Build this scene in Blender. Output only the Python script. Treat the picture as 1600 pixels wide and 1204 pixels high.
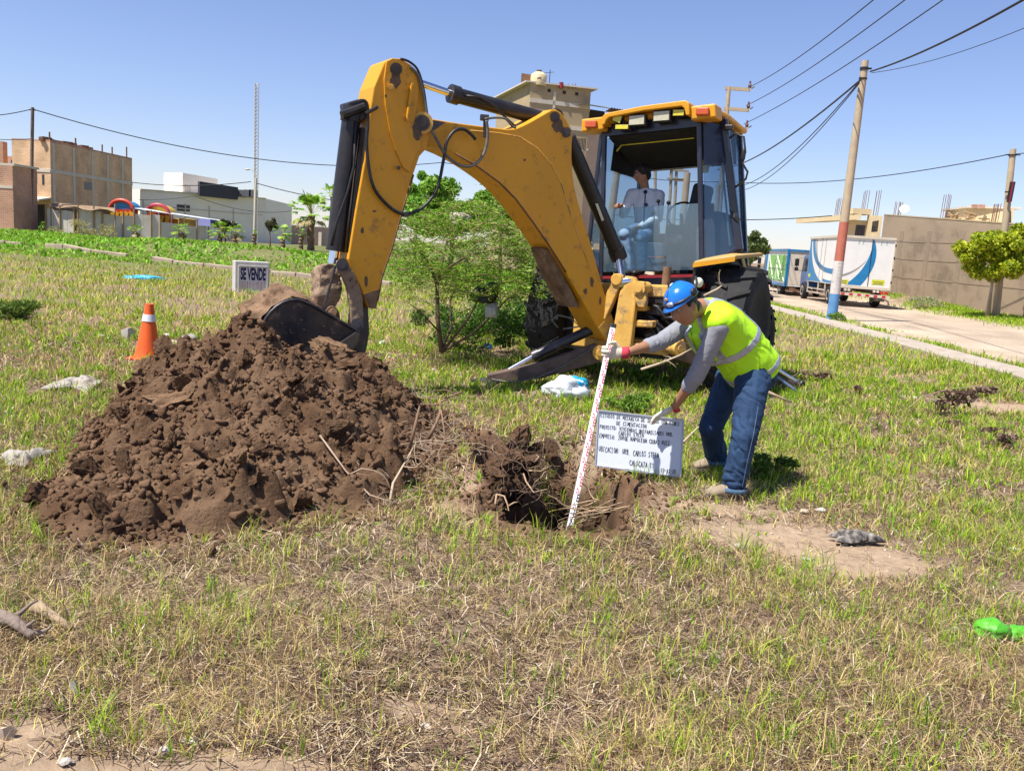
import bpy, bmesh, math, random
import numpy as np
from mathutils import Vector, Matrix, Quaternion
C = bpy.context.scene.collection
for o in list(bpy.data.objects): bpy.data.objects.remove(o)
R = math.radians
rng = np.random.default_rng(7)
random.seed(7)
# ------------------------------------------------------------ camera, sky, sun
FPX, CX, CY = 1350.0, 800.0, 602.0            # focal length and centre measured in the photograph's pixels
PITCH, ROLL, CAMH = R(9.07), R(3.7), 1.6
_f = Vector((0, math.cos(PITCH), -math.sin(PITCH))); _u = Vector((0, math.sin(PITCH), math.cos(PITCH))); _r = Vector((1, 0, 0))
CR = _r*math.cos(ROLL) + _u*math.sin(ROLL); CU = -_r*math.sin(ROLL) + _u*math.cos(ROLL); CF = _f
CAM = Vector((0, 0, CAMH))
cd = bpy.data.cameras.new('camera'); cam = bpy.data.objects.new('camera', cd); C.objects.link(cam)
m = Matrix.Identity(4)
for i in range(3): m[i][0], m[i][1], m[i][2], m[i][3] = CR[i], CU[i], -CF[i], CAM[i]
cam.matrix_world = m
cd.sensor_width = 36; cd.sensor_fit = 'HORIZONTAL'; cd.lens = FPX/1600*36; cd.clip_start = 0.05; cd.clip_end = 3000
bpy.context.scene.camera = cam
sc = bpy.context.scene
sc.view_settings.view_transform = 'Standard'; sc.view_settings.look = 'None'
sc.view_settings.exposure = 0.74; sc.view_settings.gamma = 1; sc.view_settings.use_curve_mapping = False
SUN_EL = R(62); SUNH = Vector((-0.83, -0.56, 0)).normalized()
SUN = (SUNH*math.cos(SUN_EL) + Vector((0, 0, math.sin(SUN_EL)))).normalized()
w = bpy.data.worlds.new('World'); sc.world = w; w.use_nodes = True
nt = w.node_tree; bg = nt.nodes['Background']
sky = nt.nodes.new('ShaderNodeTexSky'); sky.sky_type = 'NISHITA'; sky.sun_disc = False
sky.sun_elevation = SUN_EL; sky.sun_rotation = math.atan2(SUNH.x, SUNH.y)
sky.air_density = 1.0; sky.dust_density = .25; sky.ozone_density = 1.0
tint = nt.nodes.new('ShaderNodeMix'); tint.data_type = 'RGBA'; tint.blend_type = 'MULTIPLY'; tint.inputs[0].default_value = 1; tint.inputs[7].default_value = (.97, .96, 1.19, 1)   # cool white balance
nt.links.new(sky.outputs[0], tint.inputs[6]); nt.links.new(tint.outputs[2], bg.inputs[0]); bg.inputs[1].default_value = 0.080
sl = bpy.data.lights.new('sun', 'SUN'); sl.energy = 5.0; sl.angle = R(0.53); sl.color = (1, .955, .88)
so = bpy.data.objects.new('sun', sl); C.objects.link(so); so.rotation_euler = SUN.to_track_quat('Z', 'Y').to_euler()

# ------------------------------------------------------------ measuring helpers: where a thing of the photograph stands
def ray(px, py): return CF + CR*((px-CX)/FPX) - CU*((py-CY)/FPX)
def P(px, py, Y):
    d = ray(px, py); return CAM + d*(Y/d.y)
def G(px, py, z=0.0):
    d = ray(px, py); return CAM + d*((z-CAMH)/d.z)
def PP(px, py, p0, n):                         # onto a plane
    d = ray(px, py); return CAM + d*((p0-CAM).dot(n)/d.dot(n))
def V(*a): return Vector(a)

# ------------------------------------------------------------ numpy noise
def _h(ix, iy, iz, s):
    n = (ix.astype(np.int64)*374761393 + iy.astype(np.int64)*668265263 + iz.astype(np.int64)*2147483647 + s*1274126177) & 0xffffffff
    n = ((n ^ (n >> 13))*1274126177) & 0xffffffff
    n = (n ^ (n >> 16)) & 0xffffff
    return n/float(0xffffff)
def vnoise(x, y, z=None, s=0):
    x = np.asarray(x, float); y = np.asarray(y, float); z = np.zeros_like(x) if z is None else np.asarray(z, float)
    ix, iy, iz = np.floor(x), np.floor(y), np.floor(z); fx, fy, fz = x-ix, y-iy, z-iz
    fx = fx*fx*(3-2*fx); fy = fy*fy*(3-2*fy); fz = fz*fz*(3-2*fz)
    ix = ix.astype(np.int64); iy = iy.astype(np.int64); iz = iz.astype(np.int64)
    r = 0
    for a in (0, 1):
        for b in (0, 1):
            for c in (0, 1):
                wt = (fx if a else 1-fx)*(fy if b else 1-fy)*(fz if c else 1-fz)
                r = r + wt*_h(ix+a, iy+b, iz+c, s)
    return r*2-1
def fbm(x, y, z=None, s=0, o=4, g=.5):
    r = 0; a = 1; t = 0; f = 1
    for k in range(o):
        r = r + a*vnoise(np.asarray(x)*f+17.3*k, np.asarray(y)*f-9.1*k, None if z is None else np.asarray(z)*f+5.7*k, s+k); t += a; a *= g; f *= 2.03
    return r/t
def worley(x, y, s=0):                         # distance to the nearest jittered cell point, and that cell's random value
    ix = np.floor(x).astype(np.int64); iy = np.floor(y).astype(np.int64); best = np.full(np.shape(x), 9.0); val = np.zeros(np.shape(x))
    for a in (-1, 0, 1):
        for b in (-1, 0, 1):
            cx = ix+a; cy = iy+b; z0 = np.zeros_like(cx)
            d = np.hypot(x-cx-_h(cx, cy, z0, s), y-cy-_h(cx, cy, z0, s+1)); v = _h(cx, cy, z0, s+2)
            k = d < best; best = np.where(k, d, best); val = np.where(k, v, val)
    return best, val
def blocks(x, y, s=0):                         # broken lumps: per-cell tilted tops with crevices between
    ix = np.floor(x).astype(np.int64); iy = np.floor(y).astype(np.int64); f1 = np.full(np.shape(x), 9.0); f2 = np.full(np.shape(x), 9.0); tp = np.zeros(np.shape(x))
    for a in (-1, 0, 1):
        for b in (-1, 0, 1):
            cx = ix+a; cy = iy+b; z0 = np.zeros_like(cx); px = cx+_h(cx, cy, z0, s); py = cy+_h(cx, cy, z0, s+1); d = np.hypot(x-px, y-py)
            t = .25+.5*_h(cx, cy, z0, s+2)+(x-px)*(_h(cx, cy, z0, s+3)-.5)*1.3+(y-py)*(_h(cx, cy, z0, s+4)-.5)*1.3
            k = d < f1; f2 = np.where(k, f1, np.minimum(f2, d)); tp = np.where(k, t, tp); f1 = np.where(k, d, f1)
    return (tp-.2)*sstep(0, .42, f2-f1)
def sstep(a, b, x):
    t = np.clip((np.asarray(x, float)-a)/(b-a), 0, 1); return t*t*(3-2*t)

# ------------------------------------------------------------ materials
def mat(name, c1, c2=None, sc_=6, rough=.8, metal=0, bump=0, bsc=40, dirt=None, damt=.5, dsc=3, spec=.4, trans=0, detail=6, coat=0, streak=None, wav=None):
    m = bpy.data.materials.new(name); m.use_nodes = True; t = m.node_tree; n = t.nodes; L = t.links.new
    b = n['Principled BSDF']; b.inputs['Roughness'].default_value = rough; b.inputs['Metallic'].default_value = metal
    b.inputs['Specular IOR Level'].default_value = spec
    if coat: b.inputs['Coat Weight'].default_value = coat; b.inputs['Coat Roughness'].default_value = .15
    if trans: b.inputs['Transmission Weight'].default_value = trans
    tc = n.new('ShaderNodeTexCoord'); co = tc.outputs['Object']
    if streak:
        mp = n.new('ShaderNodeMapping'); mp.inputs['Scale'].default_value = streak; L(co, mp.inputs[0]); co = mp.outputs[0]
    c2 = c2 or tuple(x*.8 for x in c1)
    nz = n.new('ShaderNodeTexNoise'); nz.inputs['Scale'].default_value = sc_; nz.inputs['Detail'].default_value = detail; nz.inputs['Roughness'].default_value = .62; L(co, nz.inputs[0])
    rp = n.new('ShaderNodeValToRGB'); rp.color_ramp.elements[0].position = .36; rp.color_ramp.elements[1].position = .64
    rp.color_ramp.elements[0].color = (*c1, 1); rp.color_ramp.elements[1].color = (*c2, 1); L(nz.outputs[0], rp.inputs[0])
    col = rp.outputs[0]
    if dirt:
        n2 = n.new('ShaderNodeTexNoise'); n2.inputs['Scale'].default_value = dsc; n2.inputs['Detail'].default_value = 9; n2.inputs['Roughness'].default_value = .7; L(tc.outputs['Object'], n2.inputs[0])
        r2 = n.new('ShaderNodeValToRGB'); th = .72-.42*damt; r2.color_ramp.elements[0].position = th; r2.color_ramp.elements[1].position = th+.1; L(n2.outputs[0], r2.inputs[0])
        mx = n.new('ShaderNodeMix'); mx.data_type = 'RGBA'; L(r2.outputs[0], mx.inputs[0]); L(col, mx.inputs[6]); mx.inputs[7].default_value = (*dirt, 1); col = mx.outputs[2]
        mr = n.new('ShaderNodeMix'); L(r2.outputs[0], mr.inputs[0]); mr.inputs[2].default_value = rough; mr.inputs[3].default_value = .9; L(mr.outputs[0], b.inputs['Roughness'])
        if metal:
            mm = n.new('ShaderNodeMix'); L(r2.outputs[0], mm.inputs[0]); mm.inputs[2].default_value = metal; mm.inputs[3].default_value = 0; L(mm.outputs[0], b.inputs['Metallic'])
    L(col, b.inputs['Base Color'])
    if bump:
        n3 = n.new('ShaderNodeTexNoise'); n3.inputs['Scale'].default_value = bsc; n3.inputs['Detail'].default_value = 8; n3.inputs['Roughness'].default_value = .65; L(co, n3.inputs[0])
        bp = n.new('ShaderNodeBump'); bp.inputs['Strength'].default_value = bump; bp.inputs['Distance'].default_value = .02; L(n3.outputs[0], bp.inputs['Height']); L(bp.outputs[0], b.inputs['Normal'])
    return m
def mat_attr(name, rough=.85, bump=0, bsc=60, transl=0, var=.25, vsc=9, spec=.2):   # base colour from the mesh's own colour attribute (kinds of soil, painted pit shade, species of plant)
    m = bpy.data.materials.new(name); m.use_nodes = True; t = m.node_tree; n = t.nodes; L = t.links.new
    b = n['Principled BSDF']; b.inputs['Roughness'].default_value = rough; b.inputs['Specular IOR Level'].default_value = spec
    at = n.new('ShaderNodeAttribute'); at.attribute_name = 'Col'; col = at.outputs['Color']
    if var:
        tc = n.new('ShaderNodeTexCoord'); nz = n.new('ShaderNodeTexNoise'); nz.inputs['Scale'].default_value = vsc; nz.inputs['Detail'].default_value = 8; nz.inputs['Roughness'].default_value = .7; L(tc.outputs['Object'], nz.inputs[0])
        mr = n.new('ShaderNodeMapRange'); mr.inputs[1].default_value = .3; mr.inputs[2].default_value = .7; mr.inputs[3].default_value = 1-var; mr.inputs[4].default_value = 1+var; L(nz.outputs[0], mr.inputs[0])
        mx = n.new('ShaderNodeMix'); mx.data_type = 'RGBA'; mx.blend_type = 'MULTIPLY'; mx.inputs[0].default_value = 1; L(col, mx.inputs[6]); L(mr.outputs[0], mx.inputs[7]); col = mx.outputs[2]
    L(col, b.inputs['Base Color'])
    if bump:
        tc = n.new('ShaderNodeTexCoord'); n3 = n.new('ShaderNodeTexNoise'); n3.inputs['Scale'].default_value = bsc; n3.inputs['Detail'].default_value = 10; n3.inputs['Roughness'].default_value = .7; L(tc.outputs['Object'], n3.inputs[0])
        bp = n.new('ShaderNodeBump'); bp.inputs['Strength'].default_value = bump; bp.inputs['Distance'].default_value = .03; L(n3.outputs[0], bp.inputs['Height']); L(bp.outputs[0], b.inputs['Normal'])
    if transl:
        tr = n.new('ShaderNodeBsdfTranslucent'); L(col, tr.inputs[0]); ms = n.new('ShaderNodeMixShader'); ms.inputs[0].default_value = transl
        L(b.outputs[0], ms.inputs[1]); L(tr.outputs[0], ms.inputs[2]); L(ms.outputs[0], n['Material Output'].inputs[0])
    return m
def glass(name, tint=(.75, .85, .9), alpha=.25, rough=.03):       # thin pane: part clear, part tinted gloss
    m = bpy.data.materials.new(name); m.use_nodes = True; t = m.node_tree; n = t.nodes; L = t.links.new
    b = n.new('ShaderNodeBsdfGlossy'); b.inputs['Roughness'].default_value = rough; b.inputs[0].default_value = (.9, .95, 1, 1)
    df = n.new('ShaderNodeBsdfDiffuse'); df.inputs[0].default_value = (*tint, 1); md = n.new('ShaderNodeMixShader'); md.inputs[0].default_value = .45; L(df.outputs[0], md.inputs[1]); L(b.outputs[0], md.inputs[2]); b = md
    tr = n.new('ShaderNodeBsdfTransparent'); tr.inputs[0].default_value = (*[.5+.5*x for x in tint], 1); ms = n.new('ShaderNodeMixShader'); ms.inputs[0].default_value = alpha
    L(tr.outputs[0], ms.inputs[1]); L(b.outputs[0], ms.inputs[2]); L(ms.outputs[0], n['Material Output'].inputs[0]); return m

# ------------------------------------------------------------ mesh collecting
def wear(m, thr=.66, c=(.10, .06, .035)):         # scratches, chips and rubbed patches down to rust
    t = m.node_tree; n = t.nodes; L = t.links.new; b = n['Principled BSDF']; src = b.inputs['Base Color'].links[0].from_socket; tc = n.new('ShaderNodeTexCoord'); mp = n.new('ShaderNodeMapping'); mp.inputs['Scale'].default_value = (9, 9, 2.2); mp.inputs['Rotation'].default_value = (.3, .5, .2); L(tc.outputs['Object'], mp.inputs[0])
    a = n.new('ShaderNodeTexNoise'); a.inputs['Scale'].default_value = 4; a.inputs['Detail'].default_value = 12; a.inputs['Roughness'].default_value = .78; L(mp.outputs[0], a.inputs[0])
    r_ = n.new('ShaderNodeValToRGB'); r_.color_ramp.elements[0].position = thr-.03; r_.color_ramp.elements[1].position = thr; L(a.outputs[0], r_.inputs[0])
    mx = n.new('ShaderNodeMix'); mx.data_type = 'RGBA'; L(r_.outputs[0], mx.inputs[0]); L(src, mx.inputs[6]); mx.inputs[7].default_value = (*c, 1)
    g = n.new('ShaderNodeTexNoise'); g.inputs['Scale'].default_value = .9; g.inputs['Detail'].default_value = 5; L(tc.outputs['Object'], g.inputs[0]); mr = n.new('ShaderNodeMapRange'); mr.inputs[1].default_value = .35; mr.inputs[2].default_value = .65; mr.inputs[3].default_value = .86; mr.inputs[4].default_value = 1.08; L(g.outputs[0], mr.inputs[0])
    m2 = n.new('ShaderNodeMix'); m2.data_type = 'RGBA'; m2.blend_type = 'MULTIPLY'; m2.inputs[0].default_value = 1; L(mx.outputs[2], m2.inputs[6]); L(mr.outputs[0], m2.inputs[7]); L(m2.outputs[2], b.inputs['Base Color'])

# ------------------------------------------------------------ mesh collecting
class MB:
    def __init__(s): s.v = []; s.f = []
    def add(s, vs, fs):
        o = len(s.v); s.v += [Vector(p) for p in vs]; s.f += [tuple(i+o for i in f) for f in fs]; return s
    def box(s, c, d, rot=None):                # centre, full sizes, optional 3x3 rotation
        c = Vector(c); vs = []
        for x in (-.5, .5):
            for y in (-.5, .5):
                for z in (-.5, .5):
                    p = Vector((x*d[0], y*d[1], z*d[2])); vs.append(c+(rot @ p if rot else p))
        return s.add(vs, [(0, 1, 3, 2), (4, 6, 7, 5), (0, 4, 5, 1), (2, 3, 7, 6), (0, 2, 6, 4), (1, 5, 7, 3)])
    def bar(s, a, b, w, h, up=(0, 0, 1)):      # box beam from a to b
        a = Vector(a); b = Vector(b); d = b-a; l = d.length; d.normalize(); up = Vector(up)
        sx = d.cross(up)
        if sx.length < 1e-4: sx = d.cross(Vector((1, 0, 0)))
        sx.normalize(); uz = sx.cross(d); M3 = Matrix((sx, d, uz)).transposed()
        return s.box((a+b)/2, (w, l, h), M3)
    def tube(s, pts, r, n=8, cap=True):
        pts = [Vector(p) for p in pts]; k = len(pts); rs = r if hasattr(r, '__len__') else [r]*k
        t0 = (pts[1]-pts[0]).normalized(); ref = Vector((0, 0, 1)) if abs(t0.z) < .9 else Vector((1, 0, 0)); nx = t0.cross(ref).normalized(); vs = []; fs = []
        for i, p in enumerate(pts):
            t = ((pts[min(i+1, k-1)]-pts[max(i-1, 0)])); t.normalize(); nx = (nx-t*nx.dot(t)); nx.normalize(); ny = t.cross(nx)
            for j in range(n):
                a = 2*math.pi*j/n; vs.append(p+(nx*math.cos(a)+ny*math.sin(a))*rs[i])
        for i in range(k-1):
            for j in range(n): fs.append((i*n+j, i*n+(j+1) % n, (i+1)*n+(j+1) % n, (i+1)*n+j))
        if cap: fs += [tuple(reversed(range(n))), tuple(range((k-1)*n, k*n))]
        return s.add(vs, fs)
    def cyl(s, a, b, r, r2=None, n=16): return s.tube([a, b], [r, r if r2 is None else r2], n)
    def prism(s, pts, ext):                    # polygon + extrusion vector
        pts = [Vector(p) for p in pts]; n = len(pts); ext = Vector(ext); vs = pts+[p+ext for p in pts]
        return s.add(vs, [tuple(range(n)), tuple(reversed(range(n, 2*n)))]+[(i, i+n, (i+1) % n+n, (i+1) % n) for i in range(n)])
    def lathe(s, prof, c=(0, 0, 0), n=24, ax=None):      # (r, z) pairs
        c = Vector(c); M3 = ax.to_track_quat('Z', 'Y').to_matrix() if ax is not None else None; vs = []; fs = []
        for r, z in prof:
            for j in range(n):
                a = 2*math.pi*j/n; p = Vector((r*math.cos(a), r*math.sin(a), z)); vs.append(c+(M3 @ p if M3 else p))
        for i in range(len(prof)-1):
            for j in range(n): fs.append((i*n+j, i*n+(j+1) % n, (i+1)*n+(j+1) % n, (i+1)*n+j))
        fs += [tuple(reversed(range(n))), tuple(range((len(prof)-1)*n, len(prof)*n))]
        return s.add(vs, fs)
    def ell(s, c, r, n=14, m=10, rot=None):    # ellipsoid
        c = Vector(c); r = r if hasattr(r, '__len__') else (r, r, r); vs = []; fs = []
        for i in range(m+1):
            for j in range(n):
                a = 2*math.pi*j/n; b = math.pi*i/m; p = Vector((r[0]*math.sin(b)*math.cos(a), r[1]*math.sin(b)*math.sin(a), r[2]*math.cos(b))); vs.append(c+(rot @ p if rot else p))
        for i in range(m):
            for j in range(n): fs.append((i*n+j, (i+1)*n+j, (i+1)*n+(j+1) % n, i*n+(j+1) % n))
        return s.add(vs, fs)
    def grid(s, rows):                         # list of rows of points
        n = len(rows[0]); vs = [p for r_ in rows for p in r_]
        return s.add(vs, [(i*n+j, i*n+j+1, (i+1)*n+j+1, (i+1)*n+j) for i in range(len(rows)-1) for j in range(n-1)])
    def xf(s, fn): s.v = [fn(p) for p in s.v]; return s
    def mesh(s, name, o=V(0, 0, 0), weld=True):
        me = bpy.data.meshes.new(name); me.from_pydata([tuple(p-o) for p in s.v], [], s.f)
        b = bmesh.new(); b.from_mesh(me)
        if weld: bmesh.ops.remove_doubles(b, verts=b.verts, dist=1e-5)
        bmesh.ops.recalc_face_normals(b, faces=b.faces); b.to_mesh(me); b.free(); return me

def worigin(o):
    p = Vector((0, 0, 0))
    while o is not None: p = p+o.location; o = o.parent
    return p
def link(name, me, m, parent=None, loc=None, smooth=False, bevel=0, label=None):
    o = bpy.data.objects.new(name, me); C.objects.link(o)
    if m is not None and not me.materials: me.materials.append(m)
    if parent is not None: o.parent = parent
    elif loc is not None: o.location = loc
    if smooth:
        me.shade_smooth()
        if smooth is not True: me.set_sharp_from_angle(angle=R(smooth))
    if bevel:
        b = o.modifiers.new('bevel', 'BEVEL'); b.width = bevel; b.segments = 2; b.limit_method = 'ANGLE'; b.angle_limit = R(35); b.harden_normals = False
    if label: o['label'] = label
    return o
def obj(name, mb, m, parent=None, loc=None, smooth=False, bevel=0, label=None, kind=None):   # mb in world coordinates
    o0 = worigin(parent) if parent is not None else (Vector(loc) if loc is not None else Vector((0, 0, 0)))
    o = link(name, mb.mesh(name, o0), m, parent, loc, smooth, bevel, label)
    if kind: o['kind'] = kind
    return o
def thing(name, label, cat, loc, group=None):
    o = bpy.data.objects.new(name, None); C.objects.link(o); o.location = loc; o.empty_display_size = .1
    o['label'] = label; o['category'] = cat
    if group: o['group'] = group
    return o
def tag(o, label, cat, group=None):
    o['label'] = label; o['category'] = cat
    if group: o['group'] = group
    return o
def raw(name, verts, faces_flat, sizes, m, col=None, smooth=False, kind=None, parent=None, loc=None):   # quick numpy mesh
    me = bpy.data.meshes.new(name); nv = len(verts); me.vertices.add(nv); me.vertices.foreach_set('co', np.asarray(verts, np.float32).ravel())
    fl = np.asarray(faces_flat, np.int32).ravel(); sizes = np.asarray(sizes, np.int32)
    me.loops.add(len(fl)); me.loops.foreach_set('vertex_index', fl); me.polygons.add(len(sizes))
    st = np.zeros(len(sizes), np.int32); st[1:] = np.cumsum(sizes)[:-1]; me.polygons.foreach_set('loop_start', st)
    me.update(calc_edges=True)
    if smooth: me.shade_smooth()
    if col is not None:
        a = me.color_attributes.new('Col', 'FLOAT_COLOR', 'POINT'); c4 = np.ones((nv, 4), np.float32); c4[:, :3] = col; a.data.foreach_set('color', c4.ravel())
    o = link(name, me, m, parent, loc)
    if kind: o['kind'] = kind
    return o

def remeshed(mb, vox, smooth=4, o=V(0, 0, 0)):
    me = mb.mesh('tmp', o, weld=False); t = bpy.data.objects.new('tmp', me); C.objects.link(t)
    r_ = t.modifiers.new('r', 'REMESH'); r_.mode = 'VOXEL'; r_.voxel_size = vox
    s_ = t.modifiers.new('s', 'SMOOTH'); s_.iterations = smooth; s_.factor = .5
    dg = bpy.context.evaluated_depsgraph_get(); me2 = bpy.data.meshes.new_from_object(t.evaluated_get(dg)); bpy.data.objects.remove(t); bpy.data.meshes.remove(me); return me2
def wrinkle(me, fn):                           # push vertices along their normals
    n = len(me.vertices); co = np.empty(n*3); me.vertices.foreach_get('co', co); co = co.reshape(-1, 3); nr = np.empty(n*3); me.vertices.foreach_get('normal', nr); nr = nr.reshape(-1, 3)
    me.vertices.foreach_set('co', (co+nr*fn(co)[:, None]).ravel()); me.update()
def blob(name, mb, vox, m, par, smooth=4, fn=None, label=None):
    o = worigin(par); me = remeshed(mb, vox, smooth, o)
    if fn is not None: wrinkle(me, fn)
    ob = link(name, me, m, par, smooth=True, label=label); return ob

def roughen(o, vox, amp, f, seed=1):             # caked and battered: remesh and push the surface about
    mb_ = o.data.copy(); t = bpy.data.objects.new('tmp', mb_); C.objects.link(t); r_ = t.modifiers.new('r', 'REMESH'); r_.mode = 'VOXEL'; r_.voxel_size = vox; s_ = t.modifiers.new('s', 'SMOOTH'); s_.iterations = 2
    dg = bpy.context.evaluated_depsgraph_get(); me = bpy.data.meshes.new_from_object(t.evaluated_get(dg)); bpy.data.objects.remove(t)
    wrinkle(me, lambda c: amp*(fbm(c[:, 0]*f, c[:, 1]*f, c[:, 2]*f, s=seed, o=4)+.6*np.clip(fbm(c[:, 0]*f*.4, c[:, 1]*f*.4, c[:, 2]*f*.4, s=seed+9, o=2), 0, 1))); me.shade_smooth(); o.data = me; o.modifiers.clear(); return o
# ------------------------------------------------------------ the ground
HOLE = (.34, 5.58)
PILE = (-1.75, 8.05)
def hole_d(x, y):                              # <1 inside the pit
    a = np.arctan2(y-HOLE[1], x-HOLE[0])
    rr = 1+.10*np.sin(3*a+.7)+.06*np.sin(5*a+2.)+.05*np.sin(9*a)+.07*fbm(np.asarray(x)*6, np.asarray(y)*6, s=21)
    return (np.abs((x-HOLE[0])/.50)**3+np.abs((y-HOLE[1])/.82)**3)**(1/3)/rr
SW0, SW1 = 8.35, 9.15                          # the concrete path along the road
def swx(y): return 8.30+.035*(np.asarray(y)-14)
ROADR = lambda y: 17.6+.06*(np.asarray(y)-35)
def gz(x, y, fine=True):
    x = np.asarray(x, float); y = np.asarray(y, float)
    z = .05*fbm(x*.35, y*.35, s=3, o=3)*sstep(0, 6, y)
    lumps = .030*fbm(x*1.7, y*1.7, s=5, o=3)
    lot = 1-sstep(-.2, .3, x-swx(y))           # rough inside the plot, flatter on path and road
    z = z*(.3+.7*lot)+lumps*(.15+.85*lot)
    z = z+.55*sstep(26, 52, y)*(1-sstep(-4, 4, x))
    z = z+.75*np.exp(-((x+14)/7)**2-((y-37)/3.6)**2)+.45*np.exp(-((x+26)/8)**2-((y-42)/4)**2)+.25*np.exp(-((x+4)/6)**2-((y-36)/3)**2)
    bk = sstep(16.6, 18.6, x-.07*(y-35)+.0)*(.12+.5*sstep(35, 46, y))
    z = z+bk
    if fine:
        d = hole_d(x, y); rim = np.exp(-((d-1.15)/.2)**2)*(.03+.05*fbm(x*5, y*5, s=31))
        deep = -1.7*sstep(1.02, .80, d)
        wall = .10*fbm(x*7, y*7, s=33)*sstep(1.3, .9, d)+.05*(.5-worley(x*9, y*9, 34)[0])*sstep(1.5, 1.0, d)
        ramp = -.62*sstep(1.0, .15, np.hypot((x-HOLE[0]-.20)/.50, (y-HOLE[1]-.95)/.75))+.07*blocks(x*9, y*9, 37)*sstep(1.1, .5, np.hypot((x-HOLE[0]-.20)/.6, (y-HOLE[1]-.95)/.95))   # dug slope on the right
        lft = .20*np.exp(-((x+.18)/.20)**2-((y-6.2)/.45)**2)
        z = z+rim+np.minimum(deep, 0)+wall+ramp*sstep(.70, .95, d)+lft*sstep(.95, 1.1, d)
    return z
def gz1(x, y): return float(gz(np.array([x]), np.array([y]))[0])
def onG(px, py, dz=0.0):                       # the ground point under a pixel
    p = G(px, py)
    for _ in range(6): p = G(px, py, gz1(p.x, p.y))
    p.z += dz; return p

def axis(lo, hi, d0, d1, step, grow=1.09):
    a = list(np.arange(d0, d1+1e-6, step)); s = step; v = d1
    while v < hi: s *= grow; v += s; a.append(v)
    s = step; v = d0
    while v > lo: s *= grow; v -= s; a.insert(0, v)
    return np.array(a)
xs = axis(-900, 900, -1.2, 1.6, .045, 1.045); ys = axis(-30, 1600, 4.4, 7.6, .045, 1.03)
X, Y = np.meshgrid(xs, ys); Z = gz(X, Y)
# soil kinds, with the pit's shade painted in by depth
def bare(x, y):                                # trampled bare patches
    b = np.zeros_like(x)
    for (px, py, rx, ry) in ((1230, 845, .75, .34), (1340, 880, .45, .30), (1120, 800, .55, .2), (120, 1196, .30, .07), (30, 1150, .14, .12), (400, 1200, .3, .05), (650, 1110, .16, .08), (1560, 635, .9, .6), (990, 790, .4, .35), (690, 700, .5, .9), (760, 790, .35, .5), (280, 415, 6, 1.0), (60, 400, 6, .8)):
        g = G(px, py); b = np.maximum(b, np.exp(-(((x-g.x)/rx)**2+((y-g.y)/ry)**2)**1.6))
    return np.clip(b*1.25+.25*fbm(x*2.5, y*2.5, s=41)*b**.5, 0, 1)
PPOLY = [(-2.66, 4.50), (-2.2, 4.08), (-1.72, 4.15), (-1.33, 4.42), (-.86, 4.86), (-.60, 5.35), (-.45, 6.3), (-.50, 7.5), (-1.0, 8.6), (-2.0, 9.2), (-3.2, 9.0), (-3.72, 8.1), (-3.42, 7.0), (-3.02, 5.9), (-2.78, 5.0)]
def polydist(x, y, poly):                      # signed distance, positive inside
    d = np.full(np.shape(x), 1e9); ins = np.zeros(np.shape(x), bool); n = len(poly)
    for i in range(n):
        (ax, ay), (bx, by) = poly[i], poly[(i+1) % n]; ex, ey = bx-ax, by-ay
        t = np.clip(((x-ax)*ex+(y-ay)*ey)/(ex*ex+ey*ey), 0, 1); d = np.minimum(d, np.hypot(x-ax-t*ex, y-ay-t*ey))
        with np.errstate(divide='ignore', invalid='ignore'): ins ^= ((ay > y) != (by > y)) & (x < ex*(y-ay)/(ey if ey else 1e-9)+ax)
    return np.where(ins, d, -d)
def pilemask(x, y): return 1-polydist(x, y, PPOLY)
def roadmask(x, y): return sstep(-.15, .1, x-swx(y)-1.25+.25*fbm(x*0+3, y*.5, s=8))*sstep(.4, -.6, x-ROADR(y)+.8*fbm(x*.6, y*.6, s=9))
base = np.array([.23, .165, .11]); dusty = np.array([.34, .245, .165]); dark = np.array([.10, .062, .036]); roadc = np.array([.41, .32, .235]); greenb = np.array([.10, .14, .03])
n1 = fbm(X*1.3, Y*1.3, s=51)[..., None]; col = base*(1+.25*n1)
bm_ = bare(X, Y)[..., None]; col = col*(1-bm_)+dusty*bm_*(1+.15*n1)
gm = np.clip(sstep(24, 34, Y)*sstep(4, -4, X), 0, 1)[..., None]*.7; col = col*(1-gm)+greenb*gm
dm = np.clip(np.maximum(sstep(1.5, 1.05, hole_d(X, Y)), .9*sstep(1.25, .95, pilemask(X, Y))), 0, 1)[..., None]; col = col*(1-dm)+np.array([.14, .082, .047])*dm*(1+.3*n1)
dp = (gz(X, Y, False)-Z)*(hole_d(X, Y) < 1.9); hm = sstep(.02, .14, dp)[..., None]; col = col*(1-hm)+np.array([.150, .094, .058])*hm*(1+.25*n1); hm = sstep(.22, .50, dp)[..., None]; col = col*(1-hm)+np.array([.040, .024, .015])*hm  # darkens with depth: the pit's shade is painted into the soil colour
rm = roadmask(X, Y)[..., None]; col = col*(1-rm)+roadc*rm*(1+.30*n1+.28*fbm(X*2.4, Y*.5, s=58)[..., None])
ny, nx = X.shape; idx = np.arange(ny*nx).reshape(ny, nx)
F = np.stack([idx[:-1, :-1], idx[:-1, 1:], idx[1:, 1:], idx[1:, :-1]], -1).reshape(-1, 4)
M_ground = mat_attr('soil', rough=.95, bump=.55, bsc=38, var=.28, vsc=14, spec=.1)
g_o = raw('ground', np.stack([X, Y, Z], -1).reshape(-1, 3), F, np.full(len(F), 4), M_ground, col.reshape(-1, 3), smooth=True, kind='structure')

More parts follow.
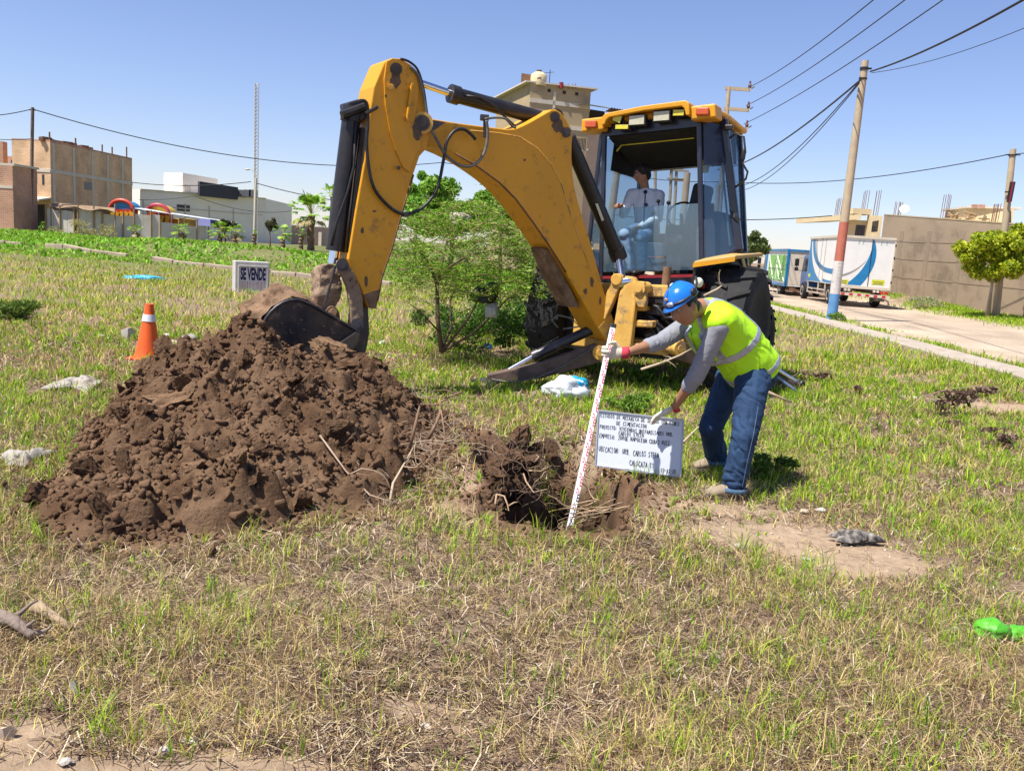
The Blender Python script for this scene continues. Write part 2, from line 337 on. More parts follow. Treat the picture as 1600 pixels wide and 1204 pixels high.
# concrete path: slabs along the road, joints open
M_conc = mat('path_concrete', (.42, .355, .28), (.34, .285, .225), 3, .9, bump=.25, bsc=30, dirt=(.32, .25, .17), damt=.42, dsc=2)
path = bpy.data.objects.new('footpath', None); C.objects.link(path); path['kind'] = 'structure'; path.location = (8.7, 20, 0)
y0 = 9.0
while y0 < 62:
    y1 = y0+1.48; a = float(swx(y0)); b = float(swx(y1)); z = [gz1(a+.4, y0)+.05, gz1(b+.4, y1)+.05]
    s_ = MB().add([(a, y0, z[0]), (a+.85, y0, z[0]), (b+.85, y1, z[1]), (b, y1, z[1]), (a, y0, z[0]-.2), (a+.85, y0, z[0]-.2), (b+.85, y1, z[1]-.2), (b, y1, z[1]-.2)], [(0, 1, 2, 3), (4, 7, 6, 5), (0, 4, 5, 1), (1, 5, 6, 2), (2, 6, 7, 3), (3, 7, 4, 0)])
    obj('slab', s_, M_conc, path, bevel=.01)
    y0 = y1+.025
# old broken kerb across the back of the plot
k0, k1 = G(-60, 392), G(640, 452); M_kerb = mat('kerb_stone', (.42, .33, .25), (.30, .23, .17), 4, .95, bump=.4, bsc=20)
kerb = bpy.data.objects.new('old_kerb', None); C.objects.link(kerb); kerb['kind'] = 'structure'; kerb.location = k0
t = 0.0; kl = (k1-k0).length; kd = (k1-k0).normalized()
while t < kl-1.0:
    ln = random.uniform(.8, 1.9)
    if random.random() < .8:
        a = k0+kd*t; b = k0+kd*(t+ln*.96); a.z = gz1(a.x, a.y)+.06+random.uniform(-.05, .03); b.z = gz1(b.x, b.y)+.06+random.uniform(-.05, .03)
        obj('kerb_block', MB().bar(a, b, .2, .24), M_kerb, kerb, bevel=.03)
    t += ln

# ------------------------------------------------------------ grass: blades as real geometry
def sample(n, y0, y1, p, wl=.66, wr=.70):
    yy = np.linspace(y0, y1, 2000); w_ = yy*yy**(-p); c = np.cumsum(w_); c /= c[-1]
    y = np.interp(rng.random(n), c, yy); x = rng.uniform(-wl*y-.6, wr*y+.6); return x, y
def green_amt(x, y):
    g = .34+.55*fbm(x*.55, y*.55, s=61, o=4)+.38*fbm(x*2.2, y*2.2, s=62)
    g = g+.02+.21*sstep(4.0, 8, y)+.22*sstep(14, 24, y)-.25*sstep(3.9, 2.6, y)*(x < .6)
    g = g+.16*sstep(.5, 2.2, x)*sstep(4.6, 6.5, y)+.35*np.exp(-((x-4.6)/2.2)**2-((y-8.5)/2.5)**2)*.6+.5*sstep(6.3, 8.2, x)*sstep(10, 16, y)
    g = g+.5*np.exp(-((x-.5)/1.2)**2-((y-9.4)/1.0)**2)
    return np.clip(g, 0, 1)
def keep(x, y):
    k = (hole_d(x, y) > 1.18) & (pilemask(x, y)+.12*fbm(x*3, y*3, s=71) > 1.0) & (roadmask(x, y) < .3)
    sw = x-swx(y); k &= ~((sw > -.03) & (sw < .9))
    return k
def blades(name, x, y, h, wd, lean, colr, az=None, curl=.5, z0=0, kind='stuff', m=None):
    n = len(x); az = rng.random(n)*2*np.pi if az is None else az
    z = gz(x, y)+z0; dx, dy = np.cos(az), np.sin(az); fx = rng.random(n)*2*np.pi; sx, sy = np.cos(fx)*wd/2, np.sin(fx)*wd/2
    l = h*np.sin(lean); up = h*np.cos(lean)
    p0 = np.stack([x-sx, y-sy, z-.01], -1); p1 = np.stack([x+sx, y+sy, z-.01], -1)
    mx_, my_, mz = x+dx*l*.42, y+dy*l*.42, z+up*.62
    p2 = np.stack([mx_+sx*.75, my_+sy*.75, mz], -1); p3 = np.stack([mx_-sx*.75, my_-sy*.75, mz], -1)
    p4 = np.stack([x+dx*l*(1+.2*curl), y+dy*l*(1+.2*curl), z+up*(1-.25*curl*np.sin(lean))], -1)
    v = np.stack([p0, p1, p2, p3, p4], 1).reshape(-1, 3); b = (np.arange(n)*5)[:, None]
    f = np.concatenate([b+0, b+1, b+2, b+3, b+3, b+2, b+4], 1); s_ = np.tile([4, 3], n)
    return raw(name, v, f, s_, m, np.repeat(colr, 5, 0), kind=kind)
M_dry = mat_attr('dry_grass', rough=.8, transl=.25, var=0, spec=.15); M_grn = mat_attr('green_grass', rough=.6, transl=.35, var=0, spec=.3)
def pick(n, cols, wts):
    c = np.array(cols); i = rng.choice(len(c), n, p=np.array(wts)/sum(wts)); return c[i]*rng.uniform(.72, 1.22, (n, 1))
DRY = [(.58, .43, .19), (.70, .56, .29), (.42, .27, .14), (.32, .215, .14), (.60, .54, .13), (.12, .07, .045)]
GRN = [(.25, .45, .015), (.38, .54, .025), (.15, .33, .012), (.54, .58, .06), (.08, .16, .02)]
def clumped(x, y, n_per, spread):
    x = np.repeat(x, n_per); y = np.repeat(y, n_per); s_ = spread*np.repeat(np.ones(len(x)//n_per), n_per)
    return x+rng.normal(0, 1, len(x))*s_, y+rng.normal(0, 1, len(x))*s_
def wfor(y, w0): return w0*np.clip(y/5.0, .75, 4.5)
def layer(name, n, y0, y1, p, npc, spread, hr, w0, leanr, cols, wts, gsel, m, thr=1.0, hfar=0):
    x, y = sample(n//npc, y0, y1, p); g = green_amt(x, y); pt = fbm(x*1.6, y*1.6, s=65, o=3); pr = gsel(g)*(1-.93*bare(x, y)**.9)*np.clip(.78+.9*pt, .12, 1.2)
    k = (rng.random(len(x)) < pr); x, y = x[k], y[k]
    hs = np.repeat(.6+.8*rng.random(len(x)), npc)
    x, y = clumped(x, y, npc, spread*1.0); sp_k = keep(x, y); x, y, hs = x[sp_k], y[sp_k], hs[sp_k]
    nn = len(x); h = rng.uniform(hr[0], hr[1], nn)*hs*(1+hfar*sstep(10, 30, y)); lean = rng.uniform(leanr[0], leanr[1], nn)
    return blades(name, x, y, h, wfor(y, w0), lean, pick(nn, cols, wts), m=m)
# near field
layer('dry_grass_litter', 240000, 2.35, 15, 1.45, 1, .05, (.05, .17), .0042, (1.1, 1.54), DRY, [3, 3, 3, 3, 1, 3], lambda g: .95-.35*g, M_dry)
layer('dry_grass', 190000, 2.35, 16, 1.4, 9, .030, (.04, .13), .0040, (.2, 1.15), DRY, [3, 3, 2, 1.5, 3, 1], lambda g: .80-.45*g, M_dry)
layer('green_grass', 200000, 2.35, 16, 1.3, 9, .022, (.045, .14), .0052, (.1, 1.0), GRN, [3, 3, 2, 2, 1], lambda g: .10+1.15*g**1.3, M_grn)
layer('leafy_weeds', 120000, 2.35, 13, 1.4, 7, .017, (.02, .06), .0095, (.3, 1.3), [(.27, .52, .015), (.17, .38, .012), (.42, .60, .04)], [3, 2, 2], lambda g: .16+.7*g**1.5, M_grn)
layer('dead_stems', 26000, 2.35, 13, 1.35, 3, .02, (.06, .16), .0030, (.0, .9), [(.16, .10, .07), (.25, .17, .12), (.34, .24, .17)], [2, 2, 1], lambda g: .8-.4*g, M_dry)
# middle and far
layer('dry_grass_far', 90000, 14, 44, 1.25, 5, .10, (.08, .18), .0042, (.2, 1.2), DRY, [3, 2, 1.5, 1, 4, .5], lambda g: .95-.6*g, M_dry)
layer('green_grass_far', 95000, 14, 44, 1.2, 5, .10, (.08, .18), .0046, (.1, 1.0), GRN, [2, 2.5, 1.5, 3.5, 1], lambda g: .25+.75*g, M_grn)
# lush low weeds on the far bank, left
def bank():
    n = 48000; x = rng.uniform(-34, 7, n); y = rng.uniform(30, 47, n); n0 = fbm(x*.25, y*.25, s=81)
    k = (rng.random(n) < sstep(-.45, .15, n0+.25*np.exp(-((y-38)/5)**2))) & (y > 31.5+.06*(x+10)*-1); x, y = x[k], y[k]; nn = len(x)
    c = pick(nn, [(.20, .44, .02), (.26, .52, .03), (.12, .28, .02), (.34, .52, .06)], [3, 3, 2, 1])
    blades('weed_bank', x, y, rng.uniform(.08, .22, nn), np.full(nn, .085)*rng.uniform(.6, 1.4, nn), rng.uniform(.4, 1.35, nn), c, m=M_grn)
bank()
# grass verge beyond the road, below the wall
def litter():                                  # short broken stalks and crumbs of dead grass lying flat
    x, y = sample(150000, 2.35, 12, 1.5); pt = fbm(x*1.9, y*1.9, s=66, o=3); k = keep(x, y) & (rng.random(len(x)) < np.clip(.7+.8*pt, .1, 1)*(1-.95*bare(x, y))); x, y = x[k], y[k]; n = len(x)
    az = rng.random(n)*6.2832; l = rng.uniform(.012, .055, n); w_ = wfor(y, .0042)*.6; z = gz(x, y)+rng.uniform(.004, .022, n); t = rng.normal(0, .35, n); dx, dy = np.cos(az), np.sin(az)
    q = np.stack([np.stack([x-dx*l-dy*w_, y-dy*l+dx*w_, z-t*l], -1), np.stack([x-dx*l+dy*w_, y-dy*l-dx*w_, z-t*l], -1), np.stack([x+dx*l+dy*w_, y+dy*l-dx*w_, z+t*l], -1), np.stack([x+dx*l-dy*w_, y+dy*l+dx*w_, z+t*l], -1)], 1)
    c = pick(n, [(.09, .055, .04), (.22, .15, .10), (.45, .34, .23), (.62, .52, .37), (.15, .10, .075)], [3, 2, 2, 1.5, 3]); raw('dead_litter', q.reshape(-1, 3), np.arange(n*4), np.full(n, 4), M_dry, np.repeat(c, 4, 0), kind='stuff')
litter()
def verge():
    n = 16000; y = rng.uniform(27, 50, n); x = ROADR(y)+rng.normal(.9, .7, n); c = pick(n, GRN, [3, 3, 2, 1, 1]); k = fbm(x*.8, y*.8, s=83) > -.1
    x, y, c = x[k], y[k], c[k]; nn = len(x); blades('verge_grass', x, y, rng.uniform(.06, .2, nn), np.full(nn, .025), rng.uniform(.1, 1.1, nn), c, m=M_grn)
    n = 9000; y = rng.uniform(11, 45, n); x = swx(y)+.95+np.abs(rng.normal(.0, .35, n)); c = pick(n, GRN, [3, 3, 2, 2, 1]); k = fbm(x*.8, y*.5, s=84) > .05
    x, y, c = x[k], y[k], c[k]; nn = len(x); blades('path_edge_grass', x, y, rng.uniform(.05, .14, nn), np.full(nn, .018), rng.uniform(.1, 1.1, nn), c, m=M_grn)
verge()
# ------------------------------------------------------------ the backhoe
MO = V(1.625, 11.05, 0); MA = V(.874, -.48, 0).normalized(); MBk = V(-MA.y, MA.x, 0)
MO.z = gz1(MO.x, MO.y)
def W(u, v, w_): return MO+MA*u+MBk*v+V(0, 0, w_)
TT = R(5.2)
def T(u, v, w_): return W(.25+u*math.cos(TT)-w_*math.sin(TT), v, .02+u*math.sin(TT)+w_*math.cos(TT))   # frame of the tilted upper body
M_yel = mat('machine_yellow_paint', (.74, .345, .012), (.64, .285, .012), 1.8, .45, bump=.05, bsc=25, dirt=(.40, .215, .05), damt=.36, dsc=7, spec=.4)
wear(M_yel)
M_yel2 = mat('machine_yellow_dirty', (.74, .44, .11), (.64, .35, .06), 4, .6, bump=.15, bsc=30, dirt=(.28, .18, .10), damt=.46, dsc=6)
M_mud = mat('dried_mud', (.26, .165, .10), (.13, .08, .05), 6, .95, bump=1, bsc=18, spec=.1, dirt=(.34, .24, .16), damt=.3, dsc=7)
M_stl = mat('worn_dark_steel', (.045, .042, .05), (.085, .075, .075), 5, .38, .55, bump=.08, bsc=30, dirt=(.20, .135, .09), damt=.36, dsc=5)
M_blk = mat('black_paint', (.016, .015, .017), (.03, .026, .024), 5, .38, dirt=(.13, .09, .06), damt=.22, dsc=4)
M_chr = mat('chrome_rod', (.75, .75, .78), (.65, .65, .68), 6, .12, 1.0)
M_rub = mat('tyre_rubber', (.014, .014, .015), (.026, .025, .024), 6, .85, bump=.2, bsc=40, dirt=(.11, .09, .07), damt=.28, dsc=3.5)
M_cab = mat('cab_dark_paint', (.014, .016, .03), (.022, .025, .042), 4, .3, coat=.3)
M_int = mat('cab_interior_black', (.012, .012, .013), (.02, .02, .022), 8, .8)
M_gls = glass('cab_glass', (.22, .38, .52), .14, .03); M_gls2 = glass('cab_glass_tinted', (.10, .17, .28), .55, .05); M_gls3 = glass('cab_glass_lower', (.30, .50, .66), .15, .04)
M_hose = mat('black_hose', (.012, .012, .013), (.03, .028, .03), 20, .45); M_hose2 = mat('grey_hose', (.16, .15, .12), (.10, .09, .08), 20, .5)
M_red = mat('red_lamp', (.55, .012, .012), (.45, .01, .01), 5, .25); M_org = mat('orange_lamp', (.62, .11, .03), (.5, .09, .03), 5, .3)
M_len = mat('lamp_lens', (.55, .52, .38), (.45, .42, .30), 20, .2); M_ylen = mat('yellow_lamp_lens', (.7, .62, .05), (.6, .5, .05), 20, .2)
M_redp = mat('red_trim', (.30, .02, .03), (.24, .02, .03), 5, .4); M_seat = mat('seat_cloth', (.025, .028, .035), (.04, .04, .045), 20, .9)
for m_ in (M_yel2, M_blk): wear(m_, .72)
bh = thing('backhoe_loader', 'yellow backhoe with its digging arm bent over the dirt heap', 'backhoe', W(0, 0, 0))
# wheels
def wheel(u, v, rad, wd, nl):
    c = W(u, v, rad*.97); ax = MA
    e = bpy.data.objects.new('wheel', None); C.objects.link(e); e.parent = bh; e.location = c-worigin(bh)
    ty = MB().lathe([(rad*.52, -wd*.40), (rad*.60, -wd*.47), (rad*.80, -wd*.5), (rad*.93, -wd*.43), (rad*.955, -wd*.2), (rad*.96, wd*.2), (rad*.93, wd*.43), (rad*.80, wd*.5), (rad*.60, wd*.47), (rad*.52, wd*.40)], c, 48, ax)
    tyre = obj('tyre', ty, M_rub, e, smooth=50)
    lg = MB(); up = V(0, 0, 1); fw = ax.cross(up)
    for i in range(nl):
        for s_ in (-1, 1):
            rows = []
            for k, (f_, da) in enumerate(((.04, 0), (.25, .07), (.5, .17))):
                a = 2*math.pi*(i+(.5 if s_ > 0 else 0))/nl+da; rows.append((c+ax*(s_*f_*wd), a))
            vs = []
            for (p, a) in rows:
                for (rr, dd) in ((.94, -.045), (1.0, -.03), (1.0, .03), (.94, .045)):
                    a2 = a+dd; sh = .0 if p is not rows[-1][0] else -.035
                    vs.append(p+(fw*math.cos(a2)+up*math.sin(a2))*rad*(rr+sh))
            lg.add(vs, [(0, 1, 5, 4), (1, 2, 6, 5), (2, 3, 7, 6), (4, 5, 9, 8), (5, 6, 10, 9), (6, 7, 11, 10), (0, 3, 2, 1), (8, 9, 10, 11)])
    obj('tread_lugs', lg, M_rub, e)
    rm_ = MB().lathe([(rad*.10, -wd*.22), (rad*.40, -wd*.22), (rad*.50, -wd*.36), (rad*.545, -wd*.42), (rad*.545, wd*.42), (rad*.50, wd*.36), (rad*.40, wd*.22), (rad*.10, wd*.22)], c, 32, ax)
    obj('rim', rm_, M_yel2, e, smooth=40)
    hb = MB().cyl(c-ax*wd*.34, c+ax*wd*.34, rad*.16, n=16)
    for j in range(8):
        a = 2*math.pi*j/8; q = c+(fw*math.cos(a)+up*math.sin(a))*rad*.26; hb.cyl(q-ax*wd*.26, q+ax*wd*.26, .018, n=6)
    obj('hub', hb, M_yel2, e, smooth=40)
wheel(1.20, .0, .78, .50, 17); wheel(-1.10, .0, .78, .50, 17); wheel(.95, 2.15, .5, .32, 15); wheel(-.95, 2.15, .5, .32, 15)
# chassis, hood and axle
ch = MB().bar(W(-.3, -.55, .78), W(-.3, 2.6, .78), .16, .32).bar(W(.3, -.55, .78), W(.3, 2.6, .78), .16, .32).bar(W(-1.0, 0, .76), W(1.1, 0, .76), .24, .26).bar(W(-.8, 2.15, .5), W(.8, 2.15, .5), .16, .16).box(W(0, .3, .95), (.8, .9, .3), Matrix((MA, MBk, V(0, 0, 1))).transposed())
obj('chassis', ch, M_blk, bh, bevel=.015)
MR = Matrix((MA, MBk, V(0, 0, 1))).transposed()
hd = MB().prism([W(-.42, 1.35, .95), W(-.42, 1.35, 1.62), W(-.40, 2.0, 1.55), W(-.36, 2.75, 1.38), W(-.36, 2.85, 1.25), W(-.36, 2.85, .75)], MA*.84)
obj('engine_hood', hd, M_yel, bh, bevel=.04)
obj('exhaust_stack', MB().tube([W(.2, 1.8, 1.5), W(.2, 1.8, 2.2), W(.2, 1.74, 2.35)], .045, 10), M_blk, bh, smooth=40)
la = MB()
for s_ in (-1, 1): la.bar(W(s_*.62, 1.0, 1.25), W(s_*.62, 2.4, 1.15), .10, .2).bar(W(s_*.62, 2.4, 1.15), W(s_*.62, 3.2, .45), .10, .2)
obj('loader_arms', la, M_yel2, bh, bevel=.02)
lb = MB().prism([W(-1.0, 3.15, .15), W(-1.0, 3.15, .75), W(-1.0, 3.4, .85), W(-1.0, 3.25, .5), W(-1.0, 3.4, .12), W(-1.0, 4.0, .06), W(-1.0, 4.0, .02), W(-1.0, 3.3, .05)], MA*1.75)
obj('loader_bucket', lb, M_yel2, bh)

# ---- cab shell
def post(a, b, w0, d0, name='post', m=None): return obj(name, MB().bar(a, b, w0, d0, up=MBk), m or M_cab, bh, bevel=.012)
HT, HB = 3.17, 1.36
RT, RB, OT, OB = .60, .655, .79, 1.0          # half widths: rear window top and bottom, cab corner top and bottom
VR, VO, VF = -.26, .10, 1.25
for s_ in (-1, 1):
    post(T(s_*RB, VR, HB-.06), T(s_*RT, VR, HT), .055, .06)
    post(T(s_*OB, VO, HB+.25), T(s_*OT, VO, HT), .10 if s_ > 0 else .05, .07)
    post(T(s_*.80, VF, HB-.1), T(s_*.68, VF, HT), .07, .07)
    post(T(s_*1.0, VO, HB+.25), T(s_*.80, VF, HB-.1), .06, .06, 'side_sill')
    # glass in the angled corners and sides
    q = [T(s_*(RB+.03), VR+.03, HB+.03), T(s_*(OB-.03), VO-.01, HB+.27), T(s_*(OT-.02), VO-.01, HT-.08), T(s_*(RT+.03), VR+.03, HT-.05)]
    nrm = (q[1]-q[0]).cross(q[3]-q[0]).normalized()
    if s_ > 0:
        mid = lambda t: q[1].lerp(q[2], t); inn = lambda t: q[0].lerp(q[3], t)
        obj('corner_pane', MB().prism([q[0], mid(0), mid(.70), inn(.70)], nrm*.006), M_gls, bh)
        obj('corner_panel', MB().prism([inn(.70), mid(.70), q[2], q[3]], nrm*.02), M_cab, bh)
        obj('pane_frame', MB().bar(q[0]+V(0, 0, -.02), mid(0), .05, .05, up=MBk), M_cab, bh, bevel=.01)
        obj('seal_strip', MB().bar(mid(.02)-MA*.075, mid(.7)-MA*.05, .02, .02, up=MBk), M_len, bh)
    else: obj('corner_pane', MB().prism(q, nrm*.006), M_gls2, bh); obj('pane_frame', MB().bar(q[0], q[1], .05, .05, up=MBk), M_cab, bh)
    obj('side_pane', MB().prism([T(s_*.99, VO+.05, HB+.25), T(s_*.80, VF-.04, HB), T(s_*.68, VF-.04, HT-.05), T(s_*.78, VO+.05, HT-.05)], MA*s_*.006), M_gls, bh)
obj('windscreen', MB().prism([T(-.77, VF, HB+.1), T(.77, VF, HB+.1), T(.66, VF, HT-.05), T(-.66, VF, HT-.05)], MBk*.006), glass('windscreen_glass', (.5, .6, .7), .05, .02), bh)
# lower rear pane, hanging slightly out, top edge bright
lo = [T(-RB+.03, VR-.005, HB+.02), T(RB-.03, VR-.005, HB+.02), T(.635, VR-.012, 2.16), T(-.635, VR-.012, 2.16)]
obj('rear_lower_pane', MB().prism(lo, -MBk*.007), M_gls3, bh)
obj('pane_handle', MB().tube([T(.0, VR-.02, HB+.16), T(.0, VR-.05, HB+.18), T(.2, VR-.05, HB+.19), T(.2, VR-.02, HB+.17)], .008, 6), M_chr, bh)
# bodywork under the window
obj('rear_panel', MB().prism([T(-1.0, VR+.06, HB-.30), T(1.0, VR+.06, HB-.30), T(.95, VR+.06, HB-.03), T(-.95, VR+.06, HB-.03)], MBk*.06), M_cab, bh, bevel=.01)
obj('red_trim', MB().bar(T(-.66, VR-.015, HB-.05), T(.66, VR-.015, HB-.05), .03, .035, up=(0, 0, 1)), M_redp, bh)
for u_ in (-.60, .64):
    obj('tail_light', MB().box(T(u_, VR-.0, HB-.17), (.13, .10, .085), MR), M_red, bh, bevel=.012)
obj('floor_plate', MB().prism([T(-.95, VR+.1, HB-.08), T(.95, VR+.1, HB-.08), T(.8, VF, HB-.08), T(-.8, VF, HB-.08)], V(0, 0, .05)), M_int, bh)
# roof shell
def roofring(h, k, e=0): return [T(-.80*k, VR-.05-e, h), T(.80*k, VR-.05-e, h), T(.82*k, .3, h), T(.74*k, VF+.12+e, h), T(-.74*k, VF+.12+e, h), T(-.82*k, .3, h)]
r0, r1, r2 = roofring(HT+.02, 1.0, .06), roofring(HT+.08, 1.0, .06), roofring(HT+.135, .82, -.12)
rf = MB(); rf.add(r0+r1+r2, [tuple(range(5, -1, -1))]+[(i, (i+1) % 6, 6+(i+1) % 6, 6+i) for i in range(6)]+[(6+i, 6+(i+1) % 6, 12+(i+1) % 6, 12+i) for i in range(6)]+[tuple(range(12, 18))])
obj('roof', rf, M_yel, bh, bevel=.03)
vis = [(-.55, HT-.02), (-.545, HT+.08), (-.50, HT+.115), (0, HT+.15), (.50, HT+.155), (.55, HT+.12), (.555, HT-.02), (.51, HT-.02), (.49, HT+.06), (.46, HT+.09), (0, HT+.09), (-.45, HT+.06), (-.49, HT+.03), (-.51, HT-.02)]
obj('roof_visor', MB().prism([T(u_, VR-.22, w_) for u_, w_ in vis], MBk*.25), M_yel, bh, bevel=.012)
for s_ in (-1, 1):
    lh = obj('lamp_housing', MB().prism([T(s_*.55, VR-.17, HT-.07), T(s_*.85, VR-.17, HT-.07), T(s_*.84, VR-.17, HT+.09), T(s_*.55, VR-.17, HT+.09)], MBk*.28), M_yel, bh, bevel=.02)
    lmp = obj('indicator_lamp', MB().box(T(s_*.70, VR-.19, HT+.01), (.15, .05, .085), MR), M_org, bh, bevel=.012)
obj('rear_header', MB().prism([T(-.60, VR-.02, HT-.12), T(.60, VR-.02, HT-.12), T(.60, VR-.02, HT+.06), T(-.60, VR-.02, HT+.06)], MBk*.08), M_cab, bh)
def wlight(u, w_, sx, sz, roll, lens):
    Mr = MR @ Matrix.Rotation(roll, 3, 'Y'); c = T(u, VR-.13, w_)
    h = obj('work_light', MB().box(c, (sx, .09, sz), Mr), M_blk, bh, bevel=.008)
    l_ = obj('lens', MB().box(c-MBk*.048, (sx*.86, .012, sz*.8), Mr), lens, h)
    obj('bracket', MB().cyl(c+V(0, 0, sz*.4), c+V(0, 0, sz*.5+.05), .012, n=6), M_blk, h)
wlight(-.36, HT+.045, .12, .10, R(18), M_ylen); wlight(-.30, HT-.06, .19, .06, 0, M_ylen); wlight(-.11, HT+.0, .22, .13, R(-3), M_len); wlight(.20, HT+.015, .22, .13, R(-3), M_len); wlight(.41, HT+.03, .15, .08, 0, M_ylen)
# under the roof: the raised window and its rails
obj('headliner', MB().prism([T(-.62, VR+.04, HT-.06), T(.62, VR+.04, HT-.06), T(.68, VF-.05, HT-.06), T(-.68, VF-.05, HT-.06)], V(0, 0, .05)), M_int, bh)
obj('raised_window', MB().prism([T(-.56, VR+.04, HT-.14), T(.56, VR+.04, HT-.14), T(.56, .75, HT-.42), T(-.56, .75, HT-.42)], V(0, 0, .02)), M_int, bh)
for k, (va, wa, ww) in enumerate(((.0, HT-.20, .012), (.74, HT-.45, .012))):
    obj('window_rail', MB().tube([T(-.55, va, wa-.07), T(-.48, va, wa), T(.46, va, wa)], ww, 6), M_ylen if k == 0 else M_len, bh)
obj('front_header', MB().prism([T(-.66, VF-.1, HT-.40), T(.66, VF-.1, HT-.40), T(.66, VF-.1, HT), T(-.66, VF-.1, HT)], MBk*.05), M_int, bh)
obj('side_lining', MB().prism([T(-.76, VO+.2, HT-.46), T(-.70, VF-.12, HT-.5), T(-.66, VF-.12, HT-.04), T(-.70, VO+.2, HT-.04)], MA*.03), M_int, bh)
# inside: seat, console, levers, wheel
st = bpy.data.objects.new('operator_seat', None); C.objects.link(st); st.parent = bh; st.location = T(.10, .42, HB)-worigin(bh)
obj('cushion', MB().box(T(.02, .42, HB+.42), (.5, .5, .14), MR), M_seat, st, bevel=.04); obj('pedestal', MB().box(T(.05, .42, HB+.18), (.34, .34, .36), MR), M_int, st)
obj('backrest', MB().box(T(.36, .52, HB+.78), (.15, .5, .66), MR @ Matrix.Rotation(R(8), 3, 'Y')), M_seat, st, bevel=.05)
obj('console', MB().prism([T(.45, .1, HB), T(.92, .1, HB), T(.86, .1, HB+.62), T(.72, .1, HB+.74), T(.52, .1, HB+.70), T(.45, .1, HB+.5)], MBk*.5), mat('console_grey', (.05, .06, .075), (.07, .08, .095), 6, .7), bh, bevel=.04)
obj('front_dash', MB().box(T(0, 1.08, HB+.32), (.55, .2, .64), MR), M_int, bh, bevel=.03)
swm = MB(); cs = T(.0, .92, HB+.78)
swm.tube([cs+(MA*math.cos(a)+(MBk*.5+V(0, 0, .85)).normalized()*math.sin(a))*.19 for a in np.linspace(0, 2*math.pi, 21)], .014, 6, False); swm.cyl(cs, cs+MBk*.12-V(0, 0, .2), .025, n=8)
obj('steering_wheel', swm, M_int, bh)
bx_ = obj('control_box', MB().box(T(-.12, VR+.14, HB+.20), (.50, .16, .36), MR), mat('control_box_grey', (.10, .13, .15), (.13, .16, .18), 6, .6), bh, bevel=.02)
for (u_, dx, hh) in ((-.16, .02, .62), (.06, -.03, .50), (.14, .02, .47), (-.02, .0, .36)):
    lv = obj('lever', MB().tube([T(u_, VR+.16, HB+.38), T(u_+dx, VR+.2, HB+.38+hh)], .009, 6), M_blk, bh); obj('knob', MB().ell(T(u_+dx, VR+.2, HB+.38+hh), .026, 10, 8), M_int, lv, smooth=True)
obj('inner_mirror', MB().box(T(.52, .2, HT-.52), (.14, .02, .16), MR), M_ylen, bh, bevel=.01)
# fenders
for s_ in (-1, 1):
    fd = MB(); M_ft = mat('fender_top', (.40, .30, .15), (.50, .30, .06), 5, .7) if s_ < 0 else M_ft; uo = 1.24 if s_ > 0 else -1.24; ui = .78*s_
    fd.prism([W(ui, -.62, 1.50), W(uo, -.55, 1.60), W(uo, .75, 1.66), W(ui, .75, 1.66)], V(0, 0, .045))
    obj('fender', fd, M_ft, bh, bevel=.012)
    obj('fender_apron', MB().prism([W(ui, -.62, .9), W(ui, -.62, 1.50), W(ui, .75, 1.66), W(ui, .75, .9)], MA*s_*.03), M_blk, bh)
    obj('fender_lip', MB().prism([W(ui, -.625, 1.475), W(uo, -.555, 1.575), W(uo, -.555, 1.625), W(ui, -.625, 1.525)], -MBk*.02), M_yel, bh)
# mirrors outside
mr_ = obj('mirror_arm', MB().tube([T(.82, .12, 2.92), T(.95, .06, 2.98), T(1.05, .05, 2.93), T(1.07, .05, 2.75), T(1.03, .05, 2.64), T(1.10, .05, 2.52), T(1.08, .05, 2.44), T(.90, .1, 2.33)], .013, 6), M_blk, bh, smooth=True)
obj('side_mirror', MB().ell(T(1.045, .05, 2.72), (.03, .03, .09), 10, 8), M_blk, mr_, smooth=True)
obj('door_latch', MB().tube([T(.90, .1, 2.1), T(.95, .07, 2.0), T(1.0, .08, 1.95)], .03, 6), M_blk, bh)
obj('side_lamp', MB().box(T(.86, .06, 3.06), (.12, .05, .06), MR), M_blk, bh, bevel=.01)

# ---- swing frame at the rear
fr = MB()
fr.prism([W(-.62, -.80, 1.06), W(.75, -.80, 1.12), W(.75, -.80, 1.26), W(-.62, -.80, 1.20)], MBk*.24)
fr.prism([W(-.62, -.80, .42), W(.80, -.80, .44), W(.80, -.80, .60), W(-.62, -.80, .58)], MBk*.24)
fr.prism([W(-.62, -.78, .5), W(-.50, -.78, .5), W(-.50, -.78, 1.15), W(-.62, -.78, 1.15)], MBk*.2).prism([W(.66, -.78, .5), W(.80, -.78, .5), W(.80, -.78, 1.18), W(.66, -.78, 1.18)], MBk*.2)
obj('rear_frame', fr, M_yel2, bh, bevel=.015)
obj('rear_bulkhead', MB().prism([W(-.85, -.5, .35), W(.95, -.5, .35), W(.95, -.5, 1.2), W(-.85, -.5, 1.2)], MBk*.05), M_blk, bh)
kp = MB()
kp.prism([W(.02, -1.10, .48), W(.26, -1.06, .48), W(.27, -1.02, 1.22), W(.21, -1.0, 1.32), W(.10, -1.02, 1.33), W(.06, -1.06, 1.1)], MBk*.10)
kp.prism([W(-.02, -.98, .46), W(.46, -.98, .46), W(.46, -.98, .56), W(-.02, -.98, .56)], MBk*.2).prism([W(.10, -.98, .74), W(.48, -.98, .76), W(.48, -.98, .84), W(.10, -.98, .82)], MBk*.2).prism([W(.10, -.95, .93), W(.36, -.95, .94), W(.36, -.95, 1.0), W(.10, -.95, 1.0)], MBk*.18)
obj('swing_post', kp, M_yel2, bh, bevel=.018)
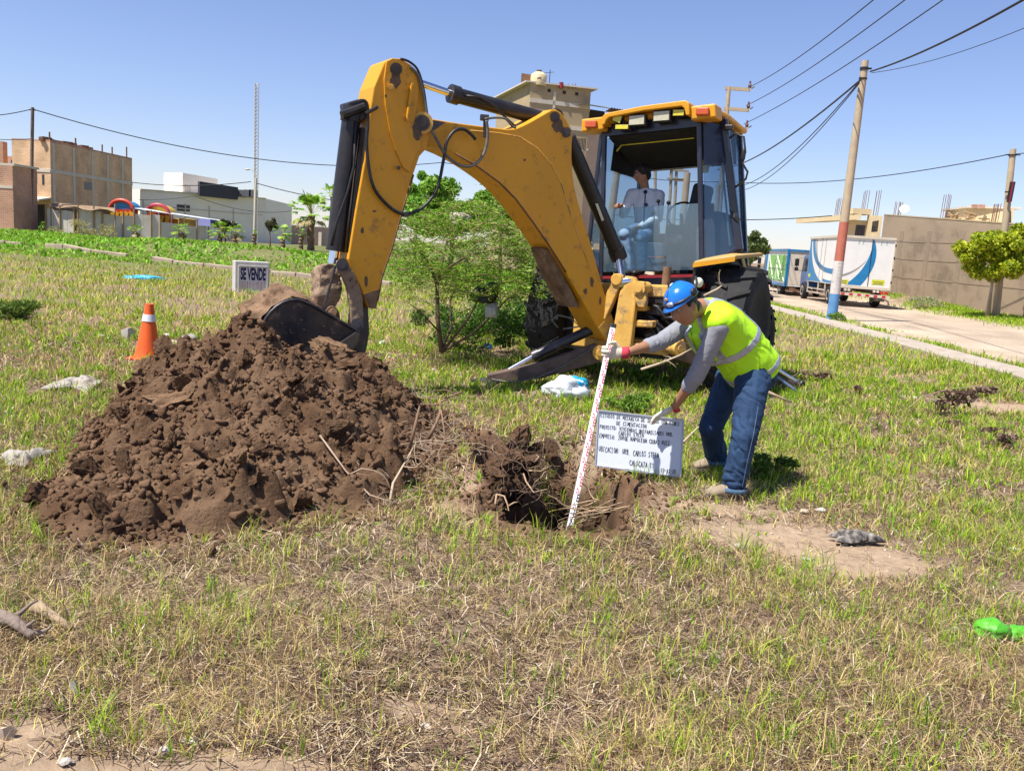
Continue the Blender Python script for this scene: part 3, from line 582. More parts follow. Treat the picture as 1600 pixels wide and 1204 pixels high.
obj('post_pin', MB().cyl(W(.30, -1.06, 1.20), W(.30, -.8, 1.20), .075, n=18).cyl(W(.30, -1.08, 1.20), W(.30, -1.05, 1.20), .045, n=14), M_yel2, bh, smooth=40)
obj('post_link', MB().prism([W(.24, -1.04, 1.10), W(.30, -1.04, .98), W(.38, -1.04, .98), W(.40, -1.04, 1.06), W(.35, -1.04, 1.28), W(.26, -1.04, 1.28)], MBk*.08), M_yel2, bh, bevel=.015)
obj('swing_arm', MB().bar(W(.02, -1.0, 1.27), W(-.14, -1.02, .82), .12, .10, up=MBk).cyl(W(.02, -1.08, 1.28), W(.02, -.9, 1.28), .07, n=16), M_yel2, bh, bevel=.012)
ho_ = MB(); rg = random.Random(3)
for k in range(9):
    a = W(.30+rg.uniform(-.1, .3), -.82, .65+.45*rg.random()); ho_.tube([a, a+MA*.12+V(0, 0, rg.uniform(-.1, .1))-MBk*.05, a+MA*.25-V(0, 0, rg.uniform(.05, .2)), a+MA*.34+MBk*.1-V(0, 0, .2)], .022, 7)
obj('valve_hoses', ho_, M_hose, bh, smooth=True)
obj('valve_block', MB().box(W(.42, -.72, 1.0), (.32, .12, .22), MR).box(W(.48, -.74, .68), (.2, .1, .14), MR).cyl(W(.40, -.84, .64), W(.40, -.70, .64), .06, n=14), M_stl, bh, bevel=.01)
obj('post_top_pipe', MB().cyl(W(.46, -.6, 1.2), W(.46, -.6, 1.46), .05, n=12), mat('rusty_pipe', (.20, .12, .07), (.12, .07, .05), 8, .8), bh, smooth=40)

# ---- stabilisers
def stab(pad, piv, ca, cb, cc, off):
    e = bpy.data.objects.new('stabiliser', None); C.objects.link(e); e.parent = bh; e.location = piv-worigin(bh)
    d = (pad-piv); up = V(0, 0, 1); n_ = d.cross(up).normalized()
    if n_.y > 0: n_ = -n_
    h = up-d.normalized()*up.dot(d.normalized()); h.normalize()
    prof = [piv+h*.10, piv.lerp(pad, .5)+h*.07-up*.03, pad+h*.06, pad-h*.05, piv.lerp(pad, .55)-h*.12-up*.02, piv-h*.12]
    arm = MB().prism([p+n_*.06 for p in prof], -n_*.14); obj('arm', arm, mat('stabiliser_brown', (.10, .065, .05), (.17, .11, .08), 5, .75, bump=.2, bsc=25, dirt=(.05, .035, .03), damt=.4, dsc=4), e, bevel=.012)
    obj('pivot_pin', MB().cyl(piv+n_*.11, piv-n_*.11, .085, n=20).cyl(piv+n_*.125, piv+n_*.09, .04, n=12), M_yel2, e, smooth=40)
    obj('cylinder_barrel', MB().cyl(ca, cb, .062, n=20).cyl(cb-(cb-ca).normalized()*.08, cb, .072, n=20), M_stl, e, smooth=40)
    obj('cylinder_rod', MB().cyl(cb, cc, .03, n=14), M_chr, e, smooth=40)
    obj('pad', MB().box(pad-V(0, 0, .03), (.32, .26, .05), MR).cyl(cc-n_*.08, cc+n_*.08, .045, n=12), M_stl, e, bevel=.01)
    return e
pad = onG(762, 600, .06); pv = P(934, 549, 10.25)
e = stab(pad, pv, P(930, 512, 10.35), P(832, 557, 10.25), P(772, 591, 10.12), 0)
obj('hose', MB().tube([P(*q) for q in ((872, 512, 10.2), (862, 500, 10.2), (872, 492, 10.2), (893, 497, 10.2), (905, 510, 10.2), (880, 514, 10.2))], .012, 6), M_hose2, e, smooth=True)
obj('hose', MB().tube([P(*q) for q in ((925, 545, 10.15), (880, 572, 10.1), (840, 590, 10.0), (800, 598, 9.98), (768, 592, 9.98))], .010, 6), M_hose2, e, smooth=True)
pad2 = onG(1246, 612, .05); pv2 = W(.72, -.85, .55)
stab(pad2, pv2, W(.70, -.85, 1.0), pad2.lerp(W(.70, -.85, 1.0), .42)+V(0, 0, .04), pad2+V(0, 0, .06), 0)

# ---- digging arm, swung out to the left: a vertical plane through the swing post
BK = W(-.05, -.98, 0); BB = P(560, 470, 8.5); bd = (BB-BK); bd.z = 0; bd.normalize(); bn = V(-bd.y, bd.x, 0)
if bn.y < 0: bn = -bn
def bp(px, py, off=0): return PP(px, py, BK+bn*off, bn)
def smooth_poly(pts, it=1):
    for _ in range(it):
        q = []
        for i in range(len(pts)):
            a, b = pts[i], pts[(i+1) % len(pts)]
            q += [(a[0]*.75+b[0]*.25, a[1]*.75+b[1]*.25), (a[0]*.25+b[0]*.75, a[1]*.25+b[1]*.75)]
        pts = q
    return pts
BW = .40; M_rebar_ = mat('edge_rust', (.20, .09, .03), (.10, .05, .03), 14, .8); M_grs = mat('grease', (.07, .045, .03), (.16, .09, .035), 16, .5)
bo = [(672, 185), (700, 190), (735, 195), (770, 199), (800, 203), (822, 194), (850, 178), (866, 169), (880, 178), (896, 206), (893, 230), (895, 280), (903, 315), (912, 345), (922, 375), (933, 415), (948, 470), (961, 508), (962, 530), (948, 534), (938, 520), (930, 506), (908, 466), (884, 425), (855, 379), (832, 346), (806, 311), (779, 284), (746, 260), (712, 240), (682, 228), (664, 230), (655, 210), (660, 193)]
boom = obj('boom', MB().prism([bp(*q) for q in smooth_poly(bo)], bn*BW), M_yel, bh, bevel=.012)
ed = [(735, 204), (780, 208), (812, 214), (840, 232), (862, 258), (878, 290), (890, 330), (905, 372), (918, 410)]
obj('weld_seam', MB().tube([bp(*q, -.002) for q in ed], .006, 6), M_yel2, boom, smooth=True)
for (px, py, r_) in ((867, 183, .055), (885, 207, .055)):
    obj('pin', MB().cyl(bp(px, py, -.03), bp(px, py, BW+.03), r_, n=18).cyl(bp(px, py, -.045), bp(px, py, 0), r_*.55, n=12), M_stl, boom, smooth=40)
obj('grease_plate', MB().prism([bp(*q, -.004) for q in ((672, 187), (697, 191), (690, 196), (676, 205))], bn*.003), M_stl, boom)
und = MB().prism([bp(*q, .06) for q in ((850, 388), (858, 386), (880, 428), (905, 480), (893, 480), (868, 432))], bn*.28); obj('underside_plate', und, M_mud, boom)
obj('wear_patch', MB().prism([bp(*q, -.004) for q in ((935, 512), (955, 490), (961, 508), (961, 528), (948, 532))], bn*.003), M_yel2, boom)
lowe = [(884, 425), (855, 379), (832, 346), (806, 311), (779, 284), (746, 260), (712, 240)]
obj('worn_edge', MB().tube([bp(*q, .0) for q in lowe], .011, 6), M_rebar_, boom, smooth=True)
def stain(cx, cy, rx, ry, n_, sd, par, off): r0_ = random.Random(sd); obj('grease_stain', MB().prism([bp(cx+rx*math.cos(a)*r0_.uniform(.7, 1.25), cy+ry*math.sin(a)*r0_.uniform(.7, 1.25), off-.0035) for a in np.linspace(0, 6.28, n_, endpoint=False)], bn*.003), M_grs, par)
stain(872, 196, 9, 13, 18, 1, boom, 0); stain(925, 440, 3, 9, 12, 2, boom, 0); stain(915, 455, 3, 5, 10, 3, boom, 0); stain(938, 470, 2, 6, 10, 4, boom, 0); stain(940, 432, 2, 4, 9, 5, boom, 0); stain(820, 250, 2, 2, 9, 6, boom, 0)
obj('boom_foot_pin', MB().cyl(bp(958, 522, -.08), bp(958, 522, BW+.08), .07, n=18), M_stl, boom, smooth=40)
SO = -.05; SWd = .36
stp = [(600, 98), (604, 94), (613, 91), (627, 92), (641, 100), (653, 117), (661, 143), (668, 170), (674, 188), (672, 212), (667, 232), (656, 244), (646, 273), (626, 339), (613, 386), (597, 432), (590, 470), (588, 483), (576, 481), (566, 455), (548, 418), (544, 405), (556, 329), (570, 249), (577, 180), (584, 136)]
stick = obj('dipper_stick', MB().prism([bp(*q, SO) for q in stp], bn*SWd), M_yel, bh, bevel=.012)
obj('head_plate', MB().prism([bp(*q, SO-.02) for q in ((604, 96), (613, 91), (627, 92), (641, 101), (651, 117), (655, 140), (652, 165), (646, 200), (655, 215), (660, 230), (650, 242), (640, 270), (630, 262), (618, 235), (609, 205), (602, 165), (600, 125))], bn*.02), M_yel, stick, bevel=.006)
for (px, py, r_, mm) in ((619, 108, .058, M_stl), (660, 192, .075, M_stl), (611, 136, .03, M_yel2), (623, 262, .018, M_stl)):
    obj('pin', MB().cyl(bp(px, py, SO-.05), bp(px, py, SO+SWd+.03), r_, n=20).cyl(bp(px, py, SO-.065), bp(px, py, SO-.04), r_*.55, n=12), mm, stick, smooth=40)
obj('pin_boss', MB().cyl(bp(660, 192, SO-.035), bp(660, 192, SO), .105, n=24), M_yel2, stick, smooth=40)
obj('gusset', MB().bar(bp(644, 130, SO-.04), bp(636, 190, SO-.04), .03, .03), M_yel, stick, bevel=.008)
obj('lower_wear', MB().prism([bp(*q, SO-.004) for q in ((568, 460), (592, 452), (590, 470), (588, 482), (577, 481))], bn*.003), M_mud, stick)
for a_ in ((618, 124, 8, 14, 18, 11), (652, 205, 9, 14, 18, 12), (603, 150, 2, 3, 9, 13), (566, 360, 3, 5, 10, 14), (585, 330, 3, 2, 9, 15), (572, 440, 3, 8, 10, 16)): stain(*a_, stick, SO-(.02 if a_[1] < 260 else 0))
obj('worn_edge', MB().tube([bp(*q, SO) for q in ((646, 273), (626, 339), (613, 386), (597, 432), (590, 470))], .010, 6), M_rebar_, stick, smooth=True)
# crowd cylinder over the boom
o2 = .20
cr = obj('crowd_cylinder', MB().cyl(bp(706, 147, o2), bp(864, 190, o2), .078, n=24).cyl(bp(703, 146, o2), bp(716, 150, o2), .095, n=24).cyl(bp(868, 183, .08), bp(868, 183, .32), .09, n=18), M_blk, bh, smooth=40)
obj('rod', MB().cyl(bp(622, 118, o2), bp(708, 147.5, o2), .036, n=16), M_chr, cr, smooth=40)
obj('feed_pipe', MB().tube([bp(*q, .10) for q in ((729, 150), (750, 152), (772, 165), (790, 184), (806, 198))], .012, 6), M_hose, cr, smooth=True)
# bucket cylinder beside the stick
o3 = .10
bc = obj('bucket_cylinder', MB().cyl(bp(549, 184, o3), bp(523, 392, o3), .088, n=24).cyl(bp(551, 168, o3), bp(548, 190, o3), .10, n=24).tube([bp(534, 180, o3-.1), bp(572, 166, o3-.1)], .04, 8), M_blk, bh, smooth=40)
obj('rod', MB().cyl(bp(523, 390, o3), bp(520, 412, o3), .048, n=16), M_chr, bc, smooth=40)
obj('feed_pipe', MB().tube([bp(*q, o3-.10) for q in ((556, 190), (553, 260), (543, 300), (525, 350), (518, 384))], .014, 6), M_hose, bc, smooth=True)
obj('head_bracket', MB().prism([bp(*q, o3-.08) for q in ((543, 160), (560, 155), (576, 160), (578, 185), (560, 190), (546, 182))], bn*.22), M_stl, bc, bevel=.015)
obj('bracket_bolt', MB().tube([bp(571, 178, SO-.05), bp(590, 167, SO-.05)], .018, 8), M_blk, bc)
obj('guard_rail', MB().bar(bp(566, 200, .0), bp(545, 395, .0), .035, .05, up=bn), M_blk, stick)
# lift cylinder
o4 = .16
lc = obj('lift_cylinder', MB().cyl(bp(888, 215, o4), bp(966, 399, o4), .085, n=24).cyl(bp(962, 388, o4), bp(968, 404, o4), .10, n=24), M_blk, bh, smooth=40)
obj('rod', MB().cyl(bp(966, 399, o4), W(.06, -.98, 1.27), .042, n=16).cyl(W(.02, -1.0, 1.24), W(.16, -.95, 1.27), .07, n=16), M_chr, lc, smooth=40)
obj('stickers', MB().prism([bp(*q, o4-.087) for q in ((930, 318), (934, 318), (944, 344), (940, 345))], -bn*.002), M_len, lc)
# hoses
def hose(pts, r_, m_, o_=-.09):
    pts = [V(*q, 0) for q in pts]; out = []
    for i in range(len(pts)-1):                # Catmull-Rom
        p0, p1, p2, p3 = pts[max(i-1, 0)], pts[i], pts[i+1], pts[min(i+2, len(pts)-1)]
        for t in np.linspace(0, 1, 6, endpoint=False): out.append(.5*((2*p1)+(p2-p0)*t+(2*p0-5*p1+4*p2-p3)*t*t+(3*p1-p0-3*p2+p3)*t**3))
    out.append(pts[-1]); return obj('hydraulic_hose', MB().tube([bp(q.x, q.y, o_) for q in out], r_, 8), m_, bh, smooth=True)
hose([(560, 158), (572, 160), (575, 185), (573, 230), (581, 285), (600, 315), (628, 334), (658, 326), (682, 297), (693, 250), (698, 222), (710, 205), (724, 202), (736, 210), (743, 218)], .017, M_hose)
hose([(641, 104), (655, 122), (664, 160), (670, 195), (680, 214), (695, 240), (718, 258), (740, 258), (756, 240), (762, 212), (760, 188)], .016, M_hose2)
hose([(626, 92), (640, 97), (653, 110), (662, 140), (668, 180), (674, 205)], .012, M_hose)
hose([(758, 186), (775, 184), (790, 186), (800, 197), (806, 200)], .012, M_hose2)
obj('hose_clamp', MB().box(bp(633, 335, -.09), (.07, .05, .05)), M_blk, bh); obj('hose_union', MB().box(bp(757, 184, -.05), (.09, .06, .06)).cyl(bp(757, 180, -.05), bp(757, 215, -.05), .015, n=8), M_stl, bh, bevel=.01)
# linkage and bucket
M_lk = mat('muddy_link_steel', (.24, .155, .095), (.33, .235, .155), 7, .9, bump=1, bsc=22, dirt=(.10, .065, .045), damt=.42, dsc=9)
lk = [(526, 408), (536, 404), (545, 412), (556, 432), (566, 458), (569, 500), (562, 516), (551, 514), (548, 490), (547, 466), (540, 440), (528, 420)]
link1 = roughen(obj('bucket_link', MB().prism([bp(*q, SO-.06) for q in smooth_poly(lk)], bn*.06), M_lk, bh), .012, .012, 9)
for (px, py) in ((535, 414), (558, 507)): obj('pin', MB().cyl(bp(px, py, SO-.10), bp(px, py, .34), .06, n=18).cyl(bp(px, py, SO-.115), bp(px, py, SO-.09), .035, n=12), M_stl, link1, smooth=40)
obj('bucket_link', MB().prism([bp(*q, .30) for q in smooth_poly(lk)], bn*.05), M_mud, bh, bevel=.01)
tl = [(500, 420), (508, 412), (524, 410), (531, 424), (534, 450), (529, 478), (512, 490), (494, 478), (499, 450)]
roughen(obj('tipping_link', MB().prism([bp(*q, .02) for q in smooth_poly(tl)], bn*.22), M_lk, bh), .014, .045, 7, 4)
obj('thin_rod', MB().cyl(bp(524, 415, -.08), bp(508, 474, -.08), .012, n=8), M_stl, bh)
obj('stick_end', MB().prism([bp(*q, .02) for q in ((560, 455), (576, 480), (578, 520), (572, 552), (560, 560), (552, 540), (556, 500))], bn*.22), M_stl, bh, bevel=.015)
bk = [(404, 545), (409, 512), (418, 492), (436, 475), (458, 467), (480, 472), (505, 486), (529, 500), (557, 516), (562, 521), (558, 533), (549, 547), (530, 560), (495, 575), (450, 575), (420, 565)]
bks = smooth_poly(bk)
M_bk = mat('bucket_side_steel', (.022, .021, .030), (.085, .064, .052), 2.4, .36, .4, bump=.15, bsc=16, dirt=(.22, .15, .10), damt=.42, dsc=5)
bucket = obj('bucket', MB().prism([bp(*q, -.16) for q in bks], bn*.025), M_bk, bh, bevel=.006)
for px, py, r_ in ((470, 500, .012), (505, 510, .014), (455, 520, .010), (485, 530, .012), (520, 520, .016), (440, 505, .010), (500, 545, .012), (462, 545, .014), (530, 530, .012), (475, 515, .009)): obj('mud_spot', MB().ell(bp(px, py, -.163), (r_*1.6, r_*.5, r_), 8, 6), M_mud, bucket, smooth=True)
rim = MB(); ptsr = [bp(*q, -.175) for q in smooth_poly(bk)][:24]
rim.tube(ptsr, .016, 6); obj('side_rim', rim, M_stl, bucket, smooth=True)
obj('cutting_lip', MB().prism([bp(*q, -.19) for q in ((524, 540), (556, 517), (563, 521), (560, 535), (549, 548), (527, 558), (521, 550))], bn*.07), mat('bucket_lip_steel', (.10, .085, .07), (.15, .12, .09), 7, .45, .5, bump=.2, bsc=30), bucket, bevel=.01)
shell = MB(); back = [bp(*q, -.135) for q in smooth_poly(bk)]; rows = []
for i in range(13):
    f_ = i/12; rows.append([p+bn*(.66*f_) for p in back[:34]])
shell.grid(rows)
so_ = obj('shell', shell, M_mud, bucket, smooth=True)
obj('far_side_plate', MB().prism([p+bn*.665 for p in back], bn*.02), M_stl, bucket)
# mud caked on the shell
def mud_cake():
    import bisect
    n, k = 90, 40; pl = [bp(*q, -.12) for q in smooth_poly([(402, 560), (404, 520), (412, 496), (430, 478), (458, 466), (482, 471), (508, 487)], 0)]; d = [0]
    for i in range(len(pl)-1): d.append(d[-1]+(pl[i+1]-pl[i]).length)
    cen = bp(480, 530, .2); ps, os, es = [], [], []
    for j in range(k+1):
        for i in range(n+1):
            s_ = d[-1]*i/n; a = min(bisect.bisect_right(d, s_)-1, len(pl)-2); p = pl[a].lerp(pl[a+1], (s_-d[a])/max(d[a+1]-d[a], 1e-6))+bn*(.02+.64*j/k)
            o_ = (p-cen); o_ -= bn*o_.dot(bn); o_.normalize(); ps.append(p); os.append(o_); es.append(min(1, 4*i/n, 3*(n-i)/n+.1, 5*j/k+.15, 3*(k-j)/k+.1))
    q = np.array(ps); t = .05+.11*fbm(q[:, 0]*6, q[:, 1]*6, q[:, 2]*6, s=90, o=4)+.05*(1-2*np.abs(fbm(q[:, 0]*14, q[:, 1]*14, q[:, 2]*14, s=91, o=3)))
    pts = [p+o_*(max(tt, .004)*e+.004) for p, o_, e, tt in zip(ps, os, es, t)]; me = MB(); me.grid([pts[r_*(n+1):(r_+1)*(n+1)] for r_ in range(k+1)]); return me
obj('caked_mud', mud_cake(), M_mud, bucket, smooth=True)
obj('bucket_lug', MB().prism([bp(*q, -.02) for q in smooth_poly([(508, 488), (514, 478), (523, 478), (530, 486), (533, 503), (520, 505)])], bn*.06).prism([bp(*q, .22) for q in smooth_poly([(508, 488), (514, 478), (523, 478), (530, 486), (533, 503), (520, 505)])], bn*.06).cyl(bp(520, 489, -.05), bp(520, 489, .32), .045, n=14), M_mud, bucket, bevel=.01)
obj('tooth', MB().cyl(bp(556, 560, -.10), bp(553, 575, -.10), .06, .05, 12), M_mud, bucket, smooth=True)
# ------------------------------------------------------------ far and middle setting: buildings, poles, trees, trucks
def hz(px): return 386+(px-800)*.0647
def zat(px, py, Y): return P(px, py, Y).z
UP = V(0, 0, 1)
def flat(v): return V(v.x, v.y, 0)
M_brick = bpy.data.materials.new('brick_wall'); M_brick.use_nodes = True
def brickmat(m, c1, c2, mo, sc_=1.0):
    t = m.node_tree; n = t.nodes; L = t.links.new; b = n['Principled BSDF']; b.inputs['Roughness'].default_value = .95
    tc = n.new('ShaderNodeTexCoord'); sp = n.new('ShaderNodeSeparateXYZ'); L(tc.outputs['Object'], sp.inputs[0]); ad = n.new('ShaderNodeMath'); L(sp.outputs[0], ad.inputs[0]); L(sp.outputs[1], ad.inputs[1])
    cb = n.new('ShaderNodeCombineXYZ'); L(ad.outputs[0], cb.inputs[0]); L(sp.outputs[2], cb.inputs[1])
    br = n.new('ShaderNodeTexBrick'); br.inputs['Scale'].default_value = sc_; br.inputs['Brick Width'].default_value = .25; br.inputs['Row Height'].default_value = .11; br.inputs['Mortar Size'].default_value = .012
    br.inputs['Color1'].default_value = (*c1, 1); br.inputs['Color2'].default_value = (*c2, 1); br.inputs['Mortar'].default_value = (*mo, 1); L(cb.outputs[0], br.inputs[0])
    nz = n.new('ShaderNodeTexNoise'); nz.inputs['Scale'].default_value = .8; nz.inputs['Detail'].default_value = 8; L(tc.outputs['Object'], nz.inputs[0])
    mr = n.new('ShaderNodeMapRange'); mr.inputs[1].default_value = .3; mr.inputs[2].default_value = .7; mr.inputs[3].default_value = .75; mr.inputs[4].default_value = 1.2; L(nz.outputs[0], mr.inputs[0])
    mx = n.new('ShaderNodeMix'); mx.data_type = 'RGBA'; mx.blend_type = 'MULTIPLY'; mx.inputs[0].default_value = 1; L(br.outputs[0], mx.inputs[6]); L(mr.outputs[0], mx.inputs[7]); L(mx.outputs[2], b.inputs['Base Color'])
brickmat(M_brick, (.66, .40, .21), (.56, .33, .17), (.60, .47, .33))
M_brick2 = bpy.data.materials.new('rough_brick_wall'); M_brick2.use_nodes = True; brickmat(M_brick2, (.50, .25, .15), (.42, .20, .12), (.50, .38, .28))
M_cem = mat('grey_cement', (.60, .53, .43), (.52, .46, .37), 1.5, .92, bump=.15, bsc=20, dirt=(.30, .24, .17), damt=.3, dsc=1)
M_wht = mat('white_plaster', (.84, .77, .66), (.78, .71, .61), .7, .9, dirt=(.64, .57, .47), damt=.15, dsc=.6)
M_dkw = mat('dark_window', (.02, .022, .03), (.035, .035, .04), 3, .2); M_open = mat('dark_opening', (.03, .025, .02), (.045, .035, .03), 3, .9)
M_render = mat('grey_brown_render', (.33, .25, .165), (.265, .20, .135), .55, .95, bump=.25, bsc=7, dirt=(.20, .15, .10), damt=.42, dsc=.55)
M_render2 = mat('render_seam', (.28, .215, .145), (.235, .18, .12), 1.2, .95, bump=.25, bsc=9, dirt=(.30, .235, .175), damt=.4, dsc=1.5)
M_ylw = mat('pale_yellow_plaster', (.66, .52, .30), (.58, .46, .27), 1, .9, dirt=(.42, .33, .2), damt=.25, dsc=1.2)
M_tan = mat('tan_plaster', (.42, .32, .18), (.36, .27, .155), .8, .92, bump=.1, bsc=12, dirt=(.28, .21, .13), damt=.35, dsc=.9)
M_ply = mat('grey_board_panel', (.62, .56, .48), (.54, .48, .41), 1.5, .9, dirt=(.42, .35, .28), damt=.35, dsc=1.3)
M_wood = mat('raw_wood', (.40, .27, .13), (.28, .18, .09), 6, .85, streak=(1, 1, 6)); M_rebar = mat('rusty_rebar', (.16, .08, .05), (.22, .12, .07), 10, .85)
M_polec = mat('pole_concrete', (.46, .36, .24), (.38, .30, .20), 3, .9, bump=.2, bsc=20, dirt=(.30, .23, .15), damt=.3, dsc=2.5)
M_wire = mat('cable_black', (.02, .02, .022), (.03, .03, .03), 5, .7); M_tarp = mat('brown_tarp', (.28, .19, .11), (.2, .13, .08), 2, .8)
def colour(name, c, r_=.6): return mat(name, c, tuple(x*.85 for x in c), 3, r_)
def slab(a, b, z0, z1, th, side):              # upright wall between two ground points
    a = flat(a); b = flat(b); d = (b-a).normalized(); n_ = V(-d.y, d.x, 0)*side
    return MB().prism([a+UP*z0, b+UP*z0, b+UP*z1, a+UP*z1], n_*th)
def facepoly(a, b, s0, s1, z0, z1, outw, off=.03, th=.06):
    a = flat(a); b = flat(b); d = b-a; return MB().prism([a+d*s0+UP*z0+outw*off, a+d*s1+UP*z0+outw*off, a+d*s1+UP*z1+outw*off, a+d*s0+UP*z1+outw*off], outw*-th)
def outn(a, b):                                # horizontal normal of a wall, towards the camera
    d = flat(b-a).normalized(); n_ = V(-d.y, d.x, 0); return n_ if n_.dot(flat(CAM-a)) > 0 else -n_

# left: two storey brick house seen from its corner
A = P(81, 365, 56); B = P(207, 372, 67); L0 = P(22, 365, 56.5); zt = zat(81, 222, 56); zb = .2
bld = thing('brick_building', 'unplastered brick house with concrete columns, beside the tall pole on the left', 'building', flat(A))
bk_ = flat(B-A); lf = flat(L0-A); foot = [flat(A), flat(B), flat(B)+lf*1.6, flat(A)+lf]
obj('wall', MB().prism([p+UP*zb for p in foot], UP*(zt-zb)), M_brick, bld)
no = outn(A, B); nf = outn(L0, A); H2 = zat(81, 267, 56); H1 = zat(81, 308, 56)
for s_ in (.03, .25, .47, .66, .86): obj('column', facepoly(A, B, s_-.012, s_+.012, zb, zt-.05, no), M_cem, bld)
obj('beam', facepoly(A, B, 0, 1, H2-.12, H2+.12, no, .04), M_cem, bld); obj('beam', facepoly(L0, A, .3, 1, H2-.1, H2+.1, nf, .04), M_cem, bld)
obj('roof_slab', MB().prism([p+UP*zt for p in foot], UP*.12), M_brick2, bld)
w_ = obj('window', facepoly(A, B, .37, .47, zat(126, 295, 59.5), zat(126, 283, 59.5), no, .02), M_dkw, bld)
for (x0, x1, y0_, y1_) in ((57, 60, 268, 287), (68, 71, 272, 288)):
    s0, s1 = [(x-22)/(81-22) for x in (x0, x1)]; obj('window', facepoly(L0, A, s0, s1, zat(60, y1_, 56), zat(60, y0_, 56), nf, .02), M_dkw, bld)
obj('awning', MB().prism([flat(L0)+UP*(H1-.12), flat(A)+UP*(H1-.12), flat(A)+nf*1.1+UP*(H1-.3), flat(L0)+nf*1.1+UP*(H1-.3)], UP*.1), M_cem, bld)
obj('doorway', facepoly(L0, A, .52, .88, zb, H1-.5, nf, .02), M_open, bld); obj('painted_band', facepoly(L0, A, .02, .45, H1-1.1, H1-.45, nf, .02), colour('rust_paint', (.42, .10, .03)), bld)
rub = MB()
for k in range(26): s_ = random.random(); p = flat(A)+bk_*(s_*.55)-no*.5; rub.box(p+UP*(zt+.12+.1*random.random()), (random.uniform(.2, .7), random.uniform(.2, .6), .2), Matrix.Rotation(random.random()*3, 3, 'Z'))
o_ = obj('rooftop_rubble', rub, M_rebar, bld); o_['kind'] = 'stuff'
for s_ in (.02, .3, .62, .75, .95): obj('rebar', MB().cyl(flat(A)+bk_*s_-no*.15+UP*zt, flat(A)+bk_*s_-no*.15+UP*(zt+random.uniform(.5, 1.1)), .05, n=6), M_rebar, bld)
# its lower terrace at the left, with washing
A2 = P(-30, 365, 58); B2 = P(48, 365, 57.5); z2 = zat(20, 268, 57.6); z3 = zat(20, 242, 57.6)
bl2 = thing('terrace_house', 'brick house with washing on its roof terrace at the left edge', 'building', flat(A2))
n2 = outn(A2, B2)
obj('wall', slab(A2, B2, zb, z2, 4, 1 if V(-(B2-A2).y, (B2-A2).x, 0).dot(n2) < 0 else -1), M_brick, bl2)
obj('parapet', slab(A2+V(0, 1.5, 0), B2+V(0, 1.5, 0), z2, z3, .15, -1), M_brick2, bl2); obj('roof_pillar', MB().box(flat(P(4, 300, 57.6))+UP*(z2+.9), (.5, .5, 1.9)), M_brick2, bl2)
obj('window', facepoly(A2, B2, (30+22)/78, (30+38)/78, zat(30, 281, 57.6), zat(30, 270, 57.6), n2, .03), M_dkw, bl2)
wash = obj('washing', MB(), None, bl2) if False else None
for k, (px, c) in enumerate(((17, (.02, .05, .30)), (22, (.02, .02, .04)), (27, (.03, .08, .35)), (32, (.5, .5, .5)), (43, (.45, .06, .03)))):
    a = P(px, 250, 57.3); obj('hung_cloth', MB().prism([a, a+V(.18, 0, 0), a+V(.2, .02, -.55), a+V(-.02, .02, -.5)], V(0, .03, 0)), colour('cloth_%d' % k, c), bl2)
A3 = P(-60, 362, 50); B3 = P(22, 362, 50); z4 = zat(22, 259, 50)
bl3 = thing('brick_wall', 'bare brick wall end nearest the left edge, lower than the house behind', 'wall', flat(A3))
obj('wall', slab(A3, B3, 0, z4, 2.5, 1), M_brick2, bl3); obj('coping', slab(A3, B3+V(.1, 0, 0), z4, z4+.12, 2.6, 1), M_cem, bl3); obj('band', facepoly(A3, B3, 0, 1.0, zat(10, 292, 50)-.08, zat(10, 292, 50)+.08, V(0, -1, 0), .03), M_cem, bl3)

# market stalls: fence boards, awnings, slides
fz = .45
def fence_run(px0, px1, Y0, Y1, ytop0, ytop1, n, lab):
    a = P(px0, 368, Y0); b = P(px1, 372, Y1); za = zat(px0, ytop0, Y0); zb_ = zat(px1, ytop1, Y1)
    t = thing('board_fence', lab, 'fence', flat(a)); d = flat(b-a)
    for i in range(n):
        p = flat(a)+d*(i/n+.004); q = flat(a)+d*((i+1)/n-.004); u0 = za+(zb_-za)*i/n; u1 = za+(zb_-za)*(i+1)/n; j = random.uniform(-.06, .06)
        obj('panel', MB().prism([p+UP*.1, q+UP*.1, q+UP*(u1+j), p+UP*(u0+j)], V(0, .05, 0)+outn(a, b)*random.uniform(-.04, .04)), M_ply, t)
    for i in range(0, n+1, 2): p = flat(a)+d*(i/n); obj('post', MB().cyl(p-V(0, .06, 0), p-V(0, .06, 0)+UP*(za+.25), .05, n=6), M_wood, t)
fence_run(73, 117, 52, 52, 327, 331, 4, 'grey board fence with pale battens below the brick house')
fence_run(123, 160, 52, 52.5, 327, 332, 3, 'board fence between the dark gap and the blue slide')
fence_run(161, 209, 52.5, 53.5, 335, 339, 3, 'board fence below the blue domed slide')
fence_run(210, 250, 53.5, 54, 333, 337, 3, 'tall pale board fence right of the blue slide')
fence_run(251, 322, 54, 57, 348, 354, 5, 'low brownish board fence below the long white awning')
aw = thing('stall_awning', 'brown sagging tarp awning over the board fence', 'awning', flat(P(80, 340, 53)))
a, b = P(80, 316, 53.2), P(180, 325, 53.5); c, d = P(180, 330, 51.8), P(80, 322, 51.8); rows = []
for i in range(9):
    t = i/8; rows.append([a.lerp(b, t), a.lerp(b, t).lerp(d.lerp(c, t), .5)-UP*(.12+.08*math.sin(i*2)), d.lerp(c, t)-UP*.1*math.sin(i*1.7)])
obj('tarp', MB().grid(rows), M_tarp, aw, smooth=True)
obj('dark_inside', slab(P(82, 350, 53.4), P(170, 350, 53.8), .3, zat(120, 326, 53.5), .1, 1), M_open, aw)
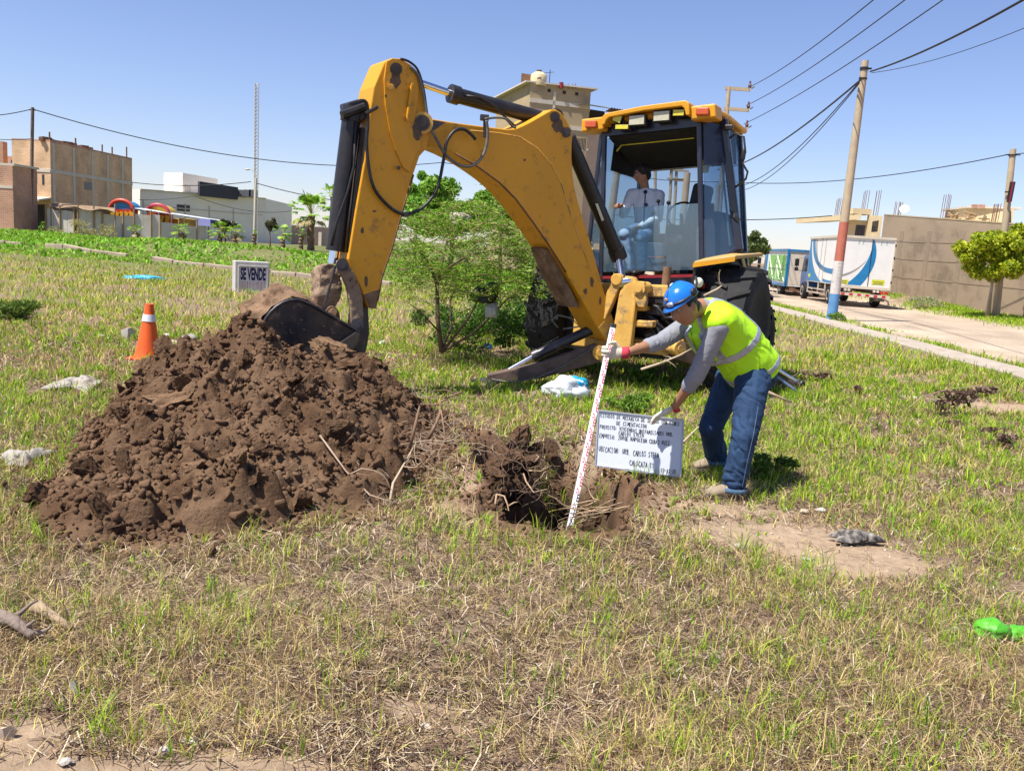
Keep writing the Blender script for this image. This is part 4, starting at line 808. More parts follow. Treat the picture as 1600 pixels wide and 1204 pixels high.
for px in (80, 122, 180): p = flat(P(px, 340, 52.0)); obj('pole', MB().cyl(p, p+UP*zat(px, 318, 52), .04, n=6), M_wood, aw)
def dome(px0, px1, py0, py1, Y, c1, c2, lab):
    a = P(px0, py1, Y); b = P(px1, py1, Y); h = zat((px0+px1)/2, py0, Y)-a.z; t = thing('inflatable_slide', lab, 'slide', flat(a)); r_ = (b-a).length/2; mid = (a+b)/2
    obj('arch', MB().prism([mid+V(r_*math.cos(x), 0, h*math.sin(x)) for x in np.linspace(0, math.pi, 17)], V(0, 1.2, 0)), colour('slide_a', c1, .4), t)
    obj('arch_trim', MB().tube([mid+V(r_*math.cos(x), -.03, h*math.sin(x)) for x in np.linspace(0, math.pi, 17)], .12, 8), colour('slide_b', c2, .4), t, smooth=True)
    obj('lower_wall', MB().prism([a+V(0, -.1, 0), b+V(0, -.1, 0), b+V(0, -.1, -1.3), a+V(0, -.1, -1.3)], V(0, .8, 0)), colour('slide_c', (.55, .05, .02), .4), t)
    for k in range(5): q = a.lerp(b, (k+.4)/5); obj('stripe', MB().prism([q+V(0, -.12, -.1), q+V(.28, -.12, -.25), q+V(.15, -.12, -.75), q+V(-.2, -.12, -.6)], V(0, .015, 0)), colour('slide_d%d' % k, (.75, .35, .02), .4), t)
dome(172, 208, 314, 327, 54, (.03, .22, .42), (.55, .06, .03), 'inflatable slide with a blue domed top behind the fence')
dome(230, 264, 321, 333, 56, (.65, .42, .03), (.45, .05, .06), 'inflatable slide with a yellow and red domed top behind the fence')
wa = thing('long_awning', 'long narrow white awning sloping down to the right past the palms', 'awning', flat(P(205, 340, 54)))
a, b = P(206, 326, 54), P(362, 349, 59); obj('sheet', MB().prism([a, b, b+V(0, 1.2, .03), a+V(0, 1.2, .05)], UP*.05), mat('white_sheet', (.75, .75, .73), (.65, .65, .62), 2, .6), wa)
for k in range(9): p = a.lerp(b, k/8); obj('pole', MB().cyl(flat(p)+UP*.2, p, .035, n=6), M_cem, wa)
for k, (px, c) in enumerate(((255, (.5, .06, .08)), (272, (.65, .35, .04)), (288, (.7, .42, .05)), (320, (.04, .05, .2)))):
    p = P(px, 346, 57); t = tag(obj('stall_canopy', MB().prism([p+V(-.45, -.3, -.25), p+V(.5, -.3, -.3), p+V(.35, 0, .15), p+V(-.3, 0, .2)], V(0, 1.4, 0)), colour('canopy_%d' % k, c), loc=p), ('small red stall canopy under the white awning', 'orange stall canopy next to the red canopy', 'yellow stall canopy right of the orange canopy', 'dark blue stall canopy near the brown tree')[k], 'canopy')

# white building, tower block on it and dark roof plant
A = P(219, 372, 70); B = P(413, 380, 79); E = P(455, 381, 83); zt = zat(219, 296, 70)
wb = thing('white_building', 'long low white building with a square stair block and dark rooftop screen', 'building', flat(A)); no = outn(A, B)
zr = zat(413, 310, 79); ze = zat(455, 320, 83)
obj('wall', MB().prism([flat(A), flat(B), flat(B)+UP*zr, flat(A)+UP*zt], -no*14), M_wht, wb)
obj('side_wall', MB().prism([flat(B)+no*.02, flat(E), flat(E)+UP*ze, flat(B)+no*.02+UP*zr], -outn(B, E)*3), M_wht, wb)
obj('parapet_trim', MB().bar(flat(A)+UP*zt+no*.04, flat(B)+UP*zr+no*.04, .12, .1), M_cem, wb)
for s_ in (.02, .33, .52, .72): obj('pilaster', facepoly(A, B, s_, s_+.008, .2, zt-.8, no, .05), M_cem, wb)
obj('string_course', facepoly(A, B, .02, .98, zt-1.25, zt-1.18, no, .05), M_cem, wb)
obj('window', facepoly(A, B, .27, .37, zat(285, 330, 73), zat(285, 320, 73), no, .02), M_dkw, wb); obj('gate', facepoly(A, B, .80, .93, .2, zat(385, 345, 77), no, .02), M_wht, wb)
a = P(285, 296, 74); b = P(340, 300, 78); z0, z1 = zt-.1, zat(285, 270, 74); obj('stair_block', MB().prism([flat(a)+UP*z0, flat(b)+UP*z0, flat(b)+UP*(z1-.1), flat(a)+UP*z1], -no*3), M_wht, wb)
for k in range(3): obj('vent', facepoly(a, b, .06+.06*k, .10+.06*k, z0+.3, z0+.9, no, .02), M_cem, wb)
a = P(312, 300, 73); b = P(372, 303, 76.5); z1 = zat(330, 285, 73.5); obj('roof_screen', MB().prism([flat(a)+UP*z0, flat(b)+UP*z0, flat(b)+UP*(z1-.12), flat(a)+UP*z1], -no*.3), colour('dark_screen', (.045, .045, .055)), wb)
for px in (377, 388, 396): a = P(px, 304, 77); obj('roof_unit', MB().box(a+UP*.1, (.6, .6, .6)), colour('unit_grey', (.12, .12, .13)), wb)
fw_ = thing('far_wall', 'low reddish far wall behind the tallest palm', 'wall', flat(P(455, 380, 84))); obj('wall', slab(P(455, 380, 84), P(560, 384, 88), 0, zat(470, 354, 84), .2, 1), mat('far_wall_paint', (.48, .32, .24), (.42, .28, .21), 2, .9), fw_)
obj('coping', slab(P(455, 380, 84)-V(0, .05, 0), P(560, 384, 88)-V(0, .05, 0), zat(470, 354, 84), zat(470, 354, 84)+.1, .3, 1), M_cem, fw_)
obj('pier', MB().box(flat(P(500, 380, 85.2))+UP*.9, (.3, .3, 1.9)), M_cem, fw_)

# block behind the arm: plastered tower with tank and a tin-roofed wing
A = P(812, 400, 45); B = P(904, 400, 46); zt = zat(812, 128, 45); zr = zat(904, 139, 46)
tb = thing('tower_block', 'tall tan plastered block with a water tank, behind the digging arm', 'building', flat(A)); no = outn(A, B)
obj('wall', MB().prism([flat(A), flat(B), flat(B)+UP*zr, flat(A)+UP*zt], -no*6), M_tan, tb)
obj('roof_slab', MB().prism([flat(A)-V(.3, 0, 0)+no*.15+UP*zt, flat(B)+V(.3, 0, 0)+no*.15+UP*zr, flat(B)+V(.3, 0, 0)+no*.15+UP*(zr+.07), flat(A)-V(.3, 0, 0)+no*.15+UP*(zt+.07)], -no*6.3), M_cem, tb)
obj('pilaster', facepoly(A, B, .38, .42, 5, zt-.3, no, .04), M_cem, tb); obj('band', facepoly(A, B, 0, 1, zat(850, 160, 45.4)-.1, zat(850, 160, 45.4)+.1, no, .04), M_cem, tb); obj('band', facepoly(A, B, 0, 1, zat(850, 196, 45.4)-.1, zat(850, 196, 45.4)+.1, no, .04), M_cem, tb)
for s_ in (.28, .53, .74): obj('vent_hole', facepoly(A, B, s_, s_+.05, zt-.35, zt-.2, no, .02), M_open, tb)
lr = MB(); a = P(814, 129, 45.6); lr.prism([a, a+V(.6, 0, -.05), a+V(.6, 0, .40), a+V(0, 0, .45)], V(0, .4, 0)); obj('roof_shed', lr, M_rebar, tb)
tk = P(841, 134, 45.4); tk_ = thing('water_tank', 'cream plastic water tank on the tan block roof', 'tank', tk-UP*.02)
obj('tank_body', MB().lathe([(.40, 0), (.41, .05), (.41, .50), (.38, .54), (.22, .66), (.13, .68)], tk-UP*.02, 24), mat('tank_cream', (.66, .52, .30), (.60, .47, .27), 3, .5), tk_, smooth=40); obj('lid', MB().lathe([(.14, .66), (.14, .74), (.10, .78)], tk-UP*.02, 18), colour('tank_lid', (.10, .07, .05)), tk_)
obj('mark', MB().box(tk+V(.02, -.412, .30), (.2, .004, .05), Matrix.Rotation(R(-12), 3, 'Y')), colour('tank_mark', (.06, .05, .04)), tk_)
obj('ariel', MB().cyl(tk+V(.55, 0, -.1), tk+V(.55, 0, .8), .02, n=6).bar(tk+V(.25, 0, .62), tk+V(.75, 0, .70), .02, .02), M_blk, tb)
obj('roof_bin', MB().cyl(P(877, 138, 45.4), P(877, 129, 45.4), .11, n=12), M_redp, tb)
for px in (888, 895, 899): obj('rebar', MB().cyl(P(px, 139, 45.6), P(px, 131, 45.6), .02, n=6), M_rebar, tb)
a = P(903, 155, 46.3); b = P(952, 163, 48); wg = thing('tin_roofed_wing', 'open top floor under corrugated tin sheets beside the tan block', 'building', flat(a))
tin = MB(); rows = []
for i in range(33):
    t = i/32; p = a.lerp(b, t)+UP*.05*(i % 2); rows.append([p+V(0, -1.3, -.45), p+V(0, 3, .3)])
tin.grid(rows); obj('tin_roof', tin, mat('tin_sheet', (.17, .16, .11), (.12, .11, .08), 4, .6, .3), wg)
tin2 = MB(); rows = []
for i in range(21):
    t = i/20; p = b.lerp(P(992, 170, 49), t)+UP*(.05*(i % 2)-.05); rows.append([p+V(0, -1.0, -.3), p+V(0, 3, .1)])
tin2.grid(rows); obj('tin_roof', tin2, M_tarp, wg)
obj('lower_wall', MB().prism([flat(a), flat(b), flat(b)+UP*zat(950, 215, 48), flat(a)+UP*zat(905, 190, 46.3)], V(0, 5, 0)), mat('wing_wall', (.50, .37, .27), (.44, .33, .24), 1, .9), wg)
obj('back_wall', MB().prism([flat(a)+V(0, 2.5, 5), flat(b)+V(0, 2.5, 5), flat(b)+V(0, 2.5, 0)+UP*b.z, flat(a)+V(0, 2.5, 0)+UP*a.z], V(0, .1, 0)), M_open, wg)
obj('pale_sheet', MB().prism([P(902, 166, 46.2), P(922, 169, 46.8), P(922, 174, 46.8), P(902, 172, 46.2)], V(0, .04, 0)), M_wht, wg)
for k in range(9): p = P(896+k*2.2, 236, 45.2); obj('railing_bar', MB().cyl(p, p+UP*.62, .025, n=6), M_open, wg)
obj('railing_slab', MB().bar(P(893, 238, 45.2), P(918, 234, 45.4), .3, .08), M_cem, wg)

# right: long rendered wall of a house under construction, with its yellow front
A = P(1366, 456, 45.2); B = P(1602, 500, 35); ex = flat(B-A)*.6; zA = zat(1366, 335, 45.2); zB = zat(1602, 352, 35)
rb = thing('rendered_wall_building', 'long grey brown rendered wall of a half built house beyond the road', 'building', flat(A)); no = outn(A, B)
B2_ = flat(B)+ex; z2_ = zB-.35
wl = MB(); nseg = 16; rows = []
obj('wall', MB().prism([flat(A)-UP*.3, B2_-UP*.3, B2_+UP*z2_, flat(B)+UP*zB, flat(A)+UP*zA], -no*.3), M_render, rb)
obj('back_wall', MB().prism([flat(A)-no*8, B2_-no*8, B2_-no*8+UP*(z2_-.6), flat(A)-no*8+UP*(zA-.6)], -no*.3), M_render, rb)
obj('roof_slab', MB().prism([flat(A)-no*.3+UP*(zA-.35), B2_-no*.3+UP*(z2_-.35), B2_-no*8+UP*(z2_-.55), flat(A)-no*8+UP*(zA-.55)], UP*.12), M_cem, rb)
for k, z_ in enumerate((1.25, 2.15, 3.0)): obj('joint_line', MB().bar(flat(A)+no*.004+UP*(z_+.12), flat(B)+no*.004+UP*z_, .02, .05), M_render2, rb)
for s_ in (.16, .36, .58, .80): q0 = flat(A).lerp(flat(B), s_); obj('column_strip', MB().bar(q0+no*.004+UP*.3, q0+no*.004+UP*(zB-.15), .02, .32, up=flat(B-A)), M_render2, rb)
obj('coping', MB().bar(flat(A)-no*.15+UP*(zA+.03), flat(B)-no*.15+UP*(zB+.03), .34, .05), M_tan, rb)
for k, (px, py0_, py1_) in enumerate(((1405, 330, 316), (1478, 340, 306), (1556, 347, 322))):
    for j in range(6): p = P(px-5+j*1.9, py0_, 45.5-2.6*k)+V(0, random.uniform(0, .3), -.5); obj('rebar', MB().cyl(p, p+V(.04+.03*random.random(), 0, .5+(py0_-py1_)*.031+.1*random.random()), .016, n=5), M_rebar, rb)
for k in range(16): p = P(1486+random.random()*45, 343-random.random()*8, 42.5); obj('timber', MB().bar(p, p+V(random.uniform(-.8, .8), random.uniform(.2, .8), random.uniform(-.15, .2)), .07, .06), M_wood, rb)
dish = MB().lathe([(.02, 0), (.15, .03), (.24, .09), (.23, .10), (.14, .05), (.01, .02)], P(1413, 328, 45.3), 18, V(-.4, -.8, .5)); obj('satellite_dish', dish, M_wht, rb, smooth=True)
a = P(1508, 350, 44); b = P(1581, 352, 42); zy = zat(1508, 325, 44); yh = obj('rooftop_room', MB().prism([flat(a)+UP*(a.z-.4), flat(b)+UP*(b.z-.4), flat(b)+UP*(zy-.06), flat(a)+UP*zy], V(.4, 3, 0)), M_ylw, rb)
obj('room_slab', MB().prism([flat(a)+V(-.15, -.25, zy), flat(b)+V(.2, -.25, zy-.06), flat(b)+V(.5, 3.1, zy-.06), flat(a)+V(.2, 3.1, zy)], UP*.09), M_cem, yh); obj('room_opening', MB().prism([P(1572, 350, 42.0), P(1580, 351, 41.8), P(1580, 329, 41.8), P(1572, 328, 42.0)], V(0, .05, 0)), M_open, yh)
for px in (1523, 1534): obj('loose_brick', MB().box(P(px, 322, 43), (.25, .16, .16)), M_brick2, rb)
# yellow front with cantilevered slab
A4 = P(1302, 440, 49); B4 = P(1343, 440, 48.5); C4 = P(1366, 440, 45.5)
yf = thing('yellow_house_front', 'pale yellow house front with a jutting roof slab above the white truck', 'building', flat(A4)); zt = zat(1302, 342, 49); n4 = outn(A4, B4)
obj('wall', MB().prism([flat(A4), flat(B4), flat(B4)+UP*zt, flat(A4)+UP*zt], -n4*5), M_ylw, yf)
bw_ = outn(B4, C4); obj('bay', MB().prism([flat(B4)+bw_*.02, flat(C4), flat(C4)+UP*zat(1366, 337, 45.5), flat(B4)+bw_*.02+UP*zat(1343, 335, 48.5)], V(1.0, 2.5, 0)), M_ylw, yf)
obj('roof_slab', MB().prism([P(1288, 345, 48.6), P(1345, 343, 48.0), P(1345, 343, 48.0)+V(0, 5, 0), P(1288, 345, 48.6)+V(0, 5, 0)], UP*.28), M_ylw, yf)
obj('roof_box', MB().box(P(1342, 331, 48.6), (1.0, 1, .3)), M_ylw, yf)
for (px0, px1) in ((.02, .20), (.60, .95)):
    f_ = obj('window', facepoly(A4, B4, px0, px1, zat(1310, 368, 49), zat(1310, 350, 49), n4, .02), M_dkw, yf)
    for k in range(3): s_ = px0+(px1-px0)*(k+.5)/3; obj('window_bar', facepoly(A4, B4, s_-.008, s_+.008, zat(1310, 368, 49), zat(1310, 350, 49), n4, .04), M_rebar, f_)
obj('window', facepoly(B4, C4, .40, .80, zat(1357, 361, 46.5), zat(1357, 344, 46.5), bw_, .02), M_dkw, yf)
for k, (px, py0_, py1_) in enumerate(((1309, 336, 312), (1350, 330, 301), (1371, 332, 300))):
    for j in range(5): p = P(px-4.5+j*2.2, py0_, 49.5)+V(0, random.uniform(0, .4), 0); obj('rebar', MB().cyl(p-UP*.2, p+V(.05, 0, (py0_-py1_)*.0355+.15*random.random()), .017, n=5), M_rebar, yf)

# ---- poles
def pole(px, pytop, base, r0_, r1_, m, lab, name='utility_pole', lean=V(0, 0, 0)):
    Y = base.y; top = P(px, pytop, Y); t = thing(name, lab, 'pole', base); top = V(base.x*.35+top.x*.65, Y, top.z) if lean is None else top
    obj('shaft', MB().tube([base-UP*.3, top], [r0_, r1_], 16), m, t, smooth=40); return t, top
pb = onG(1299, 500); pt, ptop = pole(1352, 95, pb, .155, .10, M_polec, 'concrete pole with faded red, white and blue bands beside the footpath', 'painted_pole')
ax_ = (ptop-pb); 
def onp(py):                                    # along this pole at a pixel row
    lo_, hi_ = 0.0, 1.0
    for _ in range(40):
        mid = (lo_+hi_)/2; p = pb+ax_*mid; d = p-CAM; y = CY-FPX*d.dot(CU)/d.dot(CF)
        if y > py: lo_ = mid
        else: hi_ = mid
    return (lo_+hi_)/2
def band(y0_, y1_, c, nm):
    a, b = onp(y0_), onp(y1_); ra = .155-(.055)*a+.003; rb_ = .155-.055*b+.003
    obj(nm, MB().tube([pb+ax_*a, pb+ax_*b], [ra, rb_], 20, False), mat(nm, c, tuple(x*.8 for x in c), 4, .8, dirt=(.42, .33, .25), damt=.33, dsc=5), pt, smooth=True)
band(507, 459, (.10, .26, .48), 'blue_paint'); band(459, 408, (.62, .58, .54), 'white_paint'); band(408, 347, (.46, .14, .09), 'red_paint')
for k in range(7):
    a = onp(412+k*5.5); c = pb+ax_*a; r_ = .158-.055*a; obj('scrawl', MB().prism([c+V(-.06+.01*k % 3, -r_*.96-.004, 0), c+V(.05, -r_*.97-.004, .005), c+V(.05, -r_*.97-.004, .02), c+V(-.06, -r_*.96-.004, .015)], V(0, .002, 0)), M_polec, pt)
obj('cable_clamp', MB().cyl(pb+ax_*.965-UP*.0, pb+ax_*.975, .125, n=14).bar(pb+ax_*.97, pb+ax_*.97+V(.22, 0, .02), .03, .05), M_blk, pt, smooth=40); obj('cable_clamp', MB().cyl(pb+ax_*.93, pb+ax_*.936, .122, n=14), M_blk, pt, smooth=40)
lb_ = P(48, 380, 52); lb_.z = gz1(lb_.x, lb_.y); lp, lptop = pole(51, 168, lb_, .11, .09, mat('dark_wood_pole', (.13, .085, .07), (.2, .14, .11), 4, .9), 'tall dark wooden pole standing before the brick house on the left'); obj('cable_clamp', MB().bar(lptop-V(.2, 0, .15), lptop+V(.25, 0, -.15), .05, .05), M_blk, lp)
rb_b = P(1560, 470, 33.5); rb_b.z = .2; rp, rptop = pole(1583, 233, rb_b, .14, .11, M_polec, 'concrete pole with a dark transformer rack above the yellow green tree')
obj('clamp', MB().cyl(rptop-UP*.25, rptop-UP*.2, .14, n=12).bar(rptop-V(.25, 0, .22), rptop+V(.3, 0, -.2), .04, .04), M_blk, rp); tr_ = P(1577, 300, 33.3)
for k in range(3): obj('rack_bar', MB().bar(P(1574+k*2.6, 316-k*.5, 33.3), P(1580+k*2.6, 284, 33.3), .05, .06), M_redp if k == 1 else M_blk, rp)
obj('rack_bracket', MB().bar(P(1570, 300, 33.4), P(1578, 300, 33.3), .05, .05), M_blk, rp)
mb_ = P(1117, 430, 45); mb_.z = 0; mp_, mtop = pole(1139, 136, mb_, .16, .10, M_polec, 'concrete line pole with three cross arms rising behind the cab', 'line_pole')
for k, py in enumerate((138, 170, 199)):
    a = P(1136-k*2.2, py, 45); ar = obj('cross_arm', MB().bar(a-V(.1, 0, 0), a+V(1.15, -.1, -.02), .12, .16), M_polec, mp_); i0 = a+V(1.1, -.1, .05); obj('insulator', MB().tube([i0, i0+UP*.12, i0+UP*.22, i0+UP*.34], [.06, .09, .05, .04], 8), colour('insulator_brown', (.12, .04, .035), .3), ar)
    obj('insulator_pin', MB().tube([i0+V(.1, 0, 0), i0+V(.22, 0, .1)], .04, 6), M_blk, ar)
def bgpole(px0, py0_, px1, py1_, Y, r_, lab, arms=()):
    b_ = P(px0, py0_, Y); b_.z = 0; t, top = pole(px1, py1_, b_, r_, r_*.8, M_polec, lab, 'line_pole')
    for py in arms: a = P(px1+(px0-px1)*(py-py1_)/(py0_-py1_)-6, py, Y-.1); obj('cross_arm', MB().bar(a, a+V(.9, 0, 0), .1, .1), M_polec, t)
    return t
bgpole(1058, 440, 1074, 270, 30, .14, 'short thick concrete post with a rounded top, seen through the cab'); bgpole(940, 440, 966, 255, 34, .16, 'wide pale concrete pole seen through the cab left of the driver')
bgpole(1040, 440, 1050, 252, 50, .10, 'thin pole of the twin frame seen through the cab, left one', (262, 279)); bgpole(1048, 440, 1058, 252, 50, .10, 'thin pole of the twin frame seen through the cab, right one', (266, 281)); bgpole(1023, 440, 1024, 250, 60, .12, 'plain distant pole seen through the cab beside the driver')
bgpole(1115, 430, 1122, 290, 38, .13, 'distant pole seen through the corner pane of the cab')
# lattice mast and street lamp
mb2 = P(399, 386, 66); mb2.z = .3; mt = P(401, 130, 66); ms_ = thing('lattice_mast', 'slender lattice radio mast rising behind the street lamp', 'mast', mb2)
for k in range(3):
    a = 2*math.pi*k/3; of = V(math.cos(a)*.16, math.sin(a)*.16, 0); obj('mast_leg', MB().cyl(mb2+of, mt+of, .025, n=6), M_cem, ms_)
br_ = MB(); nb = 46
for j in range(nb):
    for k in range(3):
        a0, a1 = 2*math.pi*k/3, 2*math.pi*(k+1)/3; p = mb2.lerp(mt, j/nb)+V(math.cos(a0)*.16, math.sin(a0)*.16, 0); q = mb2.lerp(mt, (j+1)/nb)+V(math.cos(a1)*.16, math.sin(a1)*.16, 0); br_.tube([p, q], .016, 4)
obj('bracing', br_, M_cem, ms_)
lb2 = P(397, 388, 60); lb2.z = .4; lt = P(400, 278, 60); ls = thing('street_lamp', 'grey street lamp post with a curved arm before the white building', 'street lamp', lb2)
obj('post', MB().tube([lb2, lt], [.11, .08], 10), M_cem, ls, smooth=40); obj('post_foot', MB().cyl(lb2, lb2+UP*.75, .115, n=10), colour('post_blue', (.05, .06, .12)), ls); obj('lamp_arm', MB().tube([lt, lt+V(-.05, 0, .3), lt+V(-.25, 0, .5), lt+V(-.5, 0, .55)], .03, 6), M_cem, ls); obj('lamp_head', MB().ell(lt+V(-.58, 0, .53), (.18, .1, .07), 10, 6), M_cem, ls, smooth=True)
# wires
def wire(lab, pts, r_, n=24, sag=None):
    pts = [P(*q) for q in pts]; out = []
    for i in range(len(pts)-1):
        for t in np.linspace(0, 1, n, endpoint=False): out.append(pts[i].lerp(pts[i+1], t)-UP*(4*t*(1-t)*(sag[i] if sag else 0)))
    out.append(pts[-1]); o = obj('overhead_wire', MB().tube(out, r_, 5), M_wire, loc=pts[0]); return tag(o, lab, 'wire', 'overhead wires')
wire('thick wire sagging from the left wooden pole to the digging arm', [(52, 171, 52), (690, 254, 70), (930, 262, 78)], .030, sag=[1.35, .3])
wire('wire from the left wooden pole out of the left edge', [(48, 171, 52), (-40, 182, 50)], .025, sag=[.1]); wire('low wire over the terrace house', [(48, 217, 52), (-40, 214, 54)], .022, sag=[.1])
wire('wire from the brick house to the street lamp', [(207, 285, 66), (392, 284, 60)], .028, sag=[.25]); wire('wire from the street lamp down to the dark cylinder', [(400, 286, 60), (560, 318, 58)], .030, sag=[.15]); wire('faint wire above the white building front', [(217, 312, 66), (304, 306, 66), (453, 330, 78)], .02, sag=[.1, .5])
for k, (p0, p1) in enumerate((((1169, 137, 45), (1372, -6, 22)), ((1166, 165, 45), (1422, -6, 22)), ((1162, 194, 45), (1482, -6, 22)))): wire(('uppermost thin wire from the line pole to the top edge', 'middle thin wire from the line pole to the top edge', 'lowest thin wire from the line pole to the top edge')[k], [p0, p1], .016, sag=[.2])
wire('thick black wire from the painted pole to the top right corner', [(1360, 112, 26.5), (1620, -12, 15)], .024, sag=[.12]); wire('faint thin wire right of the thick black wire', [(1362, 114, 26.5), (1620, 36, 19)], .009, sag=[.15])
wire('thick wire from the painted pole down behind the cab', [(1345, 125, 26.5), (1120, 265, 60)], .030, sag=[.6]); wire('faint twin wire below the thick wire from the painted pole', [(1343, 128, 26.5), (1120, 285, 60)], .018, sag=[1.3]); wire('faint second twin wire below the thick wire', [(1343, 130, 26.5), (1118, 288, 60)], .016, sag=[1.5])
wire('wire from the right hand pole across the sky to the cab', [(1582, 240, 33.5), (1140, 284, 50), (960, 270, 60)], .020, sag=[.45, .2]); wire('low wire from the yellow house front to the cab', [(1300, 337, 48), (1100, 342, 52), (940, 332, 60)], .026, sag=[.12, .2]); wire('wire from the right hand pole to the right edge', [(1584, 241, 33.5), (1640, 236, 32)], .018)

# ---- trucks
M_tw = mat('truck_white', (.74, .73, .70), (.68, .67, .64), 2, .45, dirt=(.5, .46, .40), damt=.15, dsc=2); M_tb = mat('truck_blue', (.015, .19, .42), (.012, .16, .36), 3, .35); M_tg = mat('truck_swoosh_grey', (.30, .28, .26), (.26, .25, .23), 3, .5)
M_trb = mat('truck_frame', (.10, .085, .07), (.16, .13, .10), 5, .8); M_tc = mat('truck_cab_blue', (.02, .10, .30), (.02, .08, .24), 3, .3, coat=.3); M_plac = mat('placard_yellow', (.62, .62, .03), (.5, .52, .03), 8, .5); M_tgr = mat('truck_green', (.20, .48, .10), (.16, .40, .08), 3, .5)
TD = V(.08, .997, 0); TX = V(.997, -.08, 0)
def truck_base(name, lab, org, z0, z1, wd, ln):
    t = thing(name, lab, 'truck', org)
    def q(u, v, z): return org+TX*u+TD*v+UP*(z-org.z)
    TR = Matrix((TX, TD, UP)).transposed()
    obj('cargo_box', MB().prism([q(0, 0, z0), q(wd, 0, z0), q(wd, ln, z0), q(0, ln, z0)], UP*(z1-z0)), M_tw, t, bevel=.02)
    obj('frame_rails', MB().bar(q(wd*.3, .2, z0-.18), q(wd*.3, ln+1.4, z0-.18), .1, .2).bar(q(wd*.7, .2, z0-.18), q(wd*.7, ln+1.4, z0-.18), .1, .2).bar(q(.05, ln*.55, z0-.1), q(wd-.05, ln*.55, z0-.1), .1, .12), M_trb, t)
    for (u, v) in ((.14, 1.35), (wd-.14, 1.35), (.14, ln+.7), (wd-.14, ln+.7)):
        c = q(u, v, org.z+.41); wh = obj('wheel', MB().lathe([(.2, -.13), (.38, -.13), (.41, -.08), (.41, .08), (.38, .13), (.2, .13)], c, 28, TX), M_rub, t, smooth=40); obj('rim', MB().lathe([(.05, -.10), (.2, -.135), (.23, -.14), (.23, .14), (.2, .135), (.05, .10)], c, 20, TX), M_cem, wh, smooth=40)
    cab_ = MB().prism([q(.12, ln+.1, org.z+.55), q(.12, ln+1.75, org.z+.55), q(.12, ln+1.75, org.z+1.25), q(.12, ln+1.45, org.z+2.1), q(.12, ln+.1, org.z+2.15)], TX*(wd-.24)); obj('cab', cab_, M_tc, t, bevel=.04)
    obj('cab_window', MB().prism([q(.11, ln+.6, org.z+1.35), q(.11, ln+1.6, org.z+1.35), q(.11, ln+1.4, org.z+1.95), q(.11, ln+.6, org.z+2.0)], TX*.02), M_dkw, t)
    mi = obj('mirror', MB().tube([q(.1, ln+1.6, org.z+2.0), q(-.15, ln+1.7, org.z+1.95), q(-.15, ln+1.7, org.z+1.4), q(.1, ln+1.65, org.z+1.35)], .02, 6).box(q(-.15, ln+1.68, org.z+1.75), (.2, .06, .36), TR).box(q(-.15, ln+1.68, org.z+1.42), (.18, .06, .18), TR), M_blk, t)
    gd = MB()
    for z in (.30, .48): gd.bar(q(.03, 2.0, z0-z), q(.03, ln-.3, z0-z), .03, .07)
    for v in (2.0, 3.2, ln-.3): gd.bar(q(.03, v, z0), q(.03, v, z0-.52), .04, .05)
    obj('side_guard', gd, M_cem, t)
    return t, q, TR
o1 = flat(P(1305, 470, 37.3)); o1.z = 0.0; o1.z = gz1(o1.x+1, o1.y+3)
t1, q, TR = truck_base('box_truck', 'white box truck with blue swooshes parked nose away on the dirt road', o1, zat(1322, 446, 37.3), zat(1322, 369, 37.3), 2.2, 5.4); z0, z1 = zat(1322, 446, 37.3), zat(1322, 369, 37.3); hh = z1-z0
def printed(face, pts, m, nm, par, lift=.005):  # flat print: (s, t) on the box side or rear, t up
    v = [(q(-lift, 5.4*(1-s), z0+hh*t) if face == 's' else q(2.2*s, -lift, z0+hh*t)) for s, t in pts]; obj(nm, MB().prism(v, (TX if face == 's' else TD)*.003), m, par)
def curve_(f, n=14): return [f(i/(n-1)) for i in range(n)]
def ribbon(face, top, bot, m, nm, par, lift=.005):
    n = len(top)
    mbx = MB(); vs = []
    for (s, t) in top+bot[::-1]: vs.append(q(-lift, 5.4*(1-s), z0+hh*t) if face == 's' else q(2.2*s, -lift, z0+hh*t))
    k = len(vs); mbx.add(vs, [(i, i+1, k-2-i, k-1-i) for i in range(n-1)]); obj(nm, mbx, m, par)
def bez(p0, p1, p2, n=14): return [((1-t)**2*p0[0]+2*t*(1-t)*p1[0]+t*t*p2[0], (1-t)**2*p0[1]+2*t*(1-t)*p1[1]+t*t*p2[1]) for t in np.linspace(0, 1, n)]
ribbon('s', bez((.01, .98), (.01, .5), (.01, .02)), bez((.05, .98), (.10, .22), (.52, .02)), M_tb, 'blue_swoosh', t1)
ribbon('s', bez((.09, .98), (.12, .15), (.98, .22)), bez((.17, .98), (.22, .22), (.98, .34)), M_tb, 'blue_swoosh', t1)
ribbon('s', bez((.20, .98), (.25, .25), (.60, .27)), bez((.23, .98), (.28, .32), (.60, .29)), M_tg, 'grey_swoosh', t1)
ribbon('s', bez((.55, .10), (.75, .04), (.98, .10)), bez((.55, .03), (.75, .02), (.98, .02)), M_tb, 'blue_swoosh', t1)
ribbon('r', bez((.58, .95), (.56, .35), (.14, .02)), bez((.60, .95), (.78, .5), (.44, .02)), M_tb, 'blue_swoosh', t1)
ribbon('r', bez((.0, .16), (.35, .24), (.54, .62)), bez((.0, .21), (.32, .27), (.535, .60)), M_tg, 'grey_swoosh', t1)
for (s0, s1, a, b) in ((.02, .20, .03, .12), (.64, .88, .05, .16)):
    pl_ = None; printed('r', [(s0, a), (s1, a), (s1, b), (s0, b)], M_plac, 'placard', t1, .008)
    for k in range(2): printed('r', [(s0+.03, a+.02+k*.035), (s1-.03, a+.02+k*.035), (s1-.03, a+.032+k*.035), (s0+.03, a+.032+k*.035)], M_trb, 'placard_line', t1, .012)
